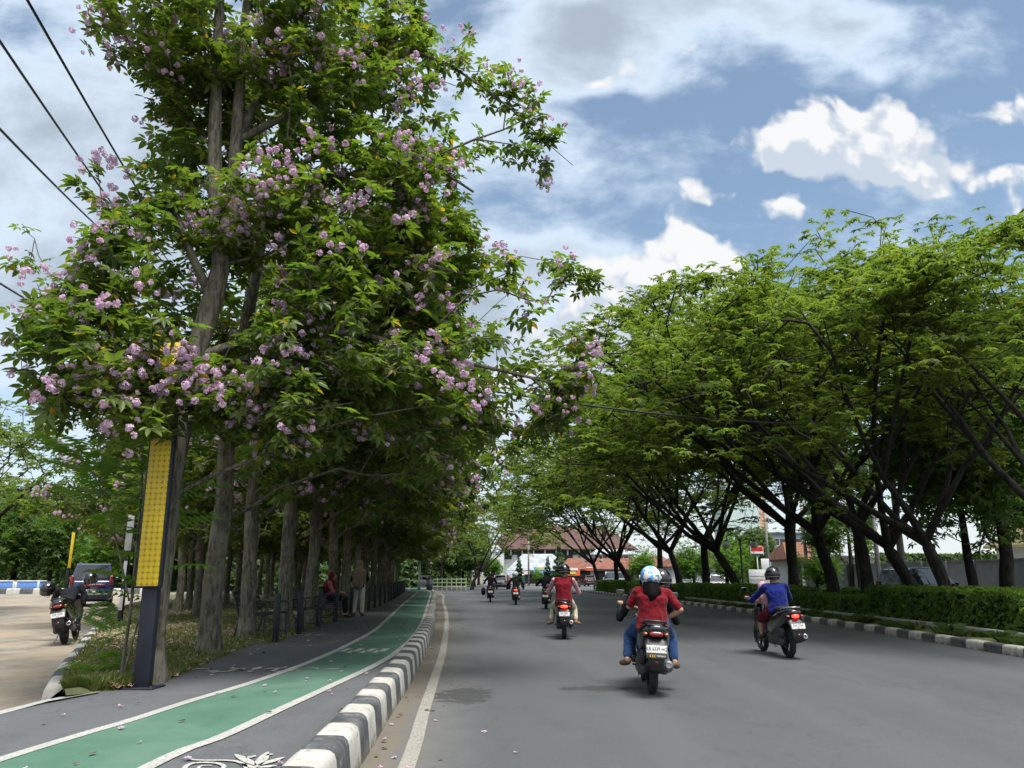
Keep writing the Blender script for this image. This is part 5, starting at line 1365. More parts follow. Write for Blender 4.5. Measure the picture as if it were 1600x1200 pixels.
    fd.add(vs, [(4*i+k, 4*i+k+1, 4*i+5+k, 4*i+4+k) for i in range(n) for k in range(3)], 0, True); fd.build('fender', col, t)
    fk = MB()
    for sx in (-1, 1): fk.tube([(sx*.07, 1.25, .275), (sx*.065, 1.12, .62)], .018, 8)
    fk.tube([(0, 1.13, .6), (0, 1.0, .98)], .025, 8); fk.build('fork', steel, t)
    hd = MB(); loft(hd, [(.9, .96, .05, .03), (.96, .98, .12, .06), (1.05, .98, .14, .075), (1.12, .97, .1, .06)], 16); hd.build('handlebar_cover', col, t)
    hl = MB(); loft(hl, [(1.1, .97, .09, .045), (1.135, .965, .07, .035), (1.145, .965, .03, .015)], 14); hl.build('headlight', glassy, t)
    hb = MB(); hb.tube([(-.37, .91, 1.015), (-.2, .95, 1.0), (0, .97, .99), (.2, .95, 1.0), (.37, .91, 1.015)], .012, 8)
    for sx in (-1, 1): hb.tube([(sx*.25, .935, 1.008), (sx*.37, .91, 1.015)], .018, 10); hb.tube([(sx*.22, .985, 1.0), (sx*.3, .99, .99), (sx*.36, .975, .985)], .006, 6)
    hb.build('handlebar', blk_p, t)
    for sx in (-1, 1):
        mr = MB(); mr.tube(catmull([Vector(p) for p in [(sx*.2, .95, 1.02), (sx*.24, .96, 1.1), (sx*.33, .95, 1.17)]], .04), .006, 6); mr.bbox((sx*.37, .955, 1.185), (.12, .025, .07), .012); o = mr.build('mirror', blk_p, t)
        gl = MB(); gl.box((sx*.37, .9405, 1.185), (.1, .002, .054)); gl.build('mirror_glass', mirror_m, o)
    for sx in (-1, 1):
        pg = MB(); pg.tube([(sx*.14, .26, .31), (sx*.23, .24, .31)], .013, 8); pg.build('footpeg', blk_p, t)
    st = MB(); st.tube([(-.13, .4, .27), (-.19, .34, .13), (-.26, .3, .01)] if parked else [(-.13, .4, .25), (-.15, .25, .2), (-.16, .12, .19)], .012, 6); st.build('side_stand', steel, t)
    st = MB(); st.tube([(.05, .3, .26), (.13, .12, .25), (.17, .1, .25)], .01, 6); st.build('kick_starter', steel, t)
    return t

# ---- scooters and riders on the road
SC = 'scooters on the road'; RG = 'people riding scooters'
def at(px, py): return P(px, py, 0)
def on_bike(bike_rz, *a): pass
s1 = at(1019, 1084); rz1 = R(-5); ln1 = R(3)
build_scooter('black scooter nearest the camera carrying the woman in red, with chevrons under its number plate', s1, rz1, ln1, gloss_b, False, 'KB 6339 HG', 'YAMAHA', True, SC, muffler=plain('muffler_grey', (.16, .16, .165), .4, metal=.6))
J = ride_pose((0, .5, .81), .43, .1, .9, .37, 1.03, ky=.84, kz=.64, kx=.22, ay=.8, az=.36, ax=.17, sw=.2, elx=.1, elz=-.27)
J['head'] = Vector((.17, .66, 1.37)); 
build_person('person in black jacket and helmet steering the nearest scooter ahead of the woman in red', s1, rz1, J, black_c, djeans_c, shoe_k, RG, helmet=gloss_k, lean=ln1, bulk=1.08)
J = ride_pose((0, .1, .88), .38, .05, .4, .2, .95, ky=.42, kz=.66, kx=.27, ay=.22, az=.37, ax=.3, sw=.19)
J['elL'] = Vector((-.29, .2, 1.02)); J['haL'] = Vector((-.2, .42, 1.0)); J['elR'] = Vector((.36, .1, 1.02)); J['haR'] = Vector((.2, .2, .9)); J['handL'] = 'open'; J['handR'] = 'open'; J['upR'] = (1, 0, 0)
J['head'] = Vector((-.02, .17, 1.39)); J['toeL'] = Vector((-.36, .33, .31)); J['toeR'] = Vector((.35, .33, .31)); J['wide'] = 1.05
p = build_person('person in red shirt, jeans and flowered white helmet riding pillion on the nearest scooter', s1, rz1, J, red_c, jeans_c, shoe_b, RG, sleeve='short', hair=True, helmet=helm_f, lean=ln1, bulk=1.24, shirt_drop=.07, hands='open')
hm = [c for c in p.children if c.name.startswith('helmet')][0]
lt = text_mesh('helmet_letters', 'NHK', .034, ink, hm, (0, 0, 0), (0, 0, 0), .0005)
cc = J['head']+Vector((0, -.012, .022))
for v in lt.data.vertices:   # wrapped on the shell's back
    a = -math.pi/2+.62+v.co.x/.15; e = .12+v.co.y/.14
    v.co = Vector((cc.x+.1362*math.cos(a)*math.cos(e), cc.y+.1542*math.sin(a)*math.cos(e), cc.z+.1442*math.sin(e)))

s2 = at(882, 998); rz2 = R(-3)
build_scooter('black scooter with lit red tail light under the rider in dark red shirt', s2, rz2, 0, gloss_b, True, 'DA 5501', None, True if False else False, SC)
J = ride_pose((0, .22, .86), .52, .07, .9, .33, 1.03, ky=.62, kz=.68, kx=.25, ay=.5, az=.38, ax=.29, sw=.22, elx=.1, elz=-.15); J['wide'] = 1.05
J['toeL'] = Vector((-.38, .58, .31)); J['toeR'] = Vector((.38, .58, .31)); J['head'] = J['neck']+Vector((0.03, .03, .165))
pr = build_person('person in dark red vest over pink sleeves, cream trousers and black helmet riding away', s2, rz2, J, pink_c, cream_c, shoe_t, RG, helmet=gloss_k, vest=red_c, bulk=1.26, shirt_drop=.06)

s3 = at(1234, 1028); rz3 = R(3); ln3 = R(-2)
build_scooter('dark scooter with lit tail light and raised muffler under the blue jacket', s3, rz3, ln3, gloss_b, True, 'DA 2764', None, False, SC, tail='narrow', rail_m=gloss_s)
J = ride_pose((0, .26, .84), .43, .08, .93, .34, 1.02, ky=.72, kz=.64, kx=.2, ay=.74, az=.36, ax=.19, sw=.2, elx=.1)
build_person('person in bright blue hooded jacket and black helmet riding at right', s3, rz3, J, blue_c, short_c, shoe_k, RG, helmet=gloss_k, legs='short', lean=ln3, bulk=1.22)
J = ride_pose((0, .62, .78), .3, .03, .93, .22, .98, ky=.82, kz=.6, kx=.12, ay=.84, az=.38, ax=.1, sw=.12, elx=.04, elz=-.05); J['head'] = Vector((-.1, .68, 1.2)); J['veil'] = .16
build_person('small child in pink headscarf seated in front of the blue jacketed rider', s3, rz3, J, pink_c, lilac_c, shoe_k, RG, hijab=pink_c, lean=ln3, bulk=.72)

s4 = at(766, 941); build_scooter('distant scooter with dark bags at its side, farthest left on the road', s4, R(2), 0, gloss_m, False, 'DA 38', None, False, SC)
J = ride_pose((0, .3, .83), .5, .05, .93, .33, 1.02, sw=.2); build_person('distant person all in black with dark helmet riding behind the silver car', s4, R(2), J, black_c, black_c, shoe_k, RG, helmet=gloss_k, vox=.018)
bg = MB(); bg.ell((0, 0, 0), (.13, .22, .22), 14); bg.tube([(-.05, .1, .2), (.0, .1, .28), (.05, .1, .2)], .012, 6); bo = tag(bg.build('bag', black_c), 'black bag hanging from the left of the distant scooter', 'bag'); bo.location = s4+Vector((-.4, .35, .58))
s5 = at(806, 945); build_scooter('distant scooter with bright lit tail light in the middle of the road', s5, R(0), 0, gloss_b, True, 'DA 61', None, False, SC)
J = ride_pose((0, .25, .83), .5, .05, .93, .33, 1.02, sw=.21); build_person('distant person in dark jacket and white helmet riding in the middle of the road', s5, 0, J, cloth('cloth_dark_green', (.012, .02, .016)), black_c, shoe_k, RG, helmet=gloss_w, vox=.018, bulk=1.1)
s6 = at(853, 952); build_scooter('distant black scooter partly hidden behind the dark red vest', s6, R(-4), 0, gloss_b, False, 'DA 903', None, False, SC)
J = ride_pose((0, .25, .83), .5, .05, .93, .36, 1.02, sw=.2, elx=.16); J['veil'] = .4; build_person('distant person in long black veil riding beside the dark red vest', s6, R(-4), J, black_c, black_c, shoe_k, RG, hijab=black_c, vox=.018)
s7 = at(795, 921); build_scooter('far red scooter ahead of the white helmet', s7, R(10), 0, plain('scooter_red', (.35, .01, .012), .25, coat=.5), False, 'DA 7', None, False, SC)
J = ride_pose((0, .25, .83), .5, .05, .93, .33, 1.02); build_person('far person with pale helmet riding a red scooter beside the silver car', s7, R(10), J, rose_c, black_c, shoe_k, RG, helmet=gloss_w, vox=.022)
s8 = at(817, 921); build_scooter('far dark scooter just right of the red one', s8, R(-5), 0, gloss_b, False, 'DA 5', None, False, SC)
J = ride_pose((0, .25, .83), .5, .05, .93, .33, 1.02); build_person('far person in green jacket riding ahead of the white helmet', s8, R(-5), J, green_c, black_c, shoe_k, RG, helmet=gloss_w, vox=.022)

# ---- the scooter parked by the verge, two helmets hung on it and a jacket over the seat
sp_ = P(101, 1006, ZL); rzp = R(20); lnp = R(-10)
build_scooter('black parked scooter leaning on its stand by the verge kerb', sp_, rzp, lnp, gloss_b, False, 'DA 2505', None, False, None, tail='wide', parked=True)
def loose_helmet(label, loc, rot, mat):
    m = MB(); prof = [(max(.001, math.cos(math.pi/2-(math.pi/2+.7)*i/12)), math.sin(math.pi/2-(math.pi/2+.7)*i/12)) for i in range(13)]+[(.68, -.62), (.8, -.2), (.5, .55), (.001, .82)]
    m.lathe(prof, (0, 0, 0), 22, Matrix.Diagonal(Vector((.135, .155, .145)))); o = m.build('helmet', mat); tag(o, label, 'helmet', None); o.location = loc; o.rotation_euler = rot
    v = MB(); vs = []
    for i in range(13):
        a = math.pi*(.1+.8*i/12)
        for z in (.03, -.03, -.085): vs.append((math.cos(a)*.14, math.sin(a)*.163, z))
    v.add(vs, [(3*i+k, 3*i+k+1, 3*i+3+k+1, 3*i+3+k) for i in range(12) for k in range(2)], 0, True); v.build('visor', visor_m, o)
    for sx in (-1, 1):
        s_ = MB(); s_.tube(catmull([Vector(p) for p in [(sx*.1, .02, -.08), (sx*.08, .03, -.15), (sx*.02, .04, -.19)]], .03), .007, 5, flat=.4); s_.build('strap', blk_p, o)
Mp = Matrix.Translation(sp_) @ Euler((0, lnp, rzp)).to_matrix().to_4x4()
loose_helmet('black helmet hung on the left mirror of the parked scooter', Mp @ Vector((-.4, .93, 1.13)), (R(-25), R(-20), rzp+R(150)), gloss_k)
loose_helmet('glossy black helmet hung on the right mirror of the parked scooter', Mp @ Vector((.38, .95, 1.2)), (R(-10), R(14), rzp+R(200)), gloss_k)
jk = MB(); spine(jk, [((0, .66, .8), .13, .13), ((0, .8, .93), .17, .12), ((.02, .9, 1.03), .22, .08)]); chain(jk, [(-.2, .86, 1.05), (-.3, .9, .9), (-.28, .86, .72)], [.07, .065, .05]); chain(jk, [(.2, .86, 1.05), (.27, .86, .9), (.25, .82, .7)], [.07, .065, .05])
jo = fuse(jk, 'jacket', black_c, None, .014, 6); tag(jo, 'dark jacket draped over the handlebar of the parked scooter', 'jacket'); jo.matrix_world = Mp

# ---- cars
glass_m = plain('car_glass', (.012, .016, .018), .06, var=.02, coat=.6)
def build_car(label, loc, rz, kind, paint, L=4.2, W=1.72, H=1.5, belt=.93, plate=None, lit=False, group=None, rear_glass=None):
    t = thing('car', label, 'car', loc, rz, group); hw = W/2; G = .2
    suv = kind == 'suv'
    # body: stations from tail (0) to nose (L)
    st = [(0.0, .42, belt-.08, .86), (.06, .3, belt, .95), (.5, G, belt+.02, 1.0), (L*.5, G, belt, 1.0), (L*.74, G, belt-.03, .99), (L*.9, G+.03, belt-.16, .93), (L*.985, .3, belt-.26, .8), (L, .4, belt-.36, .7)]
    b = MB(); vs = []; n = 10
    for (y, z0, z1, w) in st:
        ww = hw*w; zm = (z0+z1)/2
        ring = [(-ww*.86, z0), (ww*.86, z0), (ww*.97, z0+.12), (ww, zm), (ww*.985, z1-.12), (ww*.92, z1-.02), (ww*.8, z1), (-ww*.8, z1), (-ww*.92, z1-.02), (-ww*.985, z1-.12), (-ww, zm), (-ww*.97, z0+.12)]
        n = len(ring); vs += [(x, y, z) for x, z in ring]
    fs = [(i*n+k, i*n+(k+1) % n, (i+1)*n+(k+1) % n, (i+1)*n+k) for i in range(len(st)-1) for k in range(n)]+[tuple(range(n))[::-1], tuple((len(st)-1)*n+k for k in range(n))]
    b.add(vs, fs, 0, True)
    # cabin
    yr0, yr1 = (.06, .22) if suv else (.1, .42); yf1, yf0 = L*.58, L*.76
    wb, wt = hw*.93, hw*.74
    cab = [(yr0, belt-.02, wb), (yr1, H-.03, wt), (yr1+.25, H, wt), (yf1-.15, H, wt), (yf1, H-.04, wt), (yf0, belt-.06, wb)]
    def sec(y, z, w): return [(-w, y, z), (w, y, z)]
    base = [(yr0, belt-.05, wb), (yr1+.05, belt-.05, wb), (yr1+.3, belt-.05, wb), (yf1-.2, belt-.05, wb), (yf1-.05, belt-.05, wb), (yf0, belt-.06, wb)]
    vs = []
    for (y, z, w), (yb, zb, w2) in zip(cab, base): vs += [(-w, y, z), (w, y, z), (-w2, yb, zb), (w2, yb, zb)]
    fs = []
    for i in range(5): q = i*4; fs += [(q, q+1, q+5, q+4), (q+1, q+3, q+7, q+5), (q+2, q, q+4, q+6)]
    cb = MB(); cb.add(vs, fs, 0, False); bo = b.build('body', paint, t); bevel(cb.build('cabin', paint, t), .03, 2, 20)
    def pane(name, quad, out, m=glass_m, par=None):
        q = MB(); c = sum((Vector(v) for v in quad), Vector())/4; q2 = [c+(Vector(v)-c)*.88+Vector(out)*.012 for v in quad]
        q.add(q2+[v-Vector(out)*.03 for v in q2], [(0, 1, 2, 3), (7, 6, 5, 4), (0, 4, 5, 1), (1, 5, 6, 2), (2, 6, 7, 3), (3, 7, 4, 0)]); return q.build(name, m, par or t)
    pane('rear_window', [(-wb*.97, yr0, belt), (wb*.97, yr0, belt), (wt, yr1, H-.05), (-wt, yr1, H-.05)], (0, -1, .15), rear_glass or glass_m)
    pane('windscreen', [(-wb*.97, yf0, belt-.02), (wb*.97, yf0, belt-.02), (wt, yf1, H-.06), (-wt, yf1, H-.06)], (0, .8, .6))
    cuts = [.12, .42, .72, 1.0]
    for sx in (-1, 1):
        for a, c in zip((.02, .36, .68), (.34, .66, .97)):
            def sp(u, top): 
                y = (yr1+.1+(yf1-yr1-.1)*u) if top else (yr0+.14+(yf0-yr0-.2)*u); return (sx*((wt+.004) if top else wb+.002), y, (H-.1) if top else belt+.02)
            pane('side_window', [sp(a, 0), sp(c, 0), sp(c, 1), sp(a, 1)], (sx, 0, .1))
    for y in (.75, L-.82):
        for sx in (-1, 1):
            wheel(t, 'wheel', (sx*(hw-.11), y, .31), .31, .2, 6, (tyre_m, steel))
    for sx in (-1, 1):
        k = MB(); 
        if suv: k.bbox((sx*(hw*.86), .0, belt-.02), (.14, .06, .42), .02)
        else: k.bbox((sx*(hw*.76), .02, belt-.08), (.3, .08, .17), .03)
        k.build('tail_light', red_on if lit else red_off, t)
        h = MB(); h.bbox((sx*hw*.66, L-.08, belt-.32), (.34, .16, .12), .04); h.build('headlight', glassy, t)
        m = MB(); m.bbox((sx*(hw+.06), yf0-.35, belt+.07), (.16, .1, .12), .03); m.build('mirror', paint, t)
    bp = MB(); bp.bbox((0, -.03, .46), (W*.93, .14, .2), .05); bp.build('bumper', blk_p if not suv else plain('bumper_dark', (.02, .022, .03), .4), t)
    bp = MB(); bp.bbox((0, L+.0, .42), (W*.8, .1, .2), .04); bp.build('bumper', paint, t)
    indo_plate(t, (0, -.075 if not suv else -.07, .66), 0, plate or 'DA 1', None, False, .42, .13, ink if not suv else plate_w)
    if suv:
        r = MB(); r.bbox((.1, -.015, belt-.22), (W*.5, .03, .09), .01); r.build('reflector_strip', red_off, t)
        rr_ = MB()
        for sx in (-1, 1): rr_.tube([(sx*wt*.85, .5, H+.05), (sx*wt*.85, L*.52, H+.05)], .018, 6); rr_.box((sx*wt*.85, .6, H+.02), (.03, .05, .07)); rr_.box((sx*wt*.85, L*.48, H+.02), (.03, .05, .07))
        rr_.build('roof_rail', steel, t)
    else:
        w_ = MB(); w_.bbox((0, .3, H+.0), (wt*1.7, .2, .03), .012); w_.build('spoiler', paint, t)
    return t
blue_paint = plain('paint_blue', (.012, .022, .085), .22, coat=.8, var=.06); silver = plain('paint_silver', (.3, .31, .33), .28, metal=.45, coat=.7, var=.05); white_pt = plain('paint_white', (.68, .68, .68), .25, coat=.7, var=.04); dark_pt = plain('paint_dark', (.012, .013, .016), .2, coat=.8)
c0 = P(138, 948, ZL); build_car('dark blue off-road car parked facing away in the parking area', c0, R(26), 'suv', blue_paint, 4.3, 1.78, 1.83, 1.12, 'DA 1873')
c1 = P(781, 921, 0); build_car('silver hatchback driving away beyond the distant riders', c1, R(-6), 'car', silver, 4.0, 1.7, 1.52, .95, 'DA 1042')
build_car('white car on the side road seen through the black trunks', Vector((19.6, 73, 0)), R(152), 'car', white_pt, 4.3, 1.74, 1.55, .95, 'DA 1')
build_car('dark car on the side road behind the tall hedge', Vector((16.6, 34.6, 0)), R(-62), 'suv', dark_pt, 4.5, 1.76, 1.72, 1.02, 'DA 1')
build_car('pale van waiting beyond the far end of the median', Vector((14.2, 104, 0)), R(20), 'suv', silver, 4.4, 1.7, 1.95, 1.1, 'DA 1')
build_car('small white car crossing at the far junction on the left', Vector((-10.5, 104, 0)), R(80), 'car', white_pt, 4.0, 1.7, 1.5, .92, 'DA 1')
build_car('dark red car waiting at the far junction beside the pale van', Vector((11.2, 112, 0)), R(15), 'car', gloss_m, 4.0, 1.7, 1.5, .92, 'DA 1')
# ================================================================ STREET FURNITURE, WIRES, SMALL THINGS
navy = plain('navy_paint', (.005, .008, .016), .55, var=.25, scale=4, dirt=(.06, .06, .06), dirt_amt=.3)
iron = plain('cast_iron', (.012, .015, .022), .45, var=.3); pale_metal = plain('pale_metal', (.5, .52, .53), .4, var=.08); conc = plain('concrete', (.27, .265, .25), .85, var=.25, scale=2, bump=.3, dirt=(.08, .08, .07), dirt_amt=.6)
def perforated():
    m, T, b = new_mat('perforated_yellow'); tc = T.n('ShaderNodeTexCoord').outputs['Object']; s = T.n('ShaderNodeSeparateXYZ'); T.L.new(tc, s.inputs[0])
    def f(o, p, ofs=0.0): return T.m('ABSOLUTE', T.m('SUBTRACT', T.m('FRACT', T.m('ADD', T.m('DIVIDE', o, p), ofs)), .5))
    def cross(ox, oz):
        a, c = f(s.outputs[0], .0608, ox), f(s.outputs[2], .0608, oz)
        def slot(u, v): return T.m('MULTIPLY', T.m('LESS_THAN', u, .07), T.m('MULTIPLY', T.m('GREATER_THAN', v, .1), T.m('LESS_THAN', v, .33)))
        return T.m('MAXIMUM', slot(a, c), slot(c, a))
    h = cross(.5, .0); n = T.noise(tc, 5, 5, .6)
    c = T.mix(T.ss(n, .3, .7), (.52, .36, .012), (.66, .47, .02)); g_ = T.noise(T.v('MULTIPLY', tc, (5, 5, .6)), 2.0, 6, .7); c = T.mix(T.ss(g_, .48, .7, 0, .5), c, (.3, .22, .05)); c = T.mix(T.ss(T.noise(tc, 14, 7, .75), .6, .66, 0, .6), c, (.2, .15, .06)); c = T.mix(h, c, (.012, .01, .006)); T.L.new(c, b.inputs['Base Color']); b.inputs['Roughness'].default_value = .45; return m
perf = perforated(); yel = plain('yellow_paint', (.68, .48, .015), .45, var=.08)
def panel_post(label, loc, rz, H=3.95, z0=1.03, z1=3.8, w=.255):
    t = thing('panel_post', label, 'panel post', loc, rz, 'navy posts with yellow panels')
    p = MB(); p.bbox((0, .04, (z0+.2)/2), (.17, .1, z0+.2), .008); p.build('post', navy, t)
    f = MB(); f.bbox((0, -.03, (z0+z1)/2), (w+.035, .06, z1-z0), .006); fo = f.build('panel_frame', navy, t)
    q = MB(); q.bbox((0, -.0645, (z0+z1)/2), (w-.012, .012, z1-z0-.03), .003); q.build('panel', perf, fo)
    bs = MB(); bs.bbox((0, .04, .008), (.36, .3, .016), .004); bo = bs.build('base_plate', navy, t)
    for sx in (-1, 1):
        for sy in (-.06, .16): k = MB(); k.lathe([(.001, .03), (.014, .03), (.016, .016)], (sx*.145, sy, 0), 6); k.build('bolt', navy, bo)
    return t
panel_post('tall navy post with perforated yellow panel standing before the nearest flowering tree', P(219, 1076, ZP), R(-4)).rotation_euler = (0, R(-.8), R(-4))
q = P(88, 927, ZL); panel_post('slim distant yellow panel post across the parking area, left of the blue car', q+Vector((0, 1.2, .3)), R(62), 4.6, 1.6, 4.4)
stk = MB(); stk.tube([(0, 0, 0), (-.2, .02, .13)], .012, 8); o = tag(stk.build('stake', pale_metal), 'short white stick leaning at the foot of the yellow panel post', 'stick'); o.location = P(208, 1068, ZP)
# bollards along the pavement edge
bpx = [(430, 1003), (467, 991), (497, 979), (524, 971)]
bl = [P(x, y, ZP) for x, y in bpx]; yb = 23.3
while yb < 68: e = at_y(LEFT, yb); bl.append(Vector((e.x+.12, yb, ZP))); yb += 2.15
m = MB(); m.bbox((0, 0, .41), (.095, .095, .82), .008); m.box((0, 0, .828), (.06, .06, .02)); bme = m.mesh('bollard', navy)
bw = ['nearest navy square bollard beside the first bench', 'second navy square bollard, left of the second bench', 'third navy square bollard beside the benches', 'fourth navy square bollard, just left of the seated woman']
for i, p in enumerate(bl):
    o = link(bpy.data.objects.new('bollard', bme)); o.location = p; o.rotation_euler = (R(random.Random(i).uniform(-1, 1)), R(random.Random(i+50).uniform(-1.5, 1.5)), 0)
    tag(o, bw[i] if i < 4 else 'navy square bollard of the receding line beyond the standing woman', 'bollard', 'navy bollards along the pavement edge')
# benches
def bench(label, loc, rz):
    t = thing('park_bench', label, 'bench', loc, rz, 'cast iron park benches')
    for s in (-1, 1):
        f = MB(); x = s*.62
        def c3(pts): return catmull([Vector((x, a, b)) for a, b in pts], .03)
        f.tube(c3([(.5, 0), (.46, .2), (.44, .42), (.2, .44), (-.02, .42), (-.1, .65), (-.2, .88)]), .02, 6); f.tube(c3([(-.12, 0), (-.06, .2), (-.02, .42)]), .02, 6)
        f.tube(c3([(.48, .42), (.5, .6), (.42, .66), (.2, .66), (-.08, .64)]), .018, 6)
        for (cy_, cz, r0, r1, a0, a1) in ((.28, .24, .02, .11, 0, 9), (.1, .22, .02, .1, 3, -6), (.26, .54, .015, .08, 1, 9)):
            f.tube([Vector((x, cy_+(r0+(r1-r0)*i/24)*math.cos(a0+(a1-a0)*i/24), cz+(r0+(r1-r0)*i/24)*math.sin(a0+(a1-a0)*i/24))) for i in range(25)], .009, 5)
        f.tube(c3([(.46, .08), (.2, .1), (-.08, .08)]), .012, 5); f.build('side_frame', iron, t)
    for k in range(5): m = MB(); m.bbox((0, .04+.095*k, .445), (1.3, .07, .028), .008); m.build('seat_slat', iron, t)
    for k in range(4): m = MB(); m.bbox((0, -.06-.035*k, .53+.1*k), (1.3, .025, .07), .008, Matrix.Rotation(R(18), 3, 'X')); m.build('back_slat', iron, t)
    return t
b0 = bench('black cast iron park bench nearest the camera behind the first bollard', Vector((-5.05, 15.6, ZP)), R(-92))
for lab, y in (('black park bench with scrolled side behind the second bollard', 17.9), ('black park bench behind the third bollard', 20.2), ('black park bench under the seated woman in maroon headscarf', 23.0)):
    c = copy_tree(b0); c['label'] = lab; c.location = Vector((at_y(LEFT, y).x-.42, y, ZP))
# the two women on the pavement
w1p = P(559, 963, ZP)
J = dict(hip=(0, 0, .9), neck=(0, -.01, 1.33), head=(0.01, .02, 1.485), veil=.46, wide=1.12)
for s_, sx in (('L', -1), ('R', 1)):
    J['sh'+s_] = (sx*.16, 0, 1.28); J['el'+s_] = (sx*.23, .04, 1.04); J['ha'+s_] = (sx*.13, .24, 1.06); J['kn'+s_] = (sx*.1, .02, .48); J['an'+s_] = (sx*.115, -.01, .09); J['toe'+s_] = (sx*.135, .15, .045)
build_person('person in taupe headscarf and pale grey trousers standing on the pavement with back turned', w1p, R(3), J, black_c, grey_c, shoe_k, None, hijab=taupe_c, hands='open')
J = dict(hip=(0, .02, .56), neck=(0, .02, 1.0), head=(0, .07, 1.15), veil=.3)
for s_, sx in (('L', -1), ('R', 1)):
    J['sh'+s_] = (sx*.16, .02, .95); J['el'+s_] = (sx*.2, .14, .72); J['ha'+s_] = (sx*.08, .34, .7); J['kn'+s_] = (sx*.1, .46, .52); J['an'+s_] = (sx*.1, .5, .1); J['toe'+s_] = (sx*.11, .66, .045)
bs_ = Vector((at_y(LEFT, 23.0).x-.42, 22.75, ZP)); build_person('person in maroon headscarf and dark clothes seated on the last visible bench', bs_, R(-88), J, rose_c, black_c, shoe_k, None, hijab=maroon_c, hands='open', face=True)

# far end of the pavement
t = thing('lamp_post', 'pale lamp post at the far end of the pavement', 'lamp post', (at_y(LEFT, 66).x+1.3, 66, ZP)); m = MB(); m.tube([(0, 0, 0), (0, 0, 1.2), (0, 0, 5)], [.14, .09, .07], 10); m.build('post', pale_metal, t); m = MB(); m.bbox((.4, 0, 5), (.9, .14, .08), .03); m.build('lamp_head', pale_metal, t)
t = thing('litter_bin', 'grey litter bin beside the far pale lamp post', 'bin', (at_y(LEFT, 67).x+2.2, 67, ZP)); m = MB(); m.lathe([(.001, 0), (.26, 0), (.3, .9), (.001, .9)], (0, 0, 0), 14); m.build('body', plain('bin_grey', (.08, .1, .12), .5), t); m = MB(); m.lathe([(.32, .9), (.3, 1.0), (.001, 1.08)], (0, 0, 0), 14); m.build('lid', navy, t)
t = thing('railing', 'pale yellow green railing at the bend of the road', 'railing', PY(678, 915, 83)*1); t.location.z = 0
rl = plain('railing_paint', (.42, .5, .3), .5); m = MB()
for z in (.35, .75, 1.1): m.box((1.6, 0, z), (3.6, .05, .1))
m.build('rail', rl, t)
for k in range(8): m = MB(); m.box((-.15+.5*k, .04, .62), (.09, .09, 1.24)); m.build('post', rl, t)
# left: sign post and planters by the parking area
t = thing('sign_post', 'black and white striped sign post behind the feathery sapling', 'sign post', P(173, 985, ZL)+Vector((.1, .2, .17)))
m = MB(); m.bbox((0, 0, 1.3), (.1, .1, 2.6), .006); m.build('post', navy, t)
for z in (.55, 1.25, 2.0): m = MB(); m.bbox((.0, -.055, z), (.085, .012, .5), .003); m.build('white_stripe', pale_metal, t)
m = MB(); m.bbox((.02, -.08, 2.2), (.17, .03, .9), .006); m.build('board', plain('board_grey', (.42, .44, .46), .5), t)
pb = plain('planter_blue', (.12, .26, .62), .55, var=.2); pw = plain('planter_white', (.6, .6, .58), .6)
for i, px in enumerate((-40, 8, 46)):
    p = PY(px, 920, 60.5); t = thing('planter', ['pale blue planter box at the left edge of the far kerb', 'pale blue planter box with white rim, middle of the far kerb', 'pale blue planter box nearest the slim yellow post'][i], 'planter', (p.x, 60.5, ZL+.3), 0, 'blue planters on the far kerb')
    m = MB(); m.bbox((0, 0, .3), (2.0, .7, .6), .03); m.build('body', pb, t)
    m = MB(); m.bbox((0, 0, .63), (2.1, .8, .08), .02); m.build('rim', pw, t)
    for sx in (-1, 1): m = MB(); m.bbox((sx*.85, -.37, .3), (.16, .06, .58), .01); m.build('post', pw, t)
# globe lamps on the median
def globe_lamp(label, px, Y, sc=1.0):
    p = PY(px, 900, Y); t = thing('street_lamp', label, 'street lamp', (p.x, Y, .14), R(8), 'globe lamps of the median'); t.scale = (sc,)*3
    m = MB(); m.tube([(0, 0, 0), (0, 0, .4), (0, 0, .45), (0, 0, 3.2)], [.09, .08, .05, .04], 10); m.build('post', iron, t)
    for sx in (-1, 1):
        m = MB(); m.tube(catmull([Vector(q) for q in [(0, 0, 2.9), (sx*.15, 0, 3.35), (sx*.45, 0, 3.5), (sx*.72, 0, 3.35), (sx*.78, 0, 3.12)]], .06), .022, 7); m.build('arm', iron, t)
        m = MB(); m.ell((sx*.78, 0, 2.9), (.2, .2, .2), 16); m.lathe([(.1, .17), (.09, .24), (.02, .26)], (sx*.78, 0, 2.9), 10, None, 1); m.build('globe', [plain('globe_white', (.62, .64, .62), .3), iron], t)
globe_lamp('twin globe street lamp with curved arms beside the wide open fork', 1160, 42.0); globe_lamp('far twin globe street lamp near the red tiled shop', 928, 78, .95)
# hoardings and boards past the median
def board(label, nm, px0, px1, py0, py1, Y, mat, posts=2, extra=None):
    a = PY(px0, py1, Y); b = PY(px1, py0, Y); c = (a+b)/2; w = b.x-a.x; h = b.z-a.z; t = thing(nm, label, 'signboard', (c.x, Y, 0)); m = MB(); m.bbox((0, 0, c.z), (w, .08, h), .01); m.build('board', mat, t)
    for k in range(posts): x = (-.42+.84*k/(max(posts-1, 1)))*w if posts > 1 else 0; m = MB(); m.tube([(x, .07, 0), (x, .07, c.z+h*.4)], .05, 8); m.build('post', pale_metal, t)
    if extra:
        for (z0, z1, mt) in extra: m = MB(); m.bbox((0, -.046, a.z+h*(z0+z1)/2), (w*.94, .014, h*(z1-z0)), .004); m.build('band', mt, t)
white_b = plain('banner_white', (.66, .67, .7), .6, var=.06); red_b = plain('banner_red', (.5, .02, .03), .5)
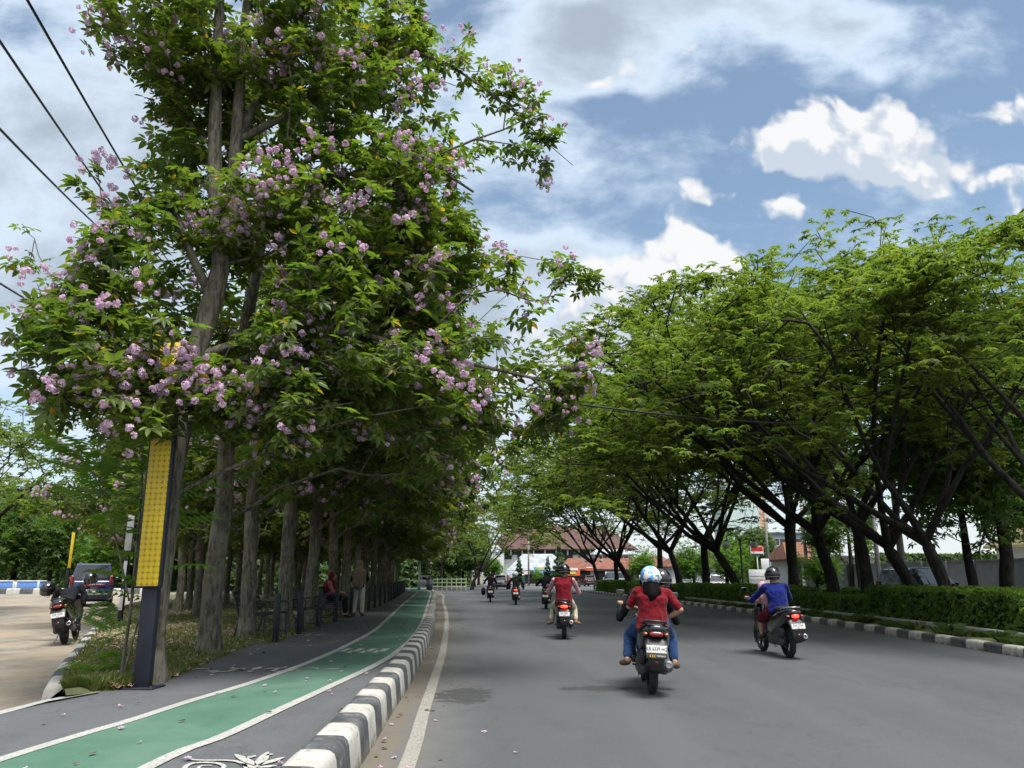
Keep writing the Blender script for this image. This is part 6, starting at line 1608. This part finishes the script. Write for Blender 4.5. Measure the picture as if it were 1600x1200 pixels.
board('white hoarding on stakes behind the hedge left of the blue rider', 'hoarding', 1171, 1201, 890, 913, 56, white_b, 2, [(.3, .36, plain('faint_print', (.5, .42, .42), .6)), (.55, .6, plain('faint_print', (.5, .42, .42), .6))])
board('narrow white vertical banner above the white hoarding', 'banner_flag', 1190, 1201, 873, 892, 57, white_b, 1)
board('red and white signboard on a pole behind the globe lamp', 'signboard', 1173, 1192, 853, 868, 70, white_b, 1, [(.45, .98, red_b), (.0, .18, navy)])
# utility poles
for i, (px, Y, H, lab) in enumerate([(1202, 62, 9, 'concrete utility pole right of the white hoarding'), (1374, 46, 8.5, 'grey utility pole behind the stout forked black trunk'), (1412, 30, 7.5, 'pale mossy pole close left of the mango trees'), (826, 120, 9, 'tall thin pole in front of the far shops'), (1262, 58, 8, 'pale pole at the corner of the shutter shop')]):
    p = PY(px, 900, Y); t = thing('utility_pole', lab, 'pole', (p.x, Y, 0), 0, 'utility poles'); m = MB(); m.tube([(0, 0, -.1), (0, 0, H)], [.15, .09], 10); m.build('post', conc, t)
    m = MB(); m.bbox((0, -.06, H-.5), (1.5, .08, .1), .01); m.build('crossarm', conc, t)
    for sx in (-.65, -.3, .3, .65): m = MB(); m.lathe([(.03, 0), (.05, .05), (.03, .12), (.001, .13)], (sx, -.06, H-.45), 8); m.build('insulator', pale_metal, t)
# wires
wire_m = plain('wire_black', (.012, .012, .016), .5)
def wire(label, pts, r, sag=0.0, group='overhead wires'):
    m = MB(); a, b = Vector(pts[0]), Vector(pts[-1]); cp = []
    for i in range(41): u = i/40; q = a.lerp(b, u); q.z -= sag*4*u*(1-u); cp.append(q)
    m.tube(cp, r, 6); o = m.build('overhead_wire', wire_m); tag(o, label, 'wire', group)
wire('overhead wire at top left, the highest and right one of the bundle', [PY(20, -40, 6.2), PY(262, 372, 16)], .017, .05); wire('overhead wire at top left, the middle one of the bundle', [PY(-40, 5, 6.4), PY(215, 372, 17)], .017, .05)
wire('overhead wire at top left, the lower one of the bundle', [PY(-40, 160, 7.4), PY(190, 388, 18)], .017, .05); wire('short overhead wire end low at the left edge beside the flowering tree', [PY(-60, 405, 9), PY(120, 512, 18)], .016, .03)
wire('thick overhead cable crossing the street from the flowering trees to the right', [PY(640, 588, 15), PY(1640, 640, 25)], .022, .75); wire('thin overhead cable crossing the street just below the thick one', [PY(640, 650, 22), PY(1640, 668, 32)], .013, .6)

# ---- fallen blossoms, dry leaves, weeds and grass
def fallen(seed):
    rr = np.random.default_rng(seed); m = MB()
    for j in range(5):
        a = j*1.2566+rr.random()*.4; c, s = math.cos(a), math.sin(a); L = .03+.008*rr.random(); z = .006+.012*rr.random()
        m.add([(0, 0, .008), (c*L*.6-s*.014, s*L*.6+c*.014, z), (c*L, s*L, .004+z*.5), (c*L*.6+s*.014, s*L*.6-c*.014, z)], [(0, 1, 2, 3)], 0, True)
    m.tube([(0, 0, .008), (.012, .01, .018), (.02, .025, .012)], [.006, .009, .004], 5); return m.mesh('blossom', petal)
FB = [fallen(k) for k in range(4)]; rr = random.Random(77); k = 0
while k < 115:
    y = 5+rr.random()**1.9*38; xl = at_y(LEFT, y).x; xi = inner_x(y); u = rr.random()
    if u < .72: x = xl+.1+(xi-xl-.1)*rr.random(); z = ZP+.012
    elif u < .9: x = xs_at(KERB_L, y)+.05+rr.random()**2*1.2; z = .004
    else: x = xs_at(KERB_L, y)+.3+rr.random()*3.5; z = .004
    if y < 8.4 and x < xl+1.3: k += 1; continue
    o = link(bpy.data.objects.new('fallen_blossom', FB[k % 4])); o.location = (x, y, z); s_ = rr.uniform(.5, .95); o.scale = (s_,)*3; o.rotation_euler = (rr.uniform(-.2, .2), rr.uniform(-.2, .2), rr.uniform(0, 6.28))
    tag(o, 'small pink blossom fallen on the paving', 'blossom', 'fallen blossoms on the paving'); k += 1
dl = MB(); dl.add([(0, 0, .004), (.03, -.02, .012), (.075, 0, .006), (.03, .022, .016)], [(0, 1, 2, 3)], 0, True); dlm = dl.mesh('dry_leaf', plain('dry_leaf', (.1, .06, .03), .8, var=.5, scale=40))
for k in range(90):
    y = 5+rr.random()**1.7*20; xl = at_y(LEFT, y).x; x = rr.uniform(xl+.2, inner_x(y)) if rr.random() < .5 else xs_at(KERB_L, y)+.04+rr.random()**2.5*1.0
    if y < 8.4 and x < xl+1.3: continue
    o = link(bpy.data.objects.new('dry_leaf', dlm)); o.location = (x, y, (ZP+.012) if x < inner_x(y) else .004); s_ = rr.uniform(.5, 1.1); o.scale = (s_,)*3; o.rotation_euler = (0, 0, rr.uniform(0, 6.28)); tag(o, 'small dry brown leaf lying on the paving', 'leaf', 'dry leaves on the paving')
rng = np.random.default_rng(9)
def verge_pts(n, y0, y1, pw=1.6):
    ys_ = y0+(y1-y0)*rng.random(n)**pw; out = []
    for y in ys_:
        a = verge_a(y); r = at_y(LEFT, y).x
        if a > r-.1: a = r-.1
        x = a+(r-a)*rng.random(); out.append((x, y, verge_z(x, y)))
    return np.array(out)
gp = verge_pts(26000, 8.35, 34); gp = gp[vnoise(gp, 1.5, 4) > .4]; M = len(gp); az = rng.random(M)*6.28
gtv = np.array([[0, -.006, 0], [0, .006, 0], [.02, .004, .05], [.05, 0, .085]]); gtf = np.array([[0, 1, 2, 3]])
Rm = rotz_np(az)*(.5+.9*rng.random(M))[:, None, None]; V_, F_ = inst(gtv, gtf, Rm, gp)
grass_m = leaf_mat('grass_blade', (.05, .085, .015), (.14, .17, .04), .35, .6, extra=(.22, .18, .08), eamt=.15)
tag(link(bpy.data.objects.new('grass', np_mesh('grass', V_, F_, grass_m))), 'short green and dry grass of the verge', None, None, 'stuff')
lp = verge_pts(9000, 8.5, 40, 1.4); M = len(lp); az = rng.random(M)*6.28; ltv = np.array([[0, 0, .01], [.03, -.022, .02], [.06, 0, .012], [.03, .022, .024]])
V_, F_ = inst(ltv, gtf, rotz_np(az)*(.6+.8*rng.random(M))[:, None, None], lp+[0, 0, .02])
lit = leaf_mat('petal_litter', (.34, .2, .17), (.62, .46, .5), .2, .8, extra=(.16, .1, .05), eamt=.35)
tag(link(bpy.data.objects.new('petal_litter', np_mesh('petal_litter', V_, F_, lit))), 'pale fallen petals and brown leaves strewn over the verge', None, None, 'stuff')
# weeds on the median strip and the low concrete edging
ed = med_line(12.5, 46, .92); kerb('edging', [p+Vector((0, 0, .14)) for p in ed], 2.4, [(0, -.1), (.005, .16), (.02, .18), (.1, .182), (.115, .17), (.12, -.1)], 1, mats=(conc, conc))
n = 4200; yw = 12+rng.random(n)**1.5*52; xw = np.array([xs_at(KERB_R, y) for y in yw])+.26+rng.random(n)*.62; wp = np.stack([xw, yw, np.full(n, .15)], -1); wp = wp[vnoise(wp, 1.9, 2) > .38]; n = len(wp)
k = np.repeat(np.arange(n), 6); M = len(k); az = rng.random(M)*6.28; wtv = np.array([[0, -.008, 0], [0, .008, 0], [.06, .01, .09], [.17, 0, .1]])
V_, F_ = inst(wtv, gtf, rotz_np(az)*(.4+1.0*rng.random(M)**1.5)[:, None, None], wp[k]); tag(link(bpy.data.objects.new('weeds', np_mesh('weeds', V_, F_, leaf_mat('weed_blade', (.03, .07, .015), (.1, .15, .035), .3, .55)))), 'spiky weeds and creeping plants on the median strip', None, None, 'stuff')
for i, (y, s_) in enumerate([(14.2, 1.2), (16.0, .9), (17.8, 1.1), (19.6, .8), (22.4, 1.0), (26, .9)]):
    rr_ = np.random.default_rng(i); M = 26; az = rr_.random(M)*6.28; bt = np.array([[0, -.012, 0], [0, .012, 0], [.12, .012, .22], [.3, 0, .2]])
    V_, F_ = inst(bt, gtf, rotz_np(az)*(.6+.6*rr_.random(M))[:, None, None]*s_, np.tile([[0, 0, 0]], (M, 1))+rr_.normal(0, .03, (M, 3))*[1, 1, 0])
    o = link(bpy.data.objects.new('strap_plant', np_mesh('strap_plant', V_, F_, leaf_m_ if False else _M['weed_blade']))); o.location = (xs_at(KERB_R, y)+.5, y, .15); tag(o, 'strap leaved plant arching over the median edge in front of the hedge', 'plant', 'strap leaved plants on the median strip')
# ================================================================ WALLS AND BUILDINGS
wall_w = plain('plaster_white', (.55, .56, .56), .85, var=.08, scale=.5, dirt=(.3, .29, .27), dirt_amt=.4); wall_g = plain('plaster_grey', (.26, .28, .3), .85, var=.12, scale=.7, dirt=(.12, .12, .12), dirt_amt=.5)
def tile_mat(name, col):
    m, T, b = new_mat(name); pos = T.n('ShaderNodeTexCoord').outputs['Object']; s = T.n('ShaderNodeSeparateXYZ'); T.L.new(pos, s.inputs[0])
    w = T.m('FRACT', T.m('MULTIPLY', s.outputs[2], 4.5)); u = T.m('FRACT', T.m('MULTIPLY', s.outputs[0], 4.0)); n = T.noise(pos, 1.1, 6, .65); f = T.noise(pos, 9, 3, .6)
    c = T.mix(T.ss(n, .3, .7), tuple(x*.6 for x in col), tuple(x*1.25 for x in col)); c = T.mix(T.ss(f, .4, .65, 0, .4), c, tuple(x*.55 for x in col)); c = T.mix(T.m('LESS_THAN', w, .16), c, tuple(x*.4 for x in col)); T.L.new(c, b.inputs['Base Color']); b.inputs['Roughness'].default_value = .85
    bp = T.n('ShaderNodeBump'); bp.inputs['Strength'].default_value = .6; bp.inputs['Distance'].default_value = .05; T.L.new(T.m('ADD', w, u), bp.inputs['Height']); T.L.new(bp.outputs[0], b.inputs['Normal']); return m
roof_br = tile_mat('roof_brown', (.1, .05, .042)); roof_rd = tile_mat('roof_red', (.2, .075, .05)); roof_or = tile_mat('roof_orange', (.2, .085, .05)); roof_gr = tile_mat('roof_grey', (.34, .37, .39)); roof_yl = tile_mat('roof_yellow', (.5, .42, .2))
win_m = plain('window_dark', (.02, .025, .03), .15, var=.3, coat=.4); frame_m = plain('window_frame', (.4, .4, .4), .5); dark_in = plain('shop_inside', (.03, .028, .028), .8, var=.4)
def house(label, x0, x1, y, depth, he, hr, wmat, rmat, hip=.3, over=.5, wins=(), rz=0.0, gable_x=False, cat='building', nm='building', z0=0.0, group=None):
    """walls, overhanging roof and openings; front faces the camera"""
    cx = (x0+x1)/2; w = x1-x0; t = thing(nm, label, cat, (cx, y+depth/2, z0), rz, group)
    m = MB(); m.box((0, 0, he/2), (w, depth, he)); m.build('wall', wmat, t)
    if hr > he:
        m = MB(); a, b = w/2+over, depth/2+over; e = he+.02; k = w*hip/2
        vs = [(-a, -b, e), (a, -b, e), (a, b, e), (-a, b, e), (-a+k+.01, 0, hr), (a-k-.01, 0, hr)]; vs += [(x, y_, z-.14) for x, y_, z in vs[:4]]
        m.add(vs, [(0, 1, 5, 4), (1, 2, 5), (2, 3, 4, 5), (3, 0, 4), (9, 8, 7, 6), (0, 6, 7, 1), (1, 7, 8, 2), (2, 8, 9, 3), (3, 9, 6, 0)]); m.build('roof', rmat, t)
    for (u0, u1, z_0, z_1, kind) in wins:
        xa, xb = -w/2+w*u0, -w/2+w*u1; mt = {'w': win_m, 's': dark_in, 'b': win_m}.get(kind, None) or kind
        m = MB(); m.box(((xa+xb)/2, -depth/2-.01, (z_0+z_1)/2), (xb-xa, .06, z_1-z_0)); o = m.build('window' if kind in ('w', 'b') else 'shop_front' if kind == 's' else 'panel', mt, t)
        if kind == 'w':
            f = MB()
            for zz in (z_0-.06, z_1+.06): f.box(((xa+xb)/2, -depth/2-.02, zz), (xb-xa+.24, .12, .12))
            for xx in (xa-.06, xb+.06, (xa+xb)/2): f.box((xx, -depth/2-.02, (z_0+z_1)/2), (.1, .1, z_1-z_0))
            f.build('frame', frame_m, o)
    return t
def XP(px, Y): return PY(px, 900, Y).x
def ZZ(py, Y): return PY(800, py, Y).z
# the big hall with brown roofs at the end of the street
Y0 = 148
t = house('large white hall with wide brown tiled roof at the end of the street', XP(772, Y0), XP(985, Y0), Y0, 16, ZZ(858, Y0), ZZ(817, Y0), wall_w, roof_br, .42, 1.4, [(.03, .97, ZZ(867, Y0), ZZ(859.5, Y0), 's'), (.05, .13, ZZ(874, Y0), ZZ(866.5, Y0), 'b'), (.17, .24, ZZ(874, Y0), ZZ(866.5, Y0), 'b'), (.5, .58, ZZ(876, Y0), ZZ(866.5, Y0), 'b'), (.72, .8, ZZ(876, Y0), ZZ(867, Y0), 'b'), (.62, .64, ZZ(885, Y0), ZZ(866.5, Y0), wall_g)])
for u in np.linspace(-.46, .46, 12): m = MB(); m.box((u*(XP(985, Y0)-XP(772, Y0)), -8.25, (ZZ(867, Y0)+ZZ(859.5, Y0))/2), (.28, .3, ZZ(859, Y0)-ZZ(867.5, Y0))); m.build('column', wall_w, t)
house('plain white gabled block at the left end of the hall', XP(757, 138), XP(787, 138), 138, 9, ZZ(862, 138), ZZ(849, 138), wall_w, roof_gr, .9, .1, [(.55, .8, ZZ(890, 138), ZZ(884, 138), 'b'), (.1, .35, ZZ(890, 138), ZZ(884, 138), 'b')])
house('low building with large grey hipped roof in front of the hall', XP(800, 132), XP(884, 132), 132, 11, ZZ(891, 132), ZZ(864, 132), wall_w, roof_gr, .62, .9, [(.05, .95, .2, 2.0, 's')])
t = house('row of shops with red tiled roof right of the grey roof', XP(884, 124), XP(1012, 124), 124, 9, ZZ(889, 124), ZZ(871, 124), wall_w, roof_rd, .25, .9, [(.02, .3, .1, 2.2, 's'), (.36, .62, .1, 2.2, 's'), (.68, .96, .1, 2.2, 's')])
house('two storey white shop house with dark attic window above the red roofs', XP(930, 134), XP(992, 134), 134, 8, ZZ(866, 134), ZZ(857, 134), wall_w, roof_gr, .3, .3, [(.1, .3, ZZ(877, 134), ZZ(869, 134), 'w'), (.6, .85, ZZ(877, 134), ZZ(869, 134), 'w')])
house('brown roofed house behind the white car', XP(1050, 108), XP(1125, 108), 108, 9, ZZ(885, 108), ZZ(866, 108), wall_w, roof_rd, .6, .7, [(.2, .4, 1, 2.4, 'w'), (.6, .8, 1, 2.4, 'w')])
house('low red roofed house left of the brown roofed one', XP(1000, 118), XP(1052, 118), 118, 9, ZZ(887, 118), ZZ(868, 118), wall_w, roof_rd, .5, .7, [(.2, .5, 1, 2.4, 'w')])
# banners of the shops
def banner(label, px0, px1, py0, py1, Y, mat, stripe=None, stripe2=None):
    a, b = PY(px0, py1, Y), PY(px1, py0, Y); c = (a+b)/2; w = b.x-a.x; h = b.z-a.z; m = MB(); nseg = 8; vs = []
    for i in range(nseg+1):
        u = i/nseg; bow = .12*math.sin(math.pi*u)
        vs += [(-w/2+w*u, -bow, -h/2-.05*math.sin(math.pi*u)), (-w/2+w*u, -bow*.6, h/2-.06*math.sin(math.pi*u))]
    vs += [(x, y+.03, z) for x, y, z in vs]; n2 = 2*(nseg+1); fs = []
    for i in range(nseg): q = 2*i; fs += [(q, q+2, q+3, q+1), (q+n2, q+1+n2, q+3+n2, q+2+n2)]
    m.add(vs, fs, 0, True); o = m.build('banner', mat); o.location = c; tag(o, label, 'banner')
    for st, (z0, z1, u0, u1) in ((stripe, (.1, .38, .15, .85)), (stripe2, (-.34, -.05, .25, .7))):
        if st: k = MB(); k.box(((-.5+(u0+u1)/2)*w, -.16, (z0+z1)/2*h), ((u1-u0)*w, .02, (z1-z0)*h)); k.build('print', st, o)
cy_b = plain('banner_blue', (.08, .36, .68), .6); or_b = plain('banner_orange', (.6, .12, .03), .6); pk_b = plain('banner_pale', (.6, .5, .5), .6); yl_b = plain('banner_yellow', (.55, .5, .1), .6); sky_b = plain('banner_pale_blue', (.4, .5, .62), .6)
banner('bright blue banner on a shop front at the end of the street', 834, 854, 886, 897.5, 130, cy_b, yl_b, sky_b); banner('white banner with faint print left of the tall thin pole', 812, 828, 892, 897, 130, pk_b, red_b if False else None); banner('pale blue awning banner at the left of the grey roof', 790, 804, 891, 896, 129, sky_b)
banner('orange banner with white patches under the red tiled roof', 884, 906, 886, 899, 122, or_b, white_b, yl_b); banner('small orange red banner right of the large orange one', 914, 928, 885, 891, 122, or_b, white_b); banner('white shop sign under the red roof by the trunks', 946, 966, 893, 899, 122, white_b, pk_b)
# grey boundary wall, shutter shop, houses on the right
t = thing('boundary_wall', 'long grey plastered boundary wall with pillars at right', 'wall', (24.2, 20, 0)); m = MB(); m.box((0, 21, 1.08), (.16, 44, 2.16)); m.build('panels', wall_g, t); m = MB(); m.box((0, 21, 2.2), (.26, 44, .08)); m.build('coping', conc, t)
for k in range(17): m = MB(); m.box((-.03, .4+2.6*k, 1.12), (.3, .26, 2.24)); m.build('pillar', wall_g, t)
shut = plain('shutter_green_grey', (.2, .24, .22), .55, var=.1)
def corr(name, col, f=9.0, axis=2):
    m, T, b = new_mat(name); pos = T.n('ShaderNodeTexCoord').outputs['Object']; s = T.n('ShaderNodeSeparateXYZ'); T.L.new(pos, s.inputs[0]); w = T.m('SINE', T.m('MULTIPLY', s.outputs[axis], f*6.28)); n = T.noise(pos, 1.5, 5, .6)
    T.L.new(T.mix(T.ss(n, .3, .7), tuple(x*.75 for x in col), col), b.inputs['Base Color']); b.inputs['Roughness'].default_value = .5; bp = T.n('ShaderNodeBump'); bp.inputs['Distance'].default_value = .03; T.L.new(w, bp.inputs['Height']); T.L.new(bp.outputs[0], b.inputs['Normal']); return m
shutm = corr('shutter', (.2, .24, .21), 7.0)
house('small shop with orange tiled roof and closed roller shutter', XP(1238, 64), XP(1300, 64), 64, 5, 2.75, 4.2, wall_w, roof_or, .5, .5, [(.3, .97, .05, 2.6, shutm), (.04, .24, .05, 2.2, 'w')])
house('white house with yellow striped metal roof behind the wall at the right edge', 30.2, 42, 41, 8, 3.2, 4.9, wall_w, corr('roof_stripe', (.55, .47, .22), 1.6, 0), .1, .5, [(.1, .3, 1.2, 2.6, 'w'), (.5, .7, 1.2, 2.6, 'w')])
house('grey shed with flat roof beside the shutter shop', XP(1305, 60), XP(1368, 60), 60, 4, 2.9, 3.2, plain('shed_grey', (.33, .34, .33), .7, var=.15), roof_gr, .2, .3, [(.1, .9, .05, 2.5, corr('shed_shutter', (.36, .36, .35), 5.0))])
mint = plain('tower_mint', (.42, .52, .5), .8, var=.06, scale=.2); peach = plain('tower_peach', (.5, .3, .22), .8, var=.08, scale=.2)
Yt = 150; t = house('tall pale mint building rising behind the trees at right', XP(1142, Yt), XP(1194, Yt), Yt, 10, ZZ(752, Yt), 0, mint, mint, .3, .3, [(.68, .76, ZZ(793, Yt), ZZ(786, Yt), 'b'), (.68, .76, ZZ(842, Yt), ZZ(830, Yt), 'b'), (.2, .3, ZZ(842, Yt), ZZ(830, Yt), 'b')])
m = MB(); m.box((XP(1200, Yt)-XP(1168, Yt), .5, ZZ(770, Yt)/2), (2.2, 9, ZZ(770, Yt))); m.build('wing', peach, t); m = MB(); m.box((0, 0, ZZ(752, Yt)+.3), (7, 10.4, .6)); m.build('parapet', wall_w, t)
house('grey blue shop house with dark upper windows behind the upright trunk', XP(1205, 96), XP(1262, 96), 96, 9, ZZ(832, 96), ZZ(822, 96), plain('shop_blue', (.3, .36, .42), .8), roof_gr, .2, .4, [(.15, .45, ZZ(852, 96), ZZ(842, 96), 'w'), (.6, .9, ZZ(852, 96), ZZ(842, 96), 'w'), (.1, .9, .1, 2.6, 's')])
house('white shop house with red roof edge left of the utility pole', XP(1120, 118), XP(1188, 118), 118, 9, ZZ(868, 118), ZZ(858, 118), wall_w, roof_rd, .2, .6, [(.1, .35, ZZ(886, 118), ZZ(876, 118), 'w'), (.6, .9, ZZ(886, 118), ZZ(876, 118), 'w')])
# lattice mast
t = thing('radio_mast', 'thin pale lattice mast left of the mint building', 'mast', (XP(1137, 165), 165, 0)); m = MB(); H = ZZ(770, 165)
for sx, sy in ((-.4, -.4), (.4, -.4), (.4, .4), (-.4, .4)): m.tube([(sx, sy, 0), (sx*.5, sy*.5, H)], .05, 5)
for k in range(14):
    z0, z1 = H*k/14, H*(k+1)/14; s0, s1 = .4-.2*k/14, .4-.2*(k+1)/14; m.tube([(-s0, -s0, z0), (s1, -s1, z1)], .025, 4); m.tube([(s0, -s0, z0), (-s1, -s1, z1)], .025, 4)
m.build('lattice', pale_metal, t); m = MB(); m.tube([(0, 0, H), (0, 0, H+3)], .04, 5); m.build('antenna', pale_metal, t)
# conifers by the shops
def conifer_mesh(seed, H, r):
    rng = np.random.default_rng(seed); n = 520; z = rng.random(n)**.8; a = rng.random(n)*6.28; tier = .7+.3*np.sin(z*38); rad = r*(1-z)*tier+.08
    o = np.stack([np.cos(a)*rad*.4, np.sin(a)*rad*.4, .5+z*(H-.5)], -1); d = np.stack([np.cos(a), np.sin(a), np.full(n, -.12)], -1); tv, tf = tmpl([leaflet(1, .16, 0, 0, .1), leaflet(.8, .16, .5, .1, .1), leaflet(.8, .16, -.5, .1, .1), leaflet(.6, .16, 0, .3, -.2)])
    V_, F_ = inst(tv, tf, frames(d, np.stack([rng.normal(0, .4, n), rng.normal(0, .4, n), np.ones(n)], -1), rad*.75+.1), o)
    m = MB(); m.tube([(0, 0, -.1), (0, 0, H*.9)], [.13, .03], 7); return m.mesh('trunk', bark_d), np_mesh('leaves', V_, F_, leaf_mat('leaf_conifer', (.02, .06, .035), (.05, .12, .06), .2, .6))
CM = [conifer_mesh(1, 6.4, 1.5), conifer_mesh(2, 4.6, .9), conifer_mesh(3, 4.0, .9)]
for (px, Y, v, sc, lab) in [(874, 118, 0, 1.0, 'dark green conifer in front of the grey roof'), (856, 119, 1, .95, 'thin spindly conifer left of the dark green one'), (811, 121, 2, 1.05, 'small sparse conifer left of the tall thin pole'), (884, 120, 2, .6, 'small round conifer beside the orange banner')]:
    tree_thing('conifer', lab, 'tree', CM[v], (XP(px, Y), Y, 0), px, sc, 'conifers by the shops', ('trunk', 'leaves'))
# bushes and parked scooters near the shops
btree(838, 126, 2, .42, 1.0, 'low round bush under the blue banner'); btree(768, 112, 2, .75, 2.0, 'green bush left of the silver car'); btree(742, 108, 1, .6, .5, 'dark bush by the leaning trunk at the far bend')
